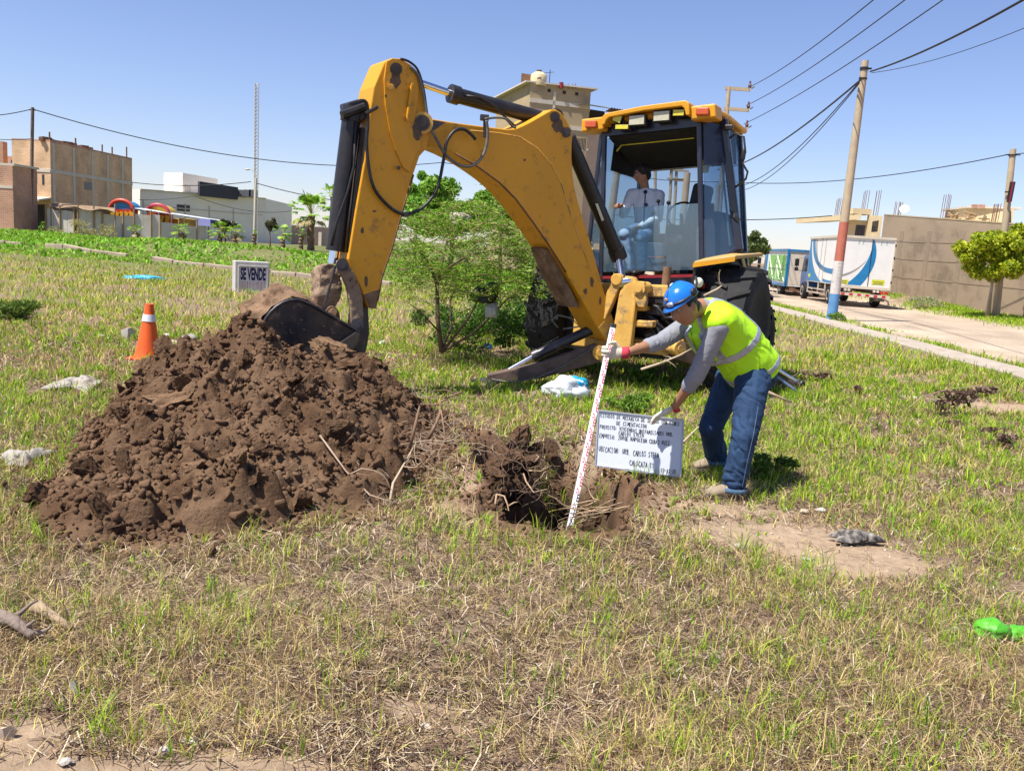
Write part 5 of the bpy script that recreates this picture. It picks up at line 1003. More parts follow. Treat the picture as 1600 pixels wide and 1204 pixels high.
printed('s', [(.06, .10), (.12, .10), (.12, .18), (.06, .18)], M_plac, 'placard', t1, .008)
obj('door_gap', MB().bar(q(1.25, -.012, z0+.02), q(1.25, -.012, z1-.05), .025, .012, up=TD), M_blk, t1)
for s_ in (.30, .38, .72, .82): printed('r', [(s_, .86), (s_+.02, .86), (s_+.03, .94), (s_+.01, .94)], mat('handle_green', (.4, .5, .4), None, 4, .5), 'roof_strip', t1, .006)
for u in (.02, 2.18): obj('corner_post', MB().bar(q(u, -.01, z0), q(u, -.01, z1), .05, .05, up=TD), M_cem, t1)
for k in range(4): obj('hinge', MB().box(q(2.2, -.03, z0+hh*(.12+.25*k)), (.05, .05, .09), TR), M_blk, t1)
obj('rear_sill', MB().bar(q(0, -.02, z0-.04), q(2.2, -.02, z0-.04), .06, .12), M_cem, t1); obj('top_rail', MB().bar(q(0, -.02, z1+.0), q(2.2, -.02, z1+.0), .06, .10).bar(q(-.02, 0, z1), q(-.02, 5.4, z1), .06, .10), M_cem, t1)
for k in range(2): obj('side_door_seam', MB().bar(q(-.006, 5.4*(.58-.12*k), z0+.05), q(-.006, 5.4*(.58-.12*k), z1-.05), .012, .03, up=TX), M_tg, t1)
bmp = obj('bumper', MB().bar(q(.05, -.05, z0-.34), q(2.2, -.05, z0-.38), .06, .12), M_cem, t1)
for k in range(6): obj('reflector_tape', MB().box(q(.25+.34*k, -.085, z0-.342-.006*k), (.15, .012, .08), TR), M_red, bmp)
for u in (.35, .5, 1.55, 1.7): obj('tail_lamp', MB().cyl(q(u, -.05, z0-.17), q(u, .02, z0-.17), .06, n=12), M_cem, t1)
for u in (1.85, 2.05): obj('tail_lamp', MB().box(q(u, -.06, z0-.22), (.14, .06, .1), TR), M_red, t1)
obj('tow_gear', MB().tube([q(1.9, -.05, z0-.45), q(2.15, -.1, z0-.55), q(2.2, -.1, z0-.75)], .04, 6).box(q(1.85, .3, z0-.5), (.4, .5, .16), TR), M_trb, t1)
o2_ = flat(P(1225.5, 462, 46.2)); o2_.z = -.1; o2_.z = gz1(o2_.x+1, o2_.y+2)
z0, z1 = zat(1225, 447, 46.2), zat(1225, 390, 46.2); hh = z1-z0
t2, q, TR = truck_base('box_truck', 'further truck with a green side panel in a blue frame', o2_, z0, z1, 2.1, 5.4)
v = lambda s, t: q(-.006, 5.4*(1-s), z0+hh*t)
obj('green_panel', MB().prism([v(.10, .12), v(.92, .12), v(.92, .86), v(.10, .86)], -TX*.004), M_tgr, t2)
for (a, b) in (((.1, .12), (.52, .86)), ((.92, .12), (.5, .86)), ((.3, .12), (.5, .6)), ((.72, .12), (.5, .6)), ((.1, .49), (.92, .49)), ((.51, .12), (.51, .86)), ((.1, .86), (.4, .12)), ((.92, .86), (.65, .12))):
    obj('panel_line', MB().bar(v(*a)-TX*.012, v(*b)-TX*.012, .006, .06, up=TX), M_plac if False else M_tw, t2)
for (a, b) in (((0, 0), (0, 1)), ((1, 0), (1, 1)), ((0, 1), (1, 1)), ((0, .03), (1, .03))): obj('blue_frame', MB().bar(v(*a)-TX*.01, v(*b)-TX*.01, .12, .12), M_tb, t2)
obj('blue_frame', MB().bar(q(0, -.01, z1), q(2.1, -.01, z1), .1, .1), M_tb, t2); obj('rear_panel', MB().prism([q(.1, -.01, z0+.1), q(2.0, -.01, z0+.1), q(2.0, -.01, z1-.1), q(.1, -.01, z1-.1)], TD*.004), M_cem, t2)
obj('rear_rail', MB().bar(q(0, -.05, z0-.2), q(2.1, -.05, z0-.2), .06, .1).bar(q(.2, -.05, z0-.1), q(.5, -.05, z0-.1), .04, .08), M_rebar, t2)
# ------------------------------------------------------------ the heap of dug earth
M_soil = mat('dug_earth', (.098, .056, .032), (.165, .102, .061), 3.2, .97, bump=1, bsc=42, spec=.06, dirt=(.25, .175, .115), damt=.26, dsc=4)
M_clod = mat('earth_clod', (.092, .052, .030), (.175, .106, .063), 3.0, .97, bump=1, bsc=16, spec=.06, dirt=(.065, .038, .023), damt=.35, dsc=2.5)
M_clod2 = mat('dry_earth_clod', (.24, .150, .088), (.17, .10, .058), 2.5, .97, bump=.9, bsc=12, spec=.06, dirt=(.30, .20, .13), damt=.3, dsc=2)
def pile_h(x, y):
    d = polydist(x, y, PPOLY); dd = np.clip(d+.10*fbm(x*2.2, y*2.2, s=101), 0, None)
    h = .72*(1-np.exp(-dd*.95))*sstep(-.15, .55, dd)*(1+.32*fbm(x*1.5, y*1.5, s=102))
    h = h*(.40+.62*sstep(4.7, 7.0, y)-.12*sstep(-2.6, -3.3, x))+.10*np.exp(-((x+2.35)/.5)**2-((y-7.3)/.5)**2)+.15*np.exp(-((x+3.2)/.35)**2-((y-7.9)/.3)**2)+.05*np.exp(-((x+2.6)/.5)**2-((y-7.2)/.45)**2)-.17*np.exp(-((x+1.75)/.75)**2-((y-7.9)/.7)**2)-.05*np.exp(-((x+1.2)/.5)**2-((y-7.0)/.7)**2)-.10*sstep(-2.7, -3.4, x)*sstep(7.6, 6.2, y)
    e = sstep(0, .25, dd)
    for (f, a, s_) in ((1.6, .26, 111), (3.2, .17, 114), (6.5, .085, 117), (13, .048, 121), (24, .024, 124)):
        h = h+a*blocks(x*f+.45*fbm(x*3.5, y*3.5, s=s_), y*f+.45*fbm(x*3.5+5, y*3.5, s=s_), s_)*e*(.35+.9*sstep(-.35, .4, fbm(x*1.5, y*1.5, s=s_+1)))
    h = h+.05*fbm(x*9, y*9, s=131, o=4)*e
    return np.where(d > -.02, h, -.03)-.02
px_ = np.arange(-4.0, -.25, .0165); py_ = np.arange(3.9, 9.4, .0175); PX, PY = np.meshgrid(px_, py_); PH = pile_h(PX, PY)
ov = .035; jx = ov*fbm(PX*8, PY*8, s=140); jy = ov*fbm(PX*8, PY*8, s=141)
PZ = gz(PX, PY)+PH-.03*(polydist(PX, PY, PPOLY) < -.03)-.08*(polydist(PX, PY, PPOLY) < -.08)
ii = np.arange(PX.size).reshape(PX.shape); inside = polydist(PX, PY, PPOLY) > -.12; q_ = inside[:-1, :-1] & inside[1:, 1:] & inside[:-1, 1:] & inside[1:, :-1]
Fq = np.stack([ii[:-1, :-1], ii[:-1, 1:], ii[1:, 1:], ii[1:, :-1]], -1)[q_]
heap = thing('earth_heap', 'heap of freshly dug dark brown earth beneath the digger bucket', 'earth heap', V(-1.9, 6.8, 0))
ho = worigin(heap); used = np.unique(Fq); remap = np.full(PX.size, -1); remap[used] = np.arange(len(used))
vv = np.stack([(PX+jx).ravel(), (PY+jy).ravel(), PZ.ravel()], -1)[used]-np.array(ho)
mound = raw('mound', vv, remap[Fq], np.full(len(Fq), 4), M_soil, smooth=True, parent=heap)
def hpile(x, y): return gz1(x, y)+float(pile_h(np.array([x]), np.array([y]))[0])
# clods: a dozen shapes, copied
def clod_mesh(k, sub, amp, fine=.42):
    b = bmesh.new(); bmesh.ops.create_icosphere(b, subdivisions=sub, radius=1); r_ = random.Random(k); cuts = [(Vector((r_.gauss(0, 1), r_.gauss(0, 1), r_.gauss(0, 1))).normalized(), r_.uniform(.35, .75)) for _ in range(10)]
    co = np.array([v.co for v in b.verts]); n1 = fbm(co[:, 0]*1.4+k*7, co[:, 1]*1.4, co[:, 2]*1.4, s=k, o=2); n2 = fbm(co[:, 0]*3.2+k, co[:, 1]*3.2, co[:, 2]*3.2, s=k+50, o=4, g=.65); n2 = n2-.6*np.abs(fbm(co[:, 0]*7+k, co[:, 1]*7, co[:, 2]*7, s=k+70, o=2))
    for i, v in enumerate(b.verts):
        p = v.co*(1+amp*n1[i])
        for n_, d in cuts:
            e = p.dot(n_)-d
            if e > 0: p = p-n_*e
        v.co = p*(1+fine*n2[i])
    me = bpy.data.meshes.new('clod'); b.to_mesh(me); b.free(); return me
CL = [clod_mesh(k, 4, .5) for k in range(9)]; CLs = [clod_mesh(20+k, 3, .6, .5) for k in range(8)]
for i, me in enumerate(CL+CLs):
    me.materials.append(M_clod2 if i % 4 == 1 else M_clod); me.shade_smooth(); me.set_sharp_from_angle(angle=R(30))
M_clodd = mat('dark_pit_clod', (.055, .033, .020), (.095, .058, .036), 4, .95, bump=1, bsc=18, spec=.08)  # darker clod colour, used on the pit walls
CLd = [CL[k].copy() for k in range(5)]
for me in CLd: me.materials.clear(); me.materials.append(M_clodd)
def put_clod(p, s, me, par=heap, nm='clod', rot=None, label=None):
    o = bpy.data.objects.new(nm, me); C.objects.link(o); o.parent = par; o.location = Vector(p)-worigin(par); o.rotation_euler = rot or (random.random()*6, random.random()*6, random.random()*6); o.scale = s if hasattr(s, '__len__') else (s, s*random.uniform(.7, 1.2), s*random.uniform(.55, .9))
    if label: o['label'] = label
    return o
big = [((262, 572), 7.75, (.20, .17, .15)), ((232, 592), 7.7, (.16, .13, .11)), ((214, 602), 7.7, (.13, .10, .09)), ((285, 562), 7.9, (.12, .11, .10)), ((250, 607), 7.3, (.17, .13, .10)), ((265, 665), 6.15, (.30, .17, .11)), ((302, 648), 6.3, (.20, .16, .14)), ((474, 664), 6.1, (.19, .14, .15)), ((452, 650), 6.2, (.12, .10, .10)), ((548, 556), 7.8, (.19, .13, .07)), ((520, 575), 7.6, (.24, .15, .10)), ((552, 592), 7.4, (.22, .15, .12)), ((580, 600), 7.4, (.14, .10, .10)), ((66, 796), 4.62, (.11, .10, .085)), ((300, 790), 4.8, (.12, .10, .10)), ((375, 570), 7.3, (.15, .14, .12)), ((420, 615), 6.8, (.13, .10, .09)), ((345, 735), 5.2, (.11, .09, .08)), ((415, 740), 5.2, (.13, .09, .08)), ((190, 745), 5.2, (.10, .09, .08)), ((270, 738), 5.3, (.10, .07, .11)), ((520, 700), 5.7, (.12, .09, .08)), ((640, 640), 7.2, (.13, .10, .08)), ((600, 690), 6.2, (.10, .08, .06)), ((330, 600), 6.9, (.14, .12, .10)), ((560, 640), 6.9, (.12, .10, .09))]
for k, ((px, py), Y, s) in enumerate(big):
    p = P(px, py, Y); h = hpile(p.x, p.y); p.z = max(p.z, h+s[2]*.15) if p.z < h+.25 else h+s[2]*.5
    put_clod(p, s, CL[k % 9], rot=(random.uniform(-.5, .5), random.uniform(-.5, .5), random.random()*6))
nc = 0
while nc < 262:
    x, y = random.uniform(-3.7, -.35), random.uniform(4.05, 8.9); d = float(polydist(np.array([x]), np.array([y]), PPOLY)[0])
    if d < -.10 or (d < .05 and random.random() < .5): continue
    s = .026+.074*random.random()**2.2; put_clod(V(x, y, hpile(x, y)+s*.30), s, CLs[nc % 8] if s < .06 else CL[nc % 9]); nc += 1
def crumbs(n, area, hfun, smin, smax, par, nm, ok, m, sub_=0):
    if sub_: T = [(np.array([v.co for v in me.vertices]), np.array([list(p.vertices) for p in me.polygons])) for me in [clod_mesh(40+k, 2, .6, .35) for k in range(6)]]
    else:
        b = bmesh.new(); bmesh.ops.create_icosphere(b, subdivisions=1, radius=1); T = [(np.array([v.co for v in b.verts]), np.array([[v.index for v in f.verts] for f in b.faces]))]; b.free()
    x = rng.uniform(area[0], area[1], n*3); y = rng.uniform(area[2], area[3], n*3); k = ok(x, y); x, y = x[k][:n], y[k][:n]; n = len(x); s = smin+(smax-smin)*rng.random(n)**3; z = hfun(x, y)+s*.25
    VV, FF, off = [], [], 0; og = np.array(worigin(par) if par else (0, 0, 0))
    for t, (tv, tf) in enumerate(T):
        i = np.arange(t, n, len(T)); q = len(i); v = tv[None]*(s[i][:, None, None]*rng.uniform(.6, 1.25, (q, 1, 3)))*(1+(.0 if sub_ else .9)*(rng.random((q, len(tv), 1))-.5)); a = rng.random(q)*6.3; c_, s_ = np.cos(a)[:, None], np.sin(a)[:, None]
        v = np.stack([v[..., 0]*c_-v[..., 1]*s_, v[..., 0]*s_+v[..., 1]*c_, v[..., 2]], -1)+np.stack([x[i], y[i], z[i]], -1)[:, None]-og
        VV.append(v.reshape(-1, 3)); FF.append((tf[None]+(np.arange(q)*len(tv))[:, None, None]).reshape(-1)+off); off += q*len(tv)
    F_ = np.concatenate(FF); return raw(nm, np.concatenate(VV), F_, np.full(len(F_)//3, 3), m, kind='stuff', parent=par)
crumbs(9000, (-3.9, -.2, 3.9, 9.2), lambda x, y: gz(x, y)+np.maximum(pile_h(x, y), 0), .006, .030, heap, 'crumbs', lambda x, y: polydist(x, y, PPOLY) > -.16-.10*rng.random(len(x)), M_clod)
crumbs(2300, (-3.9, -.2, 3.9, 9.0), lambda x, y: gz(x, y)+np.maximum(pile_h(x, y), 0), .016, .055, heap, 'loose_clods', lambda x, y: polydist(x, y, PPOLY) > -.06-.38*rng.random(len(x))**2.5, M_clod, 2)
crumbs(1500, (-.5, 1.3, 4.5, 7.6), gz, .004, .022, None, 'pit_edge_crumbs', lambda x, y: (hole_d(x, y) < 1.9) & (hole_d(x, y) > .98), M_clod)
crumbs(1600, (-4, 5, 2.6, 7), gz, .003, .012, None, 'gravel', lambda x, y: (bare(x, y) > .25) & (hole_d(x, y) > 1.1) & (polydist(x, y, PPOLY) < -.1), mat('pale_gravel', (.50, .42, .33), (.36, .28, .21), 9, .95))
# torn root mat hanging over the left side of the pit
rm_ = thing('root_clump', 'clump of turf and dangling roots overhanging the left side of the pit', 'root clump', V(-.12, 6.1, 0))
for (px, py, Y, s) in ((806, 690, 6.55, (.17, .16, .11)), (836, 706, 6.6, (.12, .12, .09)), (788, 724, 6.1, (.15, .16, .12)), (774, 750, 5.75, (.13, .15, .11)), (816, 722, 6.2, (.12, .12, .09)), (765, 784, 5.35, (.10, .12, .09)), (858, 703, 7.0, (.10, .10, .07)), (780, 700, 6.4, (.12, .12, .09))):
    put_clod(P(px, py, Y), s, CL[(px+py) % 9], rm_, 'turf_clod')
M_root = mat('pale_root', (.42, .29, .16), (.30, .20, .12), 8, .8); M_root2 = mat('dark_root', (.10, .06, .04), (.16, .10, .065), 8, .85)
rr = random.Random(5)
for k in range(46):
    a_ = rr.uniform(-1.9, 2.2); d_ = rr.uniform(.86, 1.06); x_, y_ = HOLE[0]+.47*d_*math.cos(a_), HOLE[1]+.80*d_*math.sin(a_); s_ = rr.uniform(.03, .085); put_clod(V(x_, y_, min(gz1(x_, y_)+.5*s_, -rr.random()*.6+.02)), s_, CLd[k % 5], rm_, 'wall_clod')
for k in range(40):
    x_, y_ = rr.uniform(.35, 1.0), rr.uniform(5.9, 7.2); s_ = rr.uniform(.02, .06); put_clod(V(x_, y_, gz1(x_, y_)+.3*s_), s_, CL[k % 9], rm_, 'wall_clod')
def root(par, a, dirv, l, r_, m, nm='root', n=7, wig=.35, drop=.25):
    p = Vector(a); d = Vector(dirv).normalized(); pts = [p.copy()]
    for i in range(n): d = (d+V(rr.gauss(0, wig), rr.gauss(0, wig), rr.gauss(0, wig)-drop*.3)).normalized(); p = p+d*l/n; pts.append(p.copy())
    return obj(nm, MB().tube(pts, [r_*(1-.7*i/n) for i in range(n+1)], 6), m, par, smooth=True)
for k in range(95):
    a = P(rr.uniform(758, 862), rr.uniform(678, 768), rr.uniform(5.4, 6.2)); root(rm_, a, (rr.gauss(0, 1), -.5+rr.gauss(0, .6), rr.gauss(-.2, .7)), rr.uniform(.1, .32), rr.uniform(.0015, .004), M_root2 if rr.random() < .9 else M_root)
for pts in (((776, 772, 5.2), (788, 775, 5.15), (793, 788, 5.1), (795, 798, 5.1), (790, 795, 5.08)), ((795, 790, 5.1), (803, 785, 5.1), (809, 784, 5.12)), ((776, 772, 5.2), (772, 795, 5.1), (770, 805, 5.05)), ((818, 740, 5.7), (822, 752, 5.6), (834, 769, 5.4), (845, 766, 5.4), (855, 764, 5.4)), ((826, 735, 5.8), (845, 736, 5.8), (862, 727, 5.9)), ((835, 722, 5.9), (842, 714, 5.9), (838, 710, 6))):
    obj('root', MB().tube([P(*q) for q in pts], [.0065-.004*i/len(pts) for i in range(len(pts))], 7), M_root, rm_, smooth=True)
rt = thing('torn_roots', 'spray of pale torn roots across the right lip of the pit', 'roots', V(.6, 5.0, 0))
for k in range(16):
    a = P(rr.uniform(925, 985), rr.uniform(778, 808), rr.uniform(4.95, 5.25)); a.z = max(a.z, gz1(a.x, a.y)+.02); root(rt, a, (-1, rr.gauss(-.2, .3), rr.gauss(-.02, .15)), rr.uniform(.15, .34), rr.uniform(.003, .006), M_root, n=6, wig=.18, drop=.1)
# ------------------------------------------------------------ dead branches beside the heap
def stick(lab, pts, r_, m, cat='branch', nm='dead_branch', group=None, twigs=0):
    ps = [P(*q) for q in pts]; t = thing(nm, lab, cat, ps[0], group)
    obj('stem', MB().tube(ps, [r_*(1-.55*i/max(1, len(ps)-1)) for i in range(len(ps))], 7), m, t, smooth=True)
    for k in range(twigs):
        i = rr.randrange(len(ps)-1); a = ps[i].lerp(ps[i+1], rr.random()); root(t, a, (rr.gauss(0, 1), rr.gauss(0, .6), rr.gauss(.3, .5)), rr.uniform(.08, .25), r_*.35, m, 'twig', 5, .25, 0)
    return t
M_tw1 = mat('dead_twig', (.36, .27, .19), (.26, .18, .12), 9, .9); M_tw2 = mat('brown_twig', (.22, .13, .08), (.28, .18, .11), 9, .9); M_tw3 = mat('peeled_twig', (.52, .42, .28), (.42, .32, .21), 9, .85)
stick('upright forked brown branch at the right end of the heap', ((640, 700, 6.0), (650, 660, 6.05), (656, 635, 6.1), (659, 630, 6.1)), .014, M_tw2, twigs=4)
stick('tall bent branch with its tip pointing right, right of the heap', ((668, 688, 6.3), (680, 665, 6.3), (688, 645, 6.35), (688, 628, 6.4), (704, 619, 6.4), (722, 612, 6.45)), .015, M_tw2, twigs=5)
stick('short brown stake standing under the bent branch', ((697, 693, 6.2), (693, 665, 6.3), (689, 640, 6.35)), .009, M_tw2)
stick('peeled pale branch leaning down the right foot of the heap', ((610, 781, 5.1), (614, 755, 5.2), (630, 727, 5.4), (645, 700, 5.7)), .010, M_tw3, twigs=2)
stick('long thin grey branch lying along the front of the heap', ((500, 680, 5.5), (540, 735, 5.3), (578, 773, 5.0), (600, 780, 4.98), (622, 786, 4.95)), .007, M_tw1, twigs=6)
stick('thin reddish twig arching over the clods', ((545, 742, 5.2), (565, 732, 5.2), (585, 735, 5.2), (610, 746, 5.2)), .007, M_tw1, twigs=3)
stick('grey twig pointing back at the heap end', ((720, 680, 6.3), (702, 690, 6.2), (670, 688, 6.2), (640, 692, 6.2), (600, 700, 6.1), (570, 715, 6.0)), .008, M_tw1, twigs=8)
brush = thing('brush_tangle', 'tangle of fine dry twigs between the heap and the pit', 'brushwood', V(-.6, 6.3, 0))
tg = MB()
for k in range(420):
    px, py = rr.gauss(655, 45), rr.gauss(690, 40); a = onG(px, max(py, 630)); a.z += rr.uniform(0, .16); d = V(rr.gauss(0, 1), rr.gauss(0, 1), rr.gauss(0, .35)).normalized(); l = rr.uniform(.06, .28); b_ = a+d*l; b_.z = max(b_.z, gz1(b_.x, b_.y)+.01); tg.tube([a, a.lerp(b_, .5)+V(rr.gauss(0, .02), rr.gauss(0, .02), rr.gauss(0, .02)), b_], [.003, .0025, .0012], 4)
o_ = obj('fine_twigs', tg, M_tw1, brush); o_['kind'] = 'stuff'

# ------------------------------------------------------------ leafy plants
def leaves(name, cen, rad, nrm_up, size, asp, cols, wts, par, m, tuft=1, spread=.0):
    n = len(cen); u = rng.normal(0, 1, (n, 3)); u[:, 2] *= nrm_up; u /= np.linalg.norm(u, axis=1)[:, None]; r_ = rng.normal(0, 1, (n, 3)); v = np.cross(u, r_); v /= np.linalg.norm(v, axis=1)[:, None]+1e-9
    w_ = np.cross(u, v); s = size*rng.uniform(.6, 1.4, (n, 1)); a = u*s; b_ = v*s*asp; bend = w_*s*.15
    q = np.stack([cen-a*.5, cen+b_*.5+bend, cen+a*.5, cen-b_*.5+bend], 1); f = np.arange(n*4); c = pick(n, cols, wts)
    return raw(name, q.reshape(-1, 3)-np.array(worigin(par)), f, np.full(n, 4), m, np.repeat(c, 4, 0), parent=par)
M_leaf = mat_attr('leaf', rough=.5, transl=.35, var=0, spec=.35); M_bark = mat('bark', (.20, .13, .085), (.12, .08, .055), 6, .9, bump=.5, bsc=25, streak=(1, 1, .3)); M_barkp = mat('pale_bark', (.42, .34, .26), (.26, .19, .14), 4, .9, bump=.4, bsc=20, streak=(1, 1, .3))
LGF = [(.17, .36, .03), (.24, .44, .045), (.11, .24, .02), (.32, .48, .07)]
LG = [(.10, .22, .02), (.16, .30, .03), (.22, .36, .04), (.06, .13, .015)]
def limbs(par, pts_list, m):
    t = MB()
    for pts, r0_, r1_ in pts_list: k = len(pts); t.tube(pts, [r0_+(r1_-r0_)*i/(k-1) for i in range(k)], 7)
    return obj('trunk', t, m, par, smooth=True)
def cloud(n, clumps):                          # points spread through clumps, denser at the shell
    i = rng.integers(0, len(clumps), n); c = np.array([k[0] for k in clumps])[i]; r_ = np.array([k[1] for k in clumps])[i]
    d = rng.normal(0, 1, (n, 3)); d /= np.linalg.norm(d, axis=1)[:, None]; return c+d*r_*(rng.random((n, 1))**.45)
def tree(lab, base, h, cw, chh, cz, nl, lsz, cols, wts, nclump=26, trunk=.12, bark=None, stems=1, name='tree', seed=1, group=None, crs=.34):
    t = thing(name, lab, 'tree', base, group); r_ = random.Random(seed); cc = base+UP*cz; cl = []; st_ = []
    for k in range(nclump):
        d = V(r_.gauss(0, 1), r_.gauss(0, 1), r_.gauss(0, 1)).normalized()*(r_.random()**.4); c = cc+V(d.x*cw, d.y*cw, d.z*chh); cl.append((tuple(c), np.array([cw, cw, chh*.9])*r_.uniform(crs*.6, crs*1.1)))
    for s_ in range(stems):
        a = base+V((s_-(stems-1)/2)*trunk*1.6, r_.uniform(-.1, .1), -.1); top = cc+V(r_.uniform(-.3, .3)*cw, 0, -chh*.3); mid = a.lerp(top, .55)+V(r_.uniform(-.1, .1), 0, 0); st_.append(([a, mid, top], trunk, trunk*.5))
        for k in range(5): e = Vector(cl[r_.randrange(nclump)][0]); st_.append(([mid.lerp(top, r_.uniform(.4, 1)), mid.lerp(e, .6)+V(0, 0, .05), e], trunk*.4, trunk*.1))
    limbs(t, st_, bark or M_bark); leaves('crown', cloud(nl, cl), None, 1, lsz, .5, cols, wts, t, M_leaf); return t
# the thorny bush behind the arm: thin stems, flat feathery layers
def bush():
    b0 = P(688, 545, 11.6); b0.z = gz1(b0.x, b0.y); t = thing('thorny_bush', 'airy thorny bush with feathery leaves seen under the digging arm', 'bush', b0); Y = b0.y
    def q(px, py, dy=0): return P(px, py, Y+dy)
    S = [([q(690, 550), q(684, 500), q(683, 445)], .035, .026), ([q(683, 445), q(672, 415), q(655, 390, -.2), q(640, 372, -.3)], .024, .008), ([q(683, 447), q(690, 415), q(697, 380, .2), q(705, 340, .2)], .022, .007), ([q(684, 440), q(705, 415, -.3), q(735, 398, -.5), q(775, 390, -.6)], .020, .006), ([q(690, 548), q(705, 510, .4), q(703, 470, .6), q(720, 430, .7), (q(760, 380, .7))], .022, .006), ([q(692, 548), q(730, 500, -.3), q(752, 460, -.5), q(800, 430, -.6)], .022, .006), ([q(690, 550), q(740, 520, .3), q(790, 470, .5), q(830, 440, .6)], .022, .006), ([q(688, 520), q(660, 490, -.4), q(635, 470, -.5)], .014, .005), ([q(697, 380, .2), q(740, 350, .5), q(790, 345, .6)], .012, .004), ([q(655, 390, -.2), q(625, 400, -.5)], .010, .004)]
    limbs(t, S, M_bark)
    r_ = random.Random(11); pts = []; tw = MB()
    for k in range(520):
        px, py = r_.uniform(612, 862), r_.uniform(318, 470)
        u = (px-740)/128; 
        if u*u+((py-420)/105)**2 > 1.05+.15*r_.random(): continue
        if 628 < px < 672 and py > 420 and r_.random() < .6: continue
        c = q(px, py, r_.uniform(-.95, .95)); d = V(r_.gauss(0, 1), r_.gauss(0, 1), r_.gauss(.05, .18)).normalized(); l = r_.uniform(.25, .55); e = c+d*l; tw.tube([c, c.lerp(e, .5)+UP*.03, e], [.005, .004, .002], 4)
        for j in range(64): f_ = r_.random(); pts.append(tuple(c.lerp(e, f_)+V(r_.gauss(0, .045), r_.gauss(0, .045), .03*math.sin(3*f_)+r_.gauss(0, .022))))
    o_ = obj('twigs', tw, M_tw2, t); leaves('foliage', np.array(pts), None, .35, .046, .26, [(.15, .32, .018), (.25, .43, .03), (.085, .19, .012), (.36, .50, .06)], [3, 3, 2, 1.5], t, M_leaf)
    und = [(tuple(onG(r_.gauss(760, 50), r_.gauss(535, 18), r_.uniform(.1, .55))), np.array([.30, .30, .22])*r_.uniform(.6, 1.2)) for k in range(34)]
    leaves('undergrowth', cloud(9000, und), None, 1, .07, .35, [(.06, .14, .012), (.12, .24, .02), (.04, .09, .01)], [3, 2, 2], t, M_leaf)
bush()
tree('bright green round tree behind the thorny bush, under the digging arm', flat(P(700, 400, 34)), 6, 1.75, 1.25, zat(700, 325, 34), 15000, .22, LGF, [2, 3, 2, 1], 34, .14, seed=3)
tree('smaller tree peeping over the arm curve, right of the round tree', flat(P(785, 400, 38)), 6, 1.0, .8, zat(785, 322, 38), 4500, .24, LGF, [2, 3, 2, 1], 14, .1, seed=4)
tree('hazy tree left of the round tree behind the dipper', flat(P(648, 400, 40)), 6, .8, .9, zat(650, 300, 40), 3500, .24, LGF, [2, 3, 2, 1], 12, .1, seed=14)
tb_ = P(1545, 497, 33); tb_.z = gz1(tb_.x, tb_.y)
tree('yellow green round-headed street tree with twin pale stems by the long wall', tb_, 4, 1.30, 1.12, zat(1556, 393, 33)-tb_.z, 17000, .15, [(.33, .42, .015), (.46, .52, .02), (.18, .26, .012), (.58, .57, .04)], [3, 3, 2, 1], 52, .065, M_barkp, 3, seed=5, crs=.3)
tree('dull green roadside tree just right of the cab', flat(P(1172, 440, 43)), 4, .95, .85, zat(1170, 388, 43), 3600, .18, [(.12, .18, .05), (.18, .24, .07), (.08, .11, .03)], [2, 2, 1], 18, .1, seed=6)
tree('dark brown green tree by the end of the long white awning', flat(P(352, 385, 58)), 3, .75, .5, zat(352, 352, 58), 2200, .2, [(.06, .07, .03), (.10, .12, .04)], [1, 1], 12, .08, seed=7)
tree('grey brown bushy tree before the white building', flat(P(423, 385, 60)), 3, .42, .75, zat(423, 354, 60), 2200, .18, [(.13, .12, .06), (.17, .17, .08), (.08, .08, .04)], [1, 1, 1], 14, .07, seed=8)
# fan palms
def palm(base, h, cr, nf, seed, lab, trunk=.16, group='fan palms along the far street'):
    t = thing('fan_palm', lab, 'palm', base, group); r_ = random.Random(seed); tk = MB(); n = 9; ps = [base+UP*(h*i/n-.1)+V(.03*math.sin(i), 0, 0) for i in range(n+1)]
    tk.tube(ps, [trunk*(1.25 if i % 2 else .95) for i in range(n+1)], 9); obj('trunk', tk, M_bark, t)
    v = []; f = []; cl = []; top = base+UP*h
    for k in range(nf):
        az = r_.random()*2*math.pi; el = r_.uniform(-.75, 1.25); d = V(math.cos(az)*math.cos(el), math.sin(az)*math.cos(el), math.sin(el)); l = cr*r_.uniform(.50, .70); hub = top+d*l; side = d.cross(UP).normalized(); nrm = side.cross(d)
        v0 = len(v); v += [tuple(top-side*.02), tuple(top+side*.02), tuple(hub+side*.02), tuple(hub-side*.02)]; f.append((v0, v0+1, v0+2, v0+3)); c0 = (.30, .30, .10); cl += [c0]*4
        old = el < -.35 and r_.random() < .8; col = (.42, .33, .16) if old else r_.choice([(.18, .36, .03), (.26, .46, .04), (.36, .52, .07)])
        for j in range(15):
            a = -1.35+2.7*j/14; dd = (d*math.cos(a)+side*math.sin(a)); ll = cr*r_.uniform(.34, .46)*(1-.25*abs(a)/1.25); m_ = hub+dd*ll*.55+nrm*.02; e = hub+dd*ll-UP*ll*r_.uniform(.15, .4); w2 = dd.cross(nrm).normalized()*cr*.032; v0 = len(v); v += [tuple(hub), tuple(m_+w2), tuple(e), tuple(m_-w2)]; f.append((v0, v0+1, v0+2, v0+3)); cl += [col]*4
    raw('fronds', np.array(v)-np.array(worigin(t)), np.array(f), np.full(len(f), 4), M_leaf, np.array(cl), parent=t)
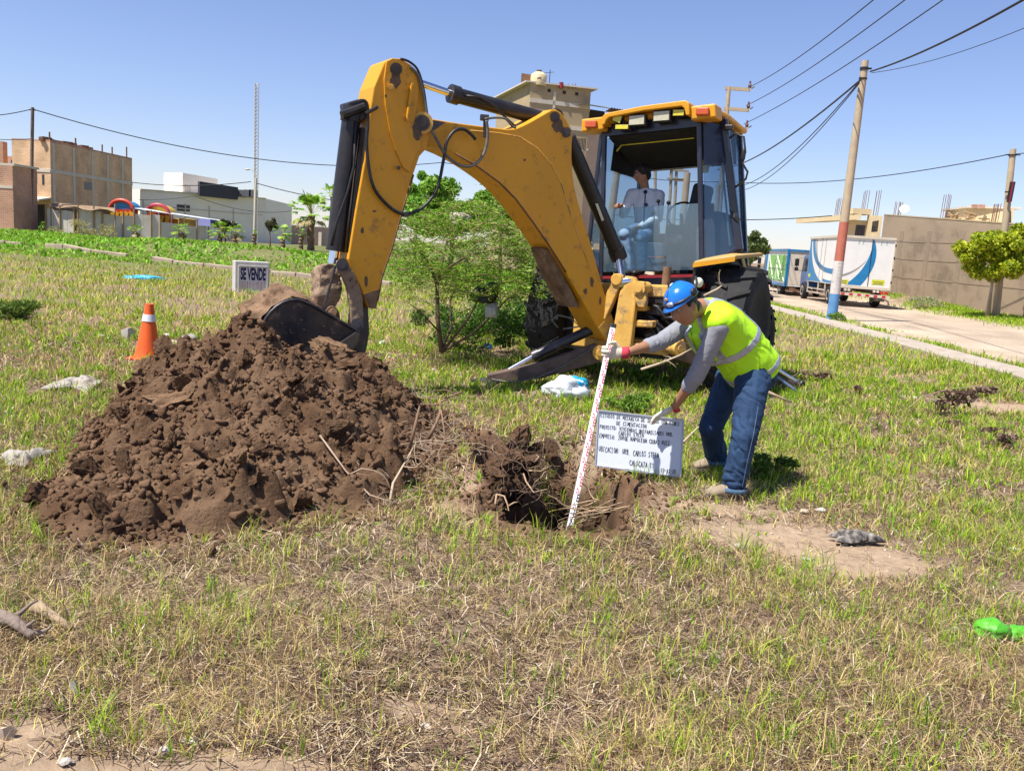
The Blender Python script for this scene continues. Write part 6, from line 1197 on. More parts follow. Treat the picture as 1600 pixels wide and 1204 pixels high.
for k, (px, pyb, pyt, cr, Y, nf, lab) in enumerate(((485, 386, 334, 38, 56, 46, 'tallest fan palm with a thick shaggy trunk, left of the dark cylinder'), (212, 374, 362, 15, 48, 22, 'small fan palm in front of the blue slide fence'), (284, 374, 362, 17, 50, 24, 'small fan palm at the foot of the low brownish fence'), (344, 384, 362, 20, 53, 32, 'short bushy fan palm below the end of the white awning'), (368, 385, 364, 17, 54, 24, 'short fan palm just left of the street lamp'), (397, 378, 364, 8, 58, 14, 'tiny fan palm right behind the street lamp'), (442, 384, 364, 18, 55, 26, 'fan palm before the white building corner'), (470, 386, 366, 11, 57, 16, 'slim young fan palm beside the tallest palm'), (516, 386, 305, 22, 75, 26, 'distant fan palm half hidden by the dark cylinder'))):
    b0 = P(px, pyb, Y); b0.z = gz1(b0.x, b0.y); palm(b0, zat(px, pyt, Y)-b0.z, cr*Y/FPX, nf, k+2, lab, (.20 if k == 0 else .13), 'fan palms along the far street')
def clump(lab, base, r_, hh, n, sz, cols, wts, nm='weed_clump', cat='weed', asp=.3, seed=0):
    t = thing(nm, lab, cat, base); rq = random.Random(seed); cl = [((base.x+rq.gauss(0, r_*.5), base.y+rq.gauss(0, r_*.5), base.z+rq.uniform(.1, 1)*hh), np.array([r_, r_, hh*.6])*.45) for k in range(9)]
    obj('stems', (lambda t_: [t_.tube([base, Vector(c[0])], [.008, .003], 4) for c in cl] and t_)(MB()), M_tw2, t); leaves('foliage', cloud(n, cl), None, 1, sz, asp, cols, wts, t, M_leaf); return t
clump('dry yellowish shrub in front of the grey board fence', flat(P(133, 372, 50))+UP*.4, 1.3, 1.0, 2200, .16, [(.42, .36, .16), (.34, .32, .10), (.22, .26, .06)], [2, 2, 1], 'shrub', 'shrub', .2, 1)
clump('pale spiky shrub at the foot of the long wall', V(*(P(1443, 478, 38)-UP*.05)), .5, .5, 900, .12, [(.40, .40, .26), (.30, .32, .16)], [1, 1], 'shrub', 'shrub', .2, 2)
clump('green weed at the foot of the painted pole', onG(1306, 502), .25, .25, 600, .08, LG, [1, 2, 2, 1], seed=3)
clump('dark green bush at the left edge of the field', onG(10, 500), .5, .32, 2600, .09, [(.10, .17, .02), (.18, .26, .04), (.06, .10, .015)], [2, 2, 1], 'bush', 'bush', .2, 4)
clump('dark green weed patch behind the man with the helmet', onG(1205, 745), .16, .13, 1200, .05, [(.10, .18, .02), (.16, .27, .03), (.06, .10, .015)], [2, 2, 1], seed=5)
clump('bright weed under the machine, left of the lower glove', onG(985, 640), .22, .16, 1100, .06, LG, [1, 2, 2, 1], seed=6)
clump('green weed on the right of the lower glove shadow', onG(1010, 600), .3, .16, 1100, .06, LG, [2, 2, 1, 1], seed=7)
clump('junk grown over with weeds beside the wooden pole', flat(P(64, 368, 54))+UP*.5, .7, .7, 1200, .16, LG, [1, 2, 2, 1], 'shrub', 'shrub', .4, 8)
def deadweed(lab, pts, drops, seed):
    rq = random.Random(seed); ps = [P(*q) for q in pts]; t = thing('dead_weed', lab, 'weed', ps[0]); obj('stem', MB().tube(ps, [.006]*len(ps), 5), M_tw1, t, smooth=True); cen = []
    for (px, py, Y, n, sx, sy) in drops:
        for k in range(int(n*.6)): cen.append(tuple(P(px+rq.gauss(0, sx), py+abs(rq.gauss(0, sy)), Y+rq.gauss(0, .05))))
    leaves('dead_leaves', np.array(cen), None, 1, .065, .5, [(.17, .105, .075), (.27, .18, .125), (.11, .065, .045)], [2, 2, 1], t, M_leaf)
Yd = onG(1430, 650).y
deadweed('arching dead weed with clusters of dark withered leaves at the right', ((1420, 637, Yd), (1440, 620, Yd+.1), (1480, 608, Yd+.2), (1520, 604, Yd+.3), (1555, 605, Yd+.3)), ((1470, 625, Yd+.1, 90, 5, 10), (1490, 610, Yd+.2, 240, 9, 13), (1510, 610, Yd+.2, 160, 7, 9), (1535, 605, Yd+.3, 140, 9, 5), (1550, 606, Yd+.3, 60, 4, 5)), 1)
Ye = onG(1255, 600).y
deadweed('dead brown weed by the blue metal bar right of the man', ((1235, 590, Ye), (1255, 578, Ye), (1280, 578, Ye+.1), (1300, 580, Ye+.2)), ((1258, 580, Ye, 60, 4, 6), (1285, 583, Ye+.1, 160, 8, 4)), 2)
Yf = onG(1345, 620).y
deadweed('short upright dead weed stalk with curled leaves', ((1342, 622, Yf), (1341, 610, Yf), (1340, 600, Yf)), ((1341, 604, Yf, 90, 3, 9),), 3)
Yg = onG(1565, 700).y
deadweed('grey withered weed tuft near the right edge', ((1565, 700, Yg), (1572, 685, Yg), (1580, 675, Yg)), ((1570, 680, Yg, 140, 8, 9), (1552, 668, Yg, 60, 8, 3)), 4)
deadweed('dark withered weed below the arching dead weed', ((1480, 668, Yd-.6), (1490, 660, Yd-.6), (1498, 656, Yd-.6)), ((1485, 658, Yd-.6, 120, 8, 5),), 5)
# ------------------------------------------------------------ people
def chain(mb, pr, n=12):                       # tapered limb with round joints
    pts = [Vector(p) for p, r_ in pr]; rs = [r_ for p, r_ in pr]; mb.tube(pts, rs, n)
    for p, r_ in pr: mb.ell(p, r_, n, 8)
    return mb
def eloft(mb, pr, lat, n=20):                  # elliptical loft: (centre, half depth, half width), lat = sideways axis
    pr = [(Vector(p), a, b) for p, a, b in pr]; rings = []
    t0 = (pr[1][0]-pr[0][0]).normalized(); t1 = (pr[-1][0]-pr[-2][0]).normalized()
    ext = [(pr[0][0]-t0*pr[0][1]*f, pr[0][1]*g, pr[0][2]*g) for f, g in ((.75, .25), (.6, .65), (.3, .9))]+pr+[(pr[-1][0]+t1*pr[-1][1]*f, pr[-1][1]*g, pr[-1][2]*g) for f, g in ((.3, .9), (.6, .65), (.75, .25))]
    k = len(ext); vs = []; fs = []
    for i, (p, a, b) in enumerate(ext):
        t = (ext[min(i+1, k-1)][0]-ext[max(i-1, 0)][0]).normalized(); l = (lat-t*lat.dot(t)).normalized(); d = t.cross(l)
        for j in range(n): an = 2*math.pi*j/n; vs.append(p+l*math.cos(an)*b+d*math.sin(an)*a)
    for i in range(k-1):
        for j in range(n): fs.append((i*n+j, i*n+(j+1) % n, (i+1)*n+(j+1) % n, (i+1)*n+j))
    fs += [tuple(reversed(range(n))), tuple(range((k-1)*n, k*n))]; return mb.add(vs, fs)
def hand(par, wrist, dirv, palm, size, m, curl, thumb_side, name='glove', cuff=None, cuffm=None, tcurl=.5, vox=.0045, spread=.10):
    d = Vector(dirv).normalized(); pn = Vector(palm); pn = (pn-d*pn.dot(d)).normalized(); sd = Vector(thumb_side); sd = (sd-d*sd.dot(d)-pn*sd.dot(pn)).normalized(); w_ = Vector(wrist); s = size
    mb = MB(); eloft(mb, [(w_, .018*s, .028*s), (w_+d*.03*s, .020*s, .036*s), (w_+d*.07*s, .019*s, .043*s), (w_+d*.095*s, .015*s, .042*s)], sd)
    for i, (off, l, r_) in enumerate(((.032, .072, .0105), (.011, .082, .011), (-.011, .076, .0105), (-.031, .060, .0095))):
        p = w_+d*.092*s+sd*off*s; a = 0; pts = [(w_+d*.05*s+sd*off*.8*s, r_*s), (p, r_*1.08*s)]; dd = (d+sd*off*spread*12).normalized()
        for k, fr in enumerate((.42, .32, .26)):
            a += curl[k]*(1+.08*i); v = (dd*math.cos(a)+pn*math.sin(a)); p = p+v*l*fr*s; pts.append((p, r_*(1-.08*k)*s))
        chain(mb, pts, 8)
    p = w_+d*.028*s+sd*.034*s; pts = [(w_+d*.02*s+sd*.018*s, .014*s), (p, .0145*s)]; v = (sd*.75+d*.6+pn*.25).normalized(); p = p+v*.034*s; pts.append((p, .013*s)); v = (d*.85+sd*.2*(1-tcurl)+pn*tcurl).normalized(); p = p+v*.032*s; pts.append((p, .012*s)); v = (d*.8+pn*tcurl*1.3-sd*.1).normalized(); p = p+v*.024*s; pts.append((p, .0105*s)); chain(mb, pts, 8)
    ob = blob(name, mb, vox, m, par, 2)
    if cuff:
        e = MB().tube([w_-d*cuff*s, w_-d*.5*cuff*s, w_+d*.006*s], [.037*s, .036*s, .034*s], 16); obj('cuff', e, cuffm, ob, smooth=True)
    return ob
def head_mesh(mb, c, F, U, s=1.0):
    F = F.normalized(); U = (U-F*U.dot(F)).normalized(); Rr = F.cross(U); n, m_ = 56, 44; vs = []; fs = []
    g = lambda x, s_: math.exp(-(x/s_)**2)
    for i in range(m_+1):
        for j in range(n):
            a = 2*math.pi*j/n; b = math.pi*i/m_; x, y, z = math.sin(b)*math.sin(a), math.sin(b)*math.cos(a), math.cos(b); lo = max(0, -z)
            r_, f_, u_ = x*.076*(1-.20*lo*lo), y*(.096 if y > 0 else .098)*(1-.10*lo), z*.118
            if y > 0:
                w_ = y*y
                f_ += w_*(.034*g(r_, .011+.006*max(0, min(1, (.02-u_)/.05)))*(g(u_+.018, .022) if u_ < -.018 else g(u_+.018, .034)) - .015*(g(r_-.032, .014)+g(r_+.032, .014))*g(u_-.016, .013) + .006*g(abs(r_)-.03, .025)*g(u_-.040, .012) + .008*g(r_, .024)*g(u_+.052, .010)+.008*g(r_, .022)*g(u_+.066, .009)-.004*g(r_, .028)*g(u_+.058, .004) + .012*g(r_, .022)*g(u_+.098, .02) + .006*g(abs(r_)-.046, .02)*g(u_+.022, .025))
            vs.append(c+(Rr*r_+F*f_+U*u_)*s)
    for i in range(m_):
        for j in range(n): fs.append((i*n+j, (i+1)*n+j, (i+1)*n+(j+1) % n, i*n+(j+1) % n))
    mb.add(vs, fs)
    for sg in (-1, 1):
        e = c+(Rr*sg*.074-F*.008-U*.006)*s; Me = Matrix((Rr, F, U)).transposed(); mb.ell(e, (.010*s, .019*s, .032*s), 10, 8, Me @ Matrix.Rotation(sg*.35, 3, 'Z'))
    return F, U, Rr
def face_bits(par, c, F, U, Rr, s, hairm, eye_shut=.45):
    we = mat('eye_white', (.65, .62, .58), None, 5, .3); ir = mat('iris_dark', (.02, .012, .008), None, 5, .15)
    for sg in (-1, 1):
        e = c+(Rr*sg*.032+F*.077+U*.016)*s; b_ = obj('eye', MB().ell(e, (.0125*s, .0125*s, .0125*s*eye_shut), 12, 8, Matrix((Rr, F, U)).transposed()), we, par, smooth=True); obj('iris', MB().ell(e+(F*.0085-U*.001)*s, (.0055*s, .0045*s, .0055*s*eye_shut), 10, 6, Matrix((Rr, F, U)).transposed()), ir, b_, smooth=True)
        obj('eyebrow', MB().tube([c+(Rr*sg*.014+F*.094+U*.034)*s, c+(Rr*sg*.032+F*.089+U*.040)*s, c+(Rr*sg*.050+F*.074+U*.034)*s], [.004*s, .005*s, .003*s], 6), hairm, par, smooth=True)
M_skin = mat('brown_skin', (.36, .18, .10), (.31, .15, .082), 14, .5, bump=.06, bsc=60, spec=.35); M_skin2 = mat('driver_skin', (.38, .19, .11), (.33, .16, .09), 14, .5, spec=.35)
M_hair = mat('black_hair', (.010, .008, .007), (.02, .015, .012), 30, .6, bump=.6, bsc=90)
M_jean = mat('blue_denim', (.010, .030, .080), (.018, .050, .115), 4, .85, bump=.55, bsc=11, dirt=(.070, .135, .23), damt=.27, dsc=3.2); M_shirt = mat('grey_shirt', (.27, .275, .305), (.23, .235, .265), 6, .9, bump=.4, bsc=16)
M_vest = mat('neon_vest', (.47, .86, .02), (.43, .80, .015), 5, .65, bump=.35, bsc=10, spec=.3); M_refl = mat('reflective_band', (.42, .43, .47), (.36, .37, .41), 8, .35, .25)
M_glove = mat('cream_glove', (.70, .66, .52), (.60, .55, .42), 12, .95, bump=.25, bsc=120); M_cuff = mat('red_cuff', (.55, .05, .08), (.45, .03, .06), 20, .9); M_boot = mat('tan_boot', (.30, .24, .165), (.24, .185, .125), 8, .9, bump=.2, bsc=40, dirt=(.40, .31, .22), damt=.4, dsc=9); M_sole = mat('boot_sole', (.12, .095, .07), (.17, .13, .10), 8, .9)
M_helm = mat('blue_helmet', (.012, .17, .60), (.012, .15, .54), 3, .22, coat=.5)

g0 = onG(1122, 782); man = thing('person', 'man in blue helmet and neon vest bending over to hold rod and board', 'person', V(1.5, 6.0, gz1(1.5, 6.0)))
hipN, hipF = P(1176, 590, 5.92), P(1143, 592, 6.28); knN, anN = P(1163, 682, 5.70), P(1146, 763, 5.70); knF, anF = P(1111, 668, 6.22), P(1117, 727, 6.44)
anN.z = gz1(anN.x, anN.y)+.10; anF.z = gz1(anF.x, anF.y)+.10
tors = [(P(1174, 582, 6.08), .165, .185), (P(1160, 558, 6.03), .172, .19), (P(1143, 533, 5.98), .172, .20), (P(1124, 508, 5.93), .150, .205), (P(1110, 492, 5.90), .115, .185)]
nk = P(1096, 480, 5.87); shN, shF = P(1124, 511, 5.73), P(1082, 503, 6.09); LAT = (hipN-hipF).normalized()*.5+(shN-shF).normalized()*.5
elN, wrN = P(1087, 588, 5.84), P(1055, 634, 6.00); elF, wrF = P(1030, 535, 5.92), P(984, 549, 5.72)
HC = P(1068, 480, 5.74); HF = V(-.66, -.58, -.45); HU = V(-.44, -.06, .90)
bd_ = MB(); HF, HU, HR = head_mesh(bd_, HC, HF, HU, 1.07)
chain(bd_, [(HC-HF*.03-HU*.05, .058), (nk, .062), (tors[-1][0], .08)], 14)
eloft(bd_, [(p, a*.86, b*.86) for p, a, b in tors], LAT)
for a_, b_, c_, rr_ in ((shN, elN, wrN, 1), (shF, elF, wrF, 1)): chain(bd_, [(a_, .055), (a_.lerp(b_, .5), .050), (b_, .041), (b_.lerp(c_, .35), .043), (c_, .028)], 12)
for a_, b_, c_ in ((hipN, knN, anN), (hipF, knF, anF)): chain(bd_, [(a_, .085), (a_.lerp(b_, .5), .072), (b_, .055), (b_.lerp(c_, .3), .055), (c_, .04)], 12)
body = blob('body', bd_, .0066, M_skin, man, 2); face_bits(body, HC, HF, HU, HR, 1.07, M_hair, .4)
hr = MB(); MH = Matrix((HR, HF, HU)).transposed(); hr.ell(HC-HF*.026+HU*.030, (.087, .092, .090), 20, 14, MH); hr.ell(HC-HF*.062-HU*.03, (.072, .05, .058), 16, 10, MH)
for sg in (-1, 1): hr.ell(HC+HR*sg*.078+HF*.020+HU*.022, (.009, .014, .026), 10, 8, MH)
blob('hair', hr, .007, M_hair, man, 2, lambda c: .003*fbm(c[:, 0]*60, c[:, 1]*60, c[:, 2]*60, s=5, o=2))
# jeans
jm = MB(); eloft(jm, [(P(1180, 588, 6.08), .150, .18), (P(1172, 575, 6.06), .165, .19), (P(1164, 563, 6.04), .165, .188)], LAT)
for a_, b_, c_, k in ((hipN, knN, anN, 1), (hipF, knF, anF, 2)): chain(jm, [(a_, .120), (a_.lerp(b_, .45), .108), (b_, .088), (b_.lerp(c_, .5), .084), (c_+V(0, 0, .03), .086)], 16)
def crease(c, f, g, seed):                     # sharp inward folds, bent by a slower noise
    wv = .9*fbm(c[:, 0]*3, c[:, 1]*3, c[:, 2]*3, s=seed+40, o=2); r_ = 1-2.4*np.abs(fbm(c[:, 0]*f+wv*2, c[:, 1]*f-wv, c[:, 2]*g+c[:, 0]*5+wv*3, s=seed, o=2)); return .35*r_-1.5*np.clip(r_-.55, 0, 1)
def jw(c):
    z = c[:, 2]; k1 = np.exp(-((z-(knN.z-worigin(man).z))/.14)**2); k2 = sstep(.36, .08, z); k3 = np.exp(-((z-.80)/.12)**2)
    return crease(c, 7, 12, 3)*(.35+k1*1.0+k2*1.3+k3*.9)*.020+.008*fbm(c[:, 0]*4, c[:, 1]*4, z*4, s=4)
jeans = blob('jeans', jm, .0075, M_jean, man, 6, jw)
obj('side_seam', MB().tube([P(1188, 600, 5.82), P(1184, 640, 5.70), P(1177, 680, 5.60), P(1168, 720, 5.58), P(1160, 760, 5.59)], .0014, 5), mat('seam_thread', (.14, .20, .28), None, 30, .9), jeans)
for an, off in ((anN, .1), (anF, .1)): obj('turned_hem', MB().lathe([(.082, -.018), (.092, -.018), (.093, .012), (.085, .014)], an+V(0, 0, -.035), 20), mat('pale_denim', (.075, .13, .20), (.05, .10, .17), 12, .9), jeans, smooth=True)
# boots
for an, td, nm in ((anN, V(-.96, -.18, 0), 'n'), (anF, V(-.9, -.35, 0), 'f')):
    td = td.normalized(); sd = V(-td.y, td.x, 0); z0 = an.z-.10; b0 = V(an.x, an.y, z0); up = MB()
    eloft(up, [(b0-td*.055+V(0, 0, .05), .045, .040), (b0-td*.0+V(0, 0, .06), .05, .045), (b0+td*.07+V(0, 0, .052), .045, .048), (b0+td*.135+V(0, 0, .042), .036, .050), (b0+td*.175+V(0, 0, .036), .030, .045)], sd); chain(up, [(b0-td*.01+V(0, 0, .07), .052), (b0-td*.005+V(0, 0, .13), .052)], 14)
    bt = blob('boot', up, .006, M_boot, man, 3); pr = [b0+td*x+sd*y+V(0, 0, -.004) for x, y in ((-.095, -.03), (-.10, .0), (-.095, .03), (-.03, .042), (.06, .046), (.14, .052), (.19, .042), (.212, .012), (.212, -.012), (.19, -.042), (.14, -.052), (.06, -.046), (-.03, -.042))]
    obj('sole', MB().prism(pr, V(0, 0, .026)), M_sole, bt, bevel=.006)
    for k in range(3): q_ = b0+td*(.045+.028*k)+V(0, 0, .098-.010*k); obj('lace', MB().tube([q_-sd*.03, q_+V(0, 0, .008), q_+sd*.03], .003, 5), M_sole, bt)
# shirt: sleeves and collar
sm_ = MB(); eloft(sm_, [(p, a*.95, b*.93) for p, a, b in tors], LAT)
chain(sm_, [(shN.lerp(tors[-1][0], .3), .085), (shN, .070), (shN.lerp(elN, .5), .066), (elN, .061), (elN.lerp(wrN, .32), .054)], 16); chain(sm_, [(shF.lerp(tors[-1][0], .3), .085), (shF, .078), (shF.lerp(elF, .5), .066), (elF, .058), (elF.lerp(wrF, .38), .052)], 16); chain(sm_, [(nk.lerp(tors[-1][0], .1), .068), (tors[-1][0], .10)], 16)
def sw_(c):
    q_ = c; dN = np.linalg.norm(q_-np.array(elN-worigin(man)), axis=1); dF = np.linalg.norm(q_-np.array(elF-worigin(man)), axis=1); k = np.exp(-(dN/.16)**2)+np.exp(-(dF/.17)**2)+.25
    return crease(q_, 17, 12, 8)*.011*k
blob('shirt', sm_, .009, M_shirt, man, 4, sw_)
# vest
vm = MB(); vt = [(p, a*1.06+.012, b*1.04+.008) for p, a, b in tors]; vt[0] = (P(1178, 579, 6.08), .195, .205); vt[1] = (P(1163, 558, 6.03), .20, .21); vt[2] = (P(1144, 533, 5.98), .195, .212)
eloft(vm, vt, LAT); chain(vm, [(shN.lerp(tors[-1][0], .22)+V(0, 0, .012), .086), (tors[-1][0], .105), (shF.lerp(tors[-1][0], .25)+V(0, 0, .012), .086)], 16); chain(vm, [(shN.lerp(tors[2][0], .55)+V(.06, -.03, .0), .10), (shN.lerp(tors[-1][0], .25)+V(.055, -.015, .035), .085), (shN.lerp(tors[-1][0], .1)+V(.0, -.01, .03), .072)], 14)
eloft(vm, [(P(1082, 520, 5.93), .045, .11), (P(1098, 545, 5.96), .05, .13), (P(1112, 562, 5.98), .05, .13)], LAT)      # front flap hanging free
AX = (tors[0][0]-tors[-1][0]).normalized()
def vw(c):
    t = (c-np.array(tors[2][0]-worigin(man))) @ np.array(AX); return .010*fbm(c[:, 0]*6, c[:, 1]*6, c[:, 2]*6, s=12, o=2)+crease(c, 6, 7, 13)*.011*(.5+sstep(-.1, .15, t))
vest = blob('safety_vest', vm, .009, M_vest, man, 16, vw)
# cut the vest off at its hem, open the armholes, then lay the bands on it
def bisect(me, co, no, outer=True, inner=False):
    b = bmesh.new(); b.from_mesh(me); bmesh.ops.bisect_plane(b, geom=b.verts[:]+b.edges[:]+b.faces[:], plane_co=co, plane_no=no, clear_outer=outer, clear_inner=inner); b.to_mesh(me); b.free()
hemd = (AX+V(.10, 0, -.45)).normalized(); hem = P(1170, 592, 6.05)-worigin(man); bisect(vest.data, hem, hemd)
def bandmesh(planes, lift=.004):
    me = vest.data.copy(); b = bmesh.new(); b.from_mesh(me)
    for co, no in planes: bmesh.ops.bisect_plane(b, geom=b.verts[:]+b.edges[:]+b.faces[:], plane_co=co, plane_no=no, clear_outer=True)
    for v in b.verts: v.co += v.normal*lift
    bmesh.ops.solidify(b, geom=b.faces[:], thickness=.002); b.to_mesh(me); b.free(); me.materials.clear(); return me
wo = worigin(man)
def band(center, nrm, half, extra=()): c = center-wo; n_ = nrm.normalized(); return link('reflective_band', bandmesh([(c+n_*half, n_), (c-n_*half, -n_)]+list(extra)), M_refl, vest, smooth=True)
band(P(1143, 533, 5.98), AX, .024); band(P(1192, 566, 6.05), hemd, .022)
shv = (V(0, 1, 0)*.0+LAT).normalized(); midp = tors[2][0]-wo
band(tors[-1][0].lerp(shN, .34), shv, .022, [(P(1140, 528, 5.98)-wo, AX)]); band(tors[-1][0].lerp(shF, .34), shv, .022, [(P(1140, 528, 5.98)-wo, AX)])
vest.modifiers.new('thick', 'SOLIDIFY').thickness = .004
obj('zip', MB().tube([P(1078, 512, 5.86), P(1082, 530, 5.88), P(1090, 552, 5.9)], .004, 6), mat('zip_green', (.2, .4, .02), None, 5, .5), vest)
# helmet with ear-muff mount and goggles band
def hp(r_, f_, u_): return HC+HR*r_+HF*f_+HU*u_
HZ = .058; hv = []; hf = []; n, m_ = 40, 14
for i in range(m_+1):
    b = (math.pi/2)*i/m_
    for j in range(n):
        a = 2*math.pi*j/n; x, y, z = math.cos(a)*math.cos(b), math.sin(a)*math.cos(b), math.sin(b); rid = .006*math.exp(-(x/.10)**2)*math.sin(min(b*2, 1.57)); hv.append(hp(x*.106*(1+rid*5), -.012+y*.128*(1+rid*5), HZ+z*(.112+rid)))
for i in range(m_):
    for j in range(n): hf.append((i*n+j, i*n+(j+1) % n, (i+1)*n+(j+1) % n, (i+1)*n+j))
hm = MB().add(hv, hf); bp_ = []
for j in range(n):
    a = 2*math.pi*j/n; y = math.sin(a); k = max(0, y)**1.5; bp_.append(hp(math.cos(a)*(.110+.004*k), -.012+y*(.131+.042*k), HZ-.005-.012*k))
v0 = len(hm.v); hm.v += [Vector(p) for p in bp_]; hm.f += [(j, v0+j, v0+(j+1) % n, (j+1) % n) for j in range(n)]
helm = obj('helmet', hm, M_helm, man, smooth=60); helm.modifiers.new('thick', 'SOLIDIFY').thickness = .004
obj('centre_groove', MB().tube([hp(0, -.012+.131*math.cos(b), HZ+.118*math.sin(b)) for b in np.linspace(.25, 2.7, 16)], .0035, 6), mat('dark_blue', (.005, .06, .22), None, 4, .3), helm, smooth=True)
obj('headlamp', MB().ell(hp(-.02, .122, .076), (.030, .014, .018), 14, 8, MH), mat('silver_lamp', (.6, .6, .62), None, 5, .2, .6), helm, smooth=True)
obj('goggle_strap', MB().tube([hp(math.cos(a)*.109, -.012+math.sin(a)*.132, .069) for a in np.linspace(-.5, math.pi+.5, 24)], .008, 6), M_blk, helm, smooth=True)
obj('badge', MB().ell(hp(.005, .110, .112), (.014, .006, .012), 12, 6, MH), mat('badge_orange', (.7, .35, .12), None, 5, .5), helm, smooth=True)
for sg in (-1, 1):
    mu = obj('ear_mount', MB().ell(hp(sg*.113, -.03, .080), (.016, .028, .028), 14, 10, MH), M_blk, helm, smooth=True); obj('muff_arm', MB().tube([hp(sg*.115, -.03, .085), hp(sg*.128, -.07, .125), hp(sg*.125, -.09, .165)], .008, 6), M_stl, mu)
M_cup = mat('cup_cream', (.7, .72, .55), None, 6, .5)
for sg in (-1, 1): obj('muff_cup', MB().ell(hp(sg*.116, -.10, .115), (.024, .036, .032), 16, 10, MH), M_cup, helm, smooth=True)
# gloves
ROD0, ROD1 = P(888, 832, 5.12), P(958, 510, 5.76); rdir = (ROD1-ROD0).normalized()
def rodat(py): t = (832-py)/(832-510); return ROD0.lerp(ROD1, t)
rg_ = rodat(556); gw = rg_+V(.105, .030, .012)
gl1 = hand(man, gw, V(-1, .0, -.06), V(0, -1, 0), 1.12, M_glove, (.55, 1.25, .9), rdir, cuff=.035, cuffm=M_cuff, tcurl=.75)
gw2 = P(1052, 638, 6.03); gl2 = hand(man, gw2, V(-.80, .05, -.46), V(-.4, -.25, -.9), 1.10, M_glove, (.15, .25, .25), V(-.1, -1, 0), cuff=.035, cuffm=M_cuff, tcurl=.2)

# ------------------------------------------------------------ the rod and the board he holds
rod = thing('levelling_rod', 'white levelling rod with red and black marks standing in the pit', 'measuring rod', ROD0-rdir*.62)
M_rodw = mat('rod_white', (.72, .70, .70), (.66, .64, .64), 6, .5, dirt=(.45, .38, .32), damt=.15, dsc=9); M_rr = mat('rod_red', (.62, .02, .07), (.55, .02, .06), 6, .5); M_rk = mat('rod_black', (.015, .015, .02), None, 6, .5)
rx = rdir.cross(V(0, -1, 0)).normalized(); rx = rx if rx.x > 0 else -rx; rn = rx.cross(rdir).normalized(); rn = rn if rn.y < 0 else -rn; L_ = (ROD1-ROD0).length; RM = Matrix((rx, rn, rdir)).transposed()
obj('staff', MB().box((ROD0-rdir*.62+ROD1)/2, (.036, .016, L_+.62), RM), M_rodw, rod, bevel=.003); obj('top_cap', MB().box(ROD1+rdir*.004, (.040, .022, .03), RM), M_rk, rod, bevel=.003)
s_ = -.60; i_ = 0
while s_ < L_-.05:
    mm = M_rk if s_ < .245 else M_rr; c = ROD0+rdir*s_; e = obj('e_mark' if True else '', MB(), mm, rod) if False else None; k_ = MB(); lf = -1 if i_ % 2 == 0 else 1
    if i_ % 2 == 0:
        k_.box(c+rx*.006+rn*.0085+rdir*.025, (.004, .002, .046), RM)
        for q_ in (.004, .025, .046): k_.box(c+rx*.0095+rn*.0085+rdir*q_, (.011, .002, .008), RM)
    else:
        for q_ in (.006, .03): k_.box(c-rx*.004+rn*.0085+rdir*q_, (.012, .002, .004), RM); 
        for q_ in (.006, .018, .030): k_.box(c+rx*.004*(1 if q_ == .018 else -1)+rn*.0085+rdir*(q_+.003), (.0035, .002, .013), RM)
        k_.box(c+rx*.010+rn*.0085+rdir*.01, (.006, .002, .008), RM)
    obj('scale_mark', k_, mm, rod); s_ += .05; i_ += 1
TL, TR_, BR, BL = P(935, 641, 6.12), P(1068, 656, 6.10), P(1063, 745, 6.02), P(930, 727, 6.04)
bx = (TR_-TL); bh_ = (BL-TL); bnrm = bx.cross(bh_).normalized(); bnrm = bnrm if bnrm.y < 0 else -bnrm
board = thing('whiteboard', 'whiteboard with handwritten survey notes propped on the grass beside the rod', 'whiteboard', BL)
M_wb = mat('whiteboard_face', (.66, .69, .74), (.62, .65, .70), 3, .25, dirt=(.50, .53, .58), damt=.12, dsc=14, spec=.4); M_alu = mat('aluminium_frame', (.50, .51, .54), (.42, .43, .46), 8, .4, .5)
obj('panel', MB().prism([TL, TR_, BR, BL], -bnrm*.008), M_wb, board)
for a_, b_ in ((TL, TR_), (TR_, BR), (BR, BL), (BL, TL)): obj('frame', MB().bar(a_+bnrm*.002, b_+bnrm*.002, .011, .014, up=bnrm), M_alu, board, bevel=.002)
obj('pen_tray', MB().bar(BL.lerp(BR, .34)+bnrm*.012, BL.lerp(BR, .62)+bnrm*.012, .018, .012, up=bnrm), M_alu, board, bevel=.002)
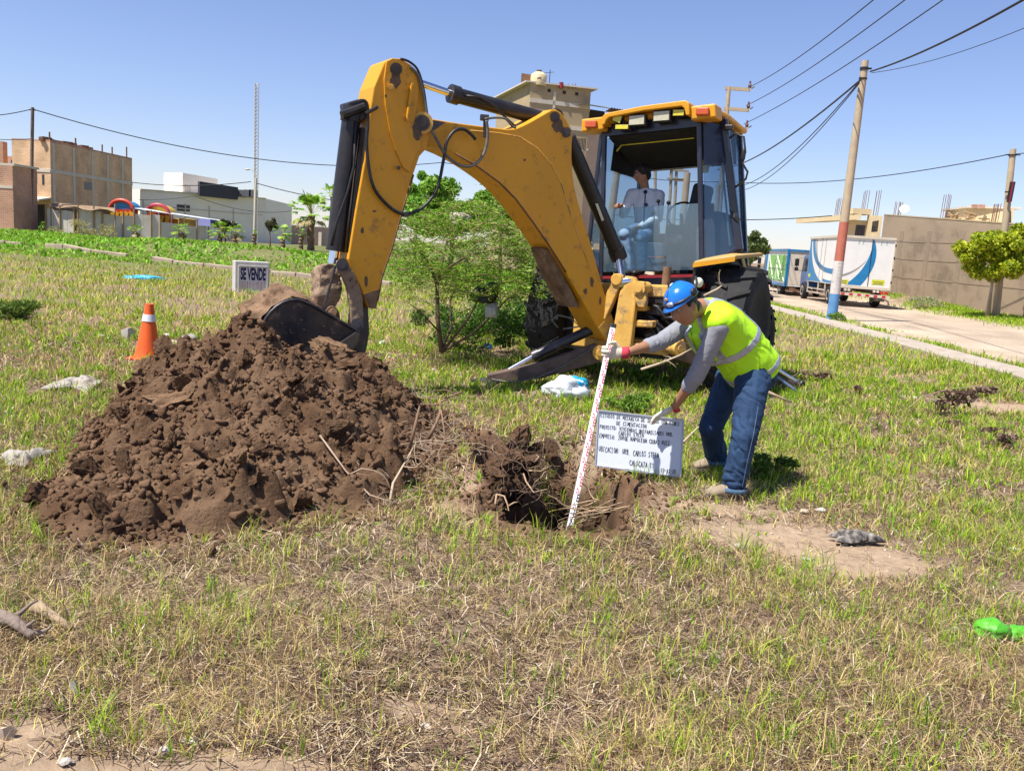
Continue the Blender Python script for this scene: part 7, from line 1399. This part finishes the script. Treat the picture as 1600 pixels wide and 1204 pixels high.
STR = {'A': [[(0, 0), (.45, 1), (.9, 0)], [(.2, .4), (.72, .4)]], 'B': [[(0, 0), (0, 1), (.6, .95), (.6, .6), (0, .52), (.7, .45), (.7, .05), (0, 0)]], 'C': [[(.8, .85), (.4, 1), (.05, .7), (.05, .25), (.4, 0), (.8, .12)]], 'D': [[(0, 0), (0, 1), (.5, .95), (.8, .55), (.55, .06), (0, 0)]], 'E': [[(.75, 1), (0, 1), (0, 0), (.75, 0)], [(0, .52), (.6, .52)]], 'F': [[(.75, 1), (0, 1), (0, 0)], [(0, .52), (.55, .52)]], 'G': [[(.8, .85), (.4, 1), (.05, .7), (.05, .25), (.4, 0), (.8, .12), (.8, .45), (.5, .45)]], 'I': [[(.1, 1), (.5, 1)], [(.3, 1), (.3, 0)], [(.1, 0), (.5, 0)]], 'J': [[(.15, 1), (.8, 1)], [(.5, 1), (.5, .2), (.3, 0), (.05, .15)]], 'L': [[(.05, 1), (.05, 0), (.7, 0)]], 'M': [[(0, 0), (.05, 1), (.42, .4), (.8, 1), (.85, 0)]], 'N': [[(0, 0), (0, 1), (.75, 0), (.75, 1)]], 'O': [[(.4, 1), (.05, .7), (.05, .25), (.4, 0), (.75, .25), (.75, .7), (.4, 1)]], 'P': [[(0, 0), (0, 1), (.65, .95), (.65, .55), (0, .48)]], 'R': [[(0, 0), (0, 1), (.65, .95), (.65, .58), (0, .5), (.7, 0)]], 'S': [[(.7, .9), (.35, 1), (.08, .78), (.65, .35), (.5, .03), (.05, .08)]], 'T': [[(0, 1), (.8, 1)], [(.4, 1), (.4, 0)]], 'U': [[(0, 1), (.03, .2), (.35, 0), (.7, .2), (.72, 1)]], 'V': [[(0, 1), (.38, 0), (.75, 1)]], 'Y': [[(0, 1), (.38, .5), (.75, 1)], [(.38, .5), (.38, 0)]], 'Z': [[(0, 1), (.72, 1), (.02, 0), (.78, 0)]], '1': [[(.1, .75), (.4, 1), (.4, 0)]], '2': [[(.05, .8), (.35, 1), (.65, .78), (.05, 0), (.75, 0)]], '5': [[(.65, 1), (.1, 1), (.05, .55), (.5, .6), (.65, .3), (.4, 0), (.02, .1)]], '7': [[(.05, 1), (.72, 1), (.3, 0)], [(.2, .5), (.6, .5)]], '-': [[(.1, .5), (.6, .5)]], ':': [[(.2, .75), (.26, .68)], [(.2, .22), (.26, .15)]], '.': [[(.1, .06), (.16, 0)]]}
rt_ = random.Random(9)
def write(txt, u0, v0, u1, ht, wdt, nm='lettering', slope=0.0):
    n = len(txt); st = (u1-u0)/n; mb = MB(); H = bh_.length; Wd = bx.length; ex_ = bx/Wd; ey = bh_/H
    for i, chx in enumerate(txt):
        if chx == ' ' or chx not in STR: continue
        jx, jy, hs, ws, sl = rt_.uniform(-.05, .05)*st, rt_.uniform(-.06, .06)*ht, rt_.uniform(.88, 1.1), rt_.uniform(.85, 1.05), rt_.uniform(-.06, .14)
        for s_ in STR[chx]:
            pp = [TL+ex_*(u0+i*st+jx+(a*ws+sl*b)*st*.86+rt_.uniform(-.03, .03)*st)+ey*(v0+jy+slope*i*st+(1-b)*ht*hs+rt_.uniform(-.03, .03)*ht)+bnrm*.0012 for a, b in s_]
            for a_, b_ in zip(pp[:-1], pp[1:]):
                d = (b_-a_); 
                if d.length < 1e-5: continue
                d.normalize(); sd = d.cross(bnrm)*wdt/2; mb.add([a_-sd-d*wdt*.4, a_+sd-d*wdt*.4, b_+sd+d*wdt*.4, b_-sd+d*wdt*.4], [(0, 1, 2, 3)])
    o = obj(nm, mb, M_ink, board); return o
M_ink = mat('black_marker', (.02, .02, .03), (.035, .035, .05), 20, .5)
Wb, Hb = bx.length, bh_.length
for txt, u0, v0, u1, hh in (('ESTUDIO DE MECANICA DE SUELOS CON FINES', .03, .050, .96, .062), ('DE CIMENTACION', .22, .155, .58, .062), ('PROYECTO: VIVIENDAS UNIFAMILIARES URB.', .03, .255, .90, .062), ('CARLOS STEIN', .25, .335, .55, .055), ('EMPRESA: JORGE NAPOLEON CUBAS RUIZ', .03, .415, .86, .066), ('UBICACION: URB. CARLOS STEIN', .03, .645, .74, .085), ('CALICATA 11', .40, .835, .69, .085), ('17-12-25', .77, .915, .95, .062)):
    k_ = 0; st0 = (u1-u0)/len(txt)
    for wd_ in txt.split(' '):
        write(wd_, (u0+k_*st0)*Wb, v0*Hb, (u0+(k_+len(wd_))*st0)*Wb, hh*Hb*1.05, .0036); k_ += len(wd_)+1

# ------------------------------------------------------------ the driver
dr = thing('person', 'man in grey sweater and light jeans sitting sideways inside the machine cab', 'person', T(.10, .42, HB+.49)); dY = 11.32
dh = P(1003, 274, dY-.02); DF, DU = V(-.95, -.20, -.20), V(-.05, -.05, 1); db = MB(); DF, DU, DR = head_mesh(db, dh, DF, DU, 1.0)
dt = [(P(1010, 356, dY), .12, .165), (P(1010, 338, dY), .115, .16), (P(1009, 318, dY), .12, .185), (P(1008, 304, dY), .095, .175)]; dlat = V(.72, -.68, 0).normalized()
dsL, dsR = P(1030, 306, dY-.06), P(987, 304, dY+.06); deL, dwL = P(1029, 340, dY-.18), P(1000, 354, dY-.30); deR, dwR = P(974, 334, dY-.02), P(972, 324, dY-.16)
chain(db, [(dh-DF*.02-DU*.06, .055), (P(1008, 297, dY), .058), (dt[-1][0], .07)], 12); eloft(db, [(p, a*.85, b*.85) for p, a, b in dt], dlat)
for a_, b_, c_ in ((dsL, deL, dwL), (dsR, deR, dwR)): chain(db, [(a_, .05), (b_, .04), (c_, .027)], 10)
dk = [(P(1016, 360, dY-.05), P(1003, 372, dY-.42), P(1004, 418, dY-.42)), (P(1000, 358, dY+.02), P(976, 366, dY-.36), P(986, 420, dY-.38))]
for a_, b_, c_ in dk: chain(db, [(a_, .08), (b_, .055), (c_, .04)], 10)
dbo = blob('body', db, .011, M_skin2, dr, 2); face_bits(dbo, dh, DF, DU, DR, 1, M_hair, .5)
dhm = MB(); DM = Matrix((DR, DF, DU)).transposed(); dhm.ell(dh-DF*.022+DU*.045, (.092, .098, .088), 18, 12, DM); dhm.ell(dh-DF*.06-DU*.0, (.08, .06, .08), 14, 10, DM)
for k in range(40): d = V(rr.gauss(0, 1), rr.gauss(0, 1), rr.gauss(0, 1)+.7).normalized(); 
for k in range(36):
    d = V(rr.gauss(0, 1), rr.gauss(-.3, 1), abs(rr.gauss(.6, .6))).normalized(); dhm.ell(dh-DF*.022+DU*.045+(DR*d.x*.088+DF*d.y*.094+DU*d.z*.085), rr.uniform(.018, .028), 8, 6)
blob('hair', dhm, .008, M_hair, dr, 1, lambda c: .004*fbm(c[:, 0]*50, c[:, 1]*50, c[:, 2]*50, s=6, o=2))
M_swt = mat('grey_sweater', (.70, .71, .72), (.62, .63, .64), 6, .95, bump=.15, bsc=90); dm = MB(); eloft(dm, dt, dlat)
for a_, b_, c_ in ((dsL, deL, dwL), (dsR, deR, dwR)): chain(dm, [(a_.lerp(dt[-1][0], .3), .078), (a_, .072), (b_, .055), (b_.lerp(c_, .92), .041)], 12)
chain(dm, [(P(1008, 299, dY), .066), (dt[-1][0], .09)], 12)
blob('sweater', dm, .010, M_swt, dr, 4, lambda c: .007*(1-2*np.abs(fbm(c[:, 0]*9, c[:, 1]*9, c[:, 2]*11, s=15, o=2))))
obj('chest_print', MB().ell(P(1009, 320, dY-.15), (.03, .012, .025), 10, 8), mat('print_blue', (.02, .05, .25), None, 8, .6), dr)
dj = MB(); eloft(dj, [(P(1010, 362, dY), .12, .17), (P(1010, 352, dY), .118, .165)], dlat)
for a_, b_, c_ in dk: chain(dj, [(a_, .10), (b_, .078), (c_, .062)], 12)
blob('jeans', dj, .010, mat('pale_denim_trousers', (.12, .20, .31), (.17, .26, .37), 5, .9), dr, 4, lambda c: .006*(1-2*np.abs(fbm(c[:, 0]*8, c[:, 1]*8, c[:, 2]*10, s=16, o=2))))
hand(dr, dwR, V(-.75, -.5, .25), V(.2, -.4, -.8), 1.0, M_skin2, (.6, .9, .6), V(.2, -.8, .5), name='hand', vox=.006); hand(dr, dwL, V(-.85, -.4, -.25), V(0, -.2, -1), 1.0, M_skin2, (.5, .8, .6), V(-.3, .8, .3), name='hand', vox=.006)
for a_, b_, c_ in dk: sh = MB(); eloft(sh, [(c_-V(0, 0, .04), .045, .045), (c_+V(-.06, -.06, -.06), .04, .045), (c_+V(-.12, -.10, -.07), .03, .04)], V(.6, -.8, 0)); blob('shoe', sh, .009, M_blk, dr, 2)
# ------------------------------------------------------------ small things lying and standing about
def text_mesh(txt, font_off=.02):
    cu = bpy.data.curves.new('t', 'FONT'); cu.body = txt; cu.offset = font_off; cu.extrude = 0; cu.resolution_u = 4; t = bpy.data.objects.new('t', cu); C.objects.link(t)
    dg = bpy.context.evaluated_depsgraph_get(); me = bpy.data.meshes.new_from_object(t.evaluated_get(dg)); bpy.data.objects.remove(t); return me
# for-sale block
sY = onG(392, 457).y; s0, s1 = P(367, 456, sY), P(421, 457, sY+.42); s0.z = s1.z = gz1(s0.x, s0.y)-.05; stop = zat(390, 409, sY); sx = (s1-s0).normalized(); sn = V(sx.y, -sx.x, 0); sw = (s1-s0).length; sh_ = stop-s0.z
sg = thing('for_sale_sign', 'low concrete block sign reading SE VENDE in dark blue letters', 'sign', s0); M_sgn = mat('sign_concrete', (.52, .50, .46), (.44, .42, .38), 4, .9, bump=.15, bsc=25, dirt=(.32, .29, .25), damt=.3, dsc=4)
obj('block', MB().prism([s0, s1, s1+UP*sh_, s0+UP*sh_], -sn*.40), M_sgn, sg, bevel=.015)
fu, fv = lambda u: s0+sx*(u*sw), lambda v: UP*(v*sh_)
for a_, b_ in (((.10, .06), (.10, .86)), ((.10, .86), (.93, .86)), ((.93, .86), (.93, .06)), ((.10, .06), (.93, .06))): obj('frame_bead', MB().bar(fu(a_[0])+fv(a_[1])+sn*.012, fu(b_[0])+fv(b_[1])+sn*.012, .03, .035, up=sn), M_sgn, sg, bevel=.006)
obj('painted_face', MB().prism([fu(.13)+fv(.08)+sn*.004, fu(.90)+fv(.08)+sn*.004, fu(.90)+fv(.83)+sn*.004, fu(.13)+fv(.83)+sn*.004], -sn*.003), mat('sign_white', (.62, .60, .58), (.55, .53, .52), 8, .8, dirt=(.42, .38, .35), damt=.25, dsc=7), sg)
me = text_mesh('SE VENDE', .045); xs_ = [v.co.x for v in me.vertices]; ys_ = [v.co.y for v in me.vertices]; x0_, x1_, y0_, y1_ = min(xs_), max(xs_), min(ys_), max(ys_)
for v in me.vertices: p = fu(.15+.73*(v.co.x-x0_)/(x1_-x0_))+fv(.43+.39*(v.co.y-y0_)/(y1_-y0_))+sn*.008; v.co = p-worigin(sg)
link('lettering', me, mat('sign_navy', (.010, .012, .06), (.015, .02, .08), 12, .7), sg)
fm = MB(); rq = random.Random(2)
for k in range(9):
    u = .15+.083*k
    for j in range(3): a = u+rq.uniform(0, .05); fm.add([fu(a)+fv(.14)+sn*.008, fu(a+.02)+fv(.14)+sn*.008, fu(a+.022)+fv(.40)+sn*.008, fu(a)+fv(.40)+sn*.008], [(0, 1, 2, 3)])
obj('faded_red_print', fm, mat('faded_red', (.50, .33, .31), (.58, .48, .46), 14, .8), sg)
# traffic cone
cb = onG(231, 559); cone = thing('traffic_cone', 'orange traffic cone with a white collar behind the earth heap', 'cone', cb); chh = zat(240, 475, cb.y)-cb.z; tl_ = V(.035, 0, 1).normalized()
M_cone = mat('cone_orange', (.78, .115, .018), (.70, .10, .016), 5, .5, dirt=(.45, .20, .10), damt=.12, dsc=8)
obj('shell', MB().lathe([(.165, 0), (.150, .03), (.128, chh*.22), (.062, chh*.80), (.048, chh), (.040, chh), (.0, chh-.01)], cb, 32, tl_), M_cone, cone, smooth=35); r_at = lambda t: .150+(.048-.150)*t
obj('collar', MB().lathe([(.0805, chh*.685), (.0835, chh*.685), (.0675, chh*.81), (.064, chh*.81)], cb, 32, tl_), mat('cone_collar', (.70, .70, .74), (.62, .62, .66), 8, .35), cone, smooth=35); obj('base', MB().box(cb+UP*.0, (.38, .38, .035)), M_cone, cone, bevel=.012)
# stones
SM = [clod_mesh(60+k, 2, .35) for k in range(6)]; M_st = [mat('grey_stone', (.40, .36, .31), (.52, .47, .41), 5, .9, bump=.3, bsc=20), mat('buff_stone', (.52, .42, .31), (.42, .33, .24), 5, .9, bump=.3, bsc=20), mat('white_rubble', (.66, .63, .57), (.56, .53, .48), 5, .9, bump=.25, bsc=20)]
for i, me in enumerate(SM): me.shade_smooth(); me.set_sharp_from_angle(angle=R(25))
def stone(px, py, wpx, hpx, k, lab, nm='stone', rot=0, mi=None, flat_=.6):
    p = onG(px, py); s = wpx*p.y/FPX/2; me = SM[k % 6].copy(); me.materials.clear(); me.materials.append(M_st[mi if mi is not None else k % 3]); o = bpy.data.objects.new(nm, me); C.objects.link(o); h = hpx*p.y/FPX/2
    o.location = p+UP*h*.6; o.scale = (s, s*flat_, max(h, .012)); o.rotation_euler = (0, rot, random.random()*.6-.3); return tag(o, lab, 'stone')
for a in ((203, 530, 27, 32, 0, 'upright grey broken slab leaning left of the cone', 'broken_slab', .3, 0), (160, 527, 26, 9, 1, 'small flat grey stone left of the broken slab', 'stone', 0, 0), (262, 527, 18, 10, 2, 'small pale stone just right of the cone', 'stone', 0, 0), (296, 531, 40, 16, 3, 'largest whitish rubble block right of the cone', 'stone', 0, 2), (275, 538, 20, 9, 4, 'buff stone in front of the whitish rubble block', 'stone', 0, 1), (258, 535, 14, 7, 5, 'buff stone touching the cone side', 'stone', 0, 1), (190, 543, 18, 6, 1, 'flat pale stone at the foot of the broken slab', 'stone', 0, 2), (599, 541, 14, 15, 2, 'white lump right of the bucket in the grass', 'stone', 0, 2), (679, 582, 10, 10, 4, 'small buff stone below the white lump', 'stone', 0, 1), (835, 617, 26, 12, 3, 'buff stone left of the white bag', 'stone', 0, 1), (1255, 802, 26, 13, 1, 'buff stone on the bare ground right of the boot', 'stone', 0, 1), (1285, 800, 24, 12, 2, 'grey stone right of the buff one near the boot', 'stone', 0, 0), (1156, 857, 22, 13, 4, 'grey stone alone on the bare ground', 'stone', 0, 0), (1257, 875, 18, 8, 5, 'small flat stone in front of the rag', 'stone', 0, 0), (1495, 985, 16, 12, 0, 'rust brown stone left of the green bag', 'stone', 0, 1), (1120, 1081, 18, 7, 3, 'small white chip in the front grass', 'stone', 0, 2), (62, 1147 - 30, 10, 6, 2, 'tiny pale pebble above the corner rock', 'stone', 0, 1), (12, 1152, 46, 40, 0, 'angular tan rock in the bottom left corner', 'rock', .2, 1), (118, 1085, 22, 44, 3, 'upright pale grey slab fragment in the front grass', 'broken_slab', -.2, 0), (112, 1160, 40, 8, 1, 'long flat pale stone near the bottom left', 'stone', 0, 1), (165, 1158, 34, 9, 4, 'flat buff stone beside the long flat one', 'stone', 0, 1), (303, 1158, 46, 10, 2, 'flat grey stone right of the flat buff one', 'stone', 0, 0), (253, 1178, 34, 22, 5, 'blocky grey stone at the bottom', 'stone', 0, 0), (100, 1195, 40, 22, 1, 'grey stone cut by the bottom edge', 'stone', 0, 0), (655, 1086, 22, 8, 2, 'white flat stone in front centre', 'stone', 0, 2), (480, 1020, 14, 11, 0, 'small white stone left of centre front', 'stone', 0, 2), (513, 1012, 12, 14, 3, 'small upright white stone beside its twin', 'stone', 0, 2), (668, 1137, 24, 12, 4, 'dark bluish stone in front centre', 'stone', 0, 0), (1580, 860, 26, 9, 5, 'pale stone near the right edge', 'stone', 0, 2), (1410, 622, 18, 8, 0, 'white stone left of the arching dead weed', 'stone', 0, 2), (1428, 624, 12, 9, 1, 'smaller white stone right beside it', 'stone', 0, 2), (860, 862, 20, 5, 2, 'flat white chip below the rod foot', 'stone', 0, 2)): stone(*a)
# pale litter on the far grass
rq = random.Random(21); lit = [(20, 398), (62, 407), (122, 392), (150, 400), (188, 408), (215, 412), (227, 401), (298, 404), (342, 408), (312, 417), (445, 412), (462, 416), (505, 421), (165, 404), (98, 404), (260, 398), (372, 405)]
for k, (px, py) in enumerate(lit):
    p = onG(px, py); s = rq.uniform(.10, .24)*(p.y/30); me = SM[k % 6].copy(); me.materials.clear(); me.materials.append(M_st[2]); o = bpy.data.objects.new('litter', me); C.objects.link(o); o.location = p+UP*.08; o.scale = (s, s*.6, s*.45); tag(o, 'pale piece of litter in the green bank on the far left', 'litter', 'litter scattered over the far green bank')
# bags and cloths
def crumple(nm, lab, cat, c, rx, ry, rz, m, seed, amp=.28, par=None, sub=4):
    b = bmesh.new(); bmesh.ops.create_icosphere(b, subdivisions=sub, radius=1); co = np.array([v.co for v in b.verts]); n1 = fbm(co[:, 0]*1.6+seed, co[:, 1]*1.6, co[:, 2]*1.6, s=seed, o=2); n2 = 1-2*np.abs(fbm(co[:, 0]*4+seed, co[:, 1]*4, co[:, 2]*4, s=seed+3, o=4))
    for i, v in enumerate(b.verts):
        p = v.co*(1+amp*1.2*n1[i]+amp*.9*n2[i]); v.co = Vector((p.x*rx, p.y*ry, max(p.z, -.55)*rz))
    me = bpy.data.meshes.new(nm); b.to_mesh(me); b.free(); me.shade_smooth(); me.materials.append(m); o = bpy.data.objects.new(nm, me); C.objects.link(o); o.location = c+UP*rz*.5
    if par is not None: o.parent = par; o.location = c+UP*rz*.5-worigin(par)
    else: tag(o, lab, cat)
    return o
def plast(n_, c, c2=None): return mat(n_, c, c2 or tuple(x*.85 for x in c), 8, .32, bump=.3, bsc=40)
p = onG(884, 620); s = p.y/FPX
crumple('plastic_bag', 'white plastic bag lying under the left stabiliser', 'bag', p, 30*s, 20*s, 20*s, plast('bag_white', (.72, .74, .76), (.55, .58, .62)), 3); crumple('plastic_bag', 'bright blue plastic bag heaped on the white one', 'bag', P(899, 600, p.y+.05)-UP*.03, 18*s, 14*s, 10*s, plast('bag_blue', (.01, .36, .62)), 5)
p = onG(1553, 992); s = p.y/FPX; gb = thing('plastic_bag', 'knotted bright green plastic bag at the right edge', 'bag', p); M_gb = plast('bag_green', (.11, .44, .03), (.06, .30, .02))
crumple('bag_body', '', '', p+V(-.015, 0, 0), 26*s, 20*s, 17*s, M_gb, 7, .22, gb); crumple('bag_tail', '', '', P(1590, 988, p.y)-UP*.03, 30*s, 16*s, 13*s, M_gb, 9, .35, gb); obj('knot', MB().ell(P(1567, 988, p.y), (.012, .016, .02), 10, 8), M_gb, gb, smooth=True)
p = onG(227, 437); s = p.y/FPX; crumple('plastic_sheet', 'bright blue plastic sheet flat on the grass, left of the sign', 'plastic sheet', p, 26*s, 10*s, 4*s, plast('sheet_blue', (.03, .42, .62)), 11, .4)
def cloth(nm, lab, cat, px, py, wpx, hpx, m, seed, amp=.03, asp=1.3):
    p = onG(px, py); sx_ = wpx*p.y/FPX; d0, d1 = onG(px, py+hpx/2), onG(px, py-hpx/2); sy_ = min((d1-d0).length, sx_*asp); rows = []; n = 34
    for i in range(n+1):
        row = []
        for j in range(n+1):
            u, v = j/n-.5, i/n-.5; a = math.atan2(v, u); k = 1+.22*math.sin(3*a+seed)+.12*math.sin(5*a+2*seed); x, y = p.x+u*sx_*k, p.y+v*sy_*k; row.append((x, y))
        rows.append(row)
    XY = np.array(rows); n1 = 1-2*np.abs(fbm(XY[..., 0]*11+XY[..., 1]*6+seed, XY[..., 1]*7-XY[..., 0]*4, s=seed, o=4)); ed = np.array([[max(abs(j/n-.5), abs(i/n-.5))*2 for j in range(n+1)] for i in range(n+1)]); Z_ = gz(XY[..., 0], XY[..., 1])+.014+amp*(n1+.7)*(1-ed**3*.8)+.012*(1-ed**2)
    o = obj(nm, MB().grid([[V(XY[i, j, 0], XY[i, j, 1], Z_[i, j]) for j in range(n+1)] for i in range(n+1)]), m, loc=p, smooth=True); o.modifiers.new('thick', 'SOLIDIFY').thickness = .004; return tag(o, lab, cat)
M_sack = mat('grey_sack', (.40, .36, .315), (.30, .265, .225), 6, .9, bump=.5, bsc=20, dirt=(.30, .23, .165), damt=.4, dsc=8)
cloth('old_sack', 'crumpled grey sack in the grass left of the heap', 'sack', 124, 604, 60, 40, M_sack, 3, .045); cloth('old_sack', 'dusty grey cloth scrap at the left edge of the field', 'cloth', 32, 722, 52, 24, M_sack, 5, .04)
M_rag = mat('dark_rag', (.03, .026, .026), (.42, .38, .33), 13, .9, bump=.2, bsc=60, dirt=(.018, .016, .016), damt=.6, dsc=9)
rg_o = cloth('torn_rag', 'torn black and grey rag on the bare ground', 'rag', 1338, 850, 74, 18, M_rag, 8, .04, .36)
crumple('black_bag', 'black plastic bag caught in the thorny bush', 'bag', P(758, 472, 11.2), .13, .1, .16, plast('bag_black', (.012, .012, .014)), 13, .35); crumple('pale_bag', 'pale torn bag hanging below the black one', 'bag', P(767, 495, 11.2), .07, .05, .12, plast('bag_pale', (.5, .52, .5)), 15, .35); crumple('pale_bag', 'whitish bag snagged high in the thorny bush', 'bag', P(718, 350, 12.4), .12, .08, .10, plast('bag_dusty', (.55, .46, .38)), 17, .35); crumple('blue_scrap', 'small blue plastic scrap under the thorny bush', 'litter', onG(762, 545), .06, .05, .05, plast('scrap_blue', (.02, .1, .35)), 19)
crumple('dark_bag', 'dark bag lying at the foot of the thorny bush stems', 'bag', onG(695, 520), .14, .1, .1, plast('bag_grey', (.06, .07, .08)), 23)
# driftwood and sticks in the front
LOGM = mat('grey_wood', (.36, .28, .23), (.20, .15, .12), 9, .9, bump=1, bsc=30, streak=(1, 1, .3))
stick('weathered grey log end sticking out at the left edge', ((-10, 962, 3.16), (20, 968, 3.12), (50, 992, 3.03)), .036, LOGM, 'driftwood', 'driftwood', twigs=4); stick('gnarled brown root stub with a broken head, left front', ((58, 946, 3.28), (70, 954, 3.25), (92, 968, 3.2), (110, 980, 3.16)), .028, mat('brown_wood', (.26, .18, .11), (.34, .25, .16), 5, .9, bump=.4, bsc=20), 'driftwood', 'driftwood')
stick('thin dry twig slanting through the left front grass', ((58, 1022, 2.98), (90, 1046, 2.92)), .007, M_tw1); stick('curved brown twig in the left front grass', ((178, 1098, 2.75), (190, 1080, 2.8), (210, 1070, 2.84)), .010, M_tw2)
stick('pale stick lying behind the board', ((1068, 690, 6.5), (1090, 668, 6.7), (1120, 655, 6.9)), .009, M_tw3); stick('long pale dry branch hanging under the machine, left of the man', ((1002, 577, 8.6), (1030, 568, 8.7), (1060, 556, 8.8), (1080, 545, 8.9)), .014, M_tw3, twigs=5); stick('forked pale twig poking out over the vest in front of the tyre', ((1100, 462, 8.2), (1120, 452, 8.2), (1128, 446, 8.2)), .012, M_tw3, twigs=2)
pb2 = onG(1240, 645); stick('grey pole lying in the grass right of the man', ((1195, 610, pb2.y+.3), (1238, 629, pb2.y+.2)), .02, M_tw1); pb3 = onG(1248, 614)
stick('curved brown stick on the grass at the right', ((1397, 826, onG(1397, 826).y), (1415, 815, onG(1415, 820).y), (1440, 812, onG(1440, 818).y)), .010, M_tw2); stick('long thin grey twig low in the bare patch', ((1165, 795, 5.5), (1200, 797, 5.48), (1235, 797, 5.5)), .005, M_tw1)
bmr = thing('metal_bar', 'blue grey metal bar slanting to the ground right of the man', 'metal bar', pb3); obj('bar', MB().bar(P(1208, 584, pb3.y-.1), P(1248, 613, pb3.y-.15), .07, .03), mat('bar_blue', (.16, .24, .36), (.22, .30, .42), 6, .4, .4), bmr, bevel=.006); obj('end_plate', MB().box(P(1248, 612, pb3.y-.15), (.09, .05, .03)), M_alu, bmr)
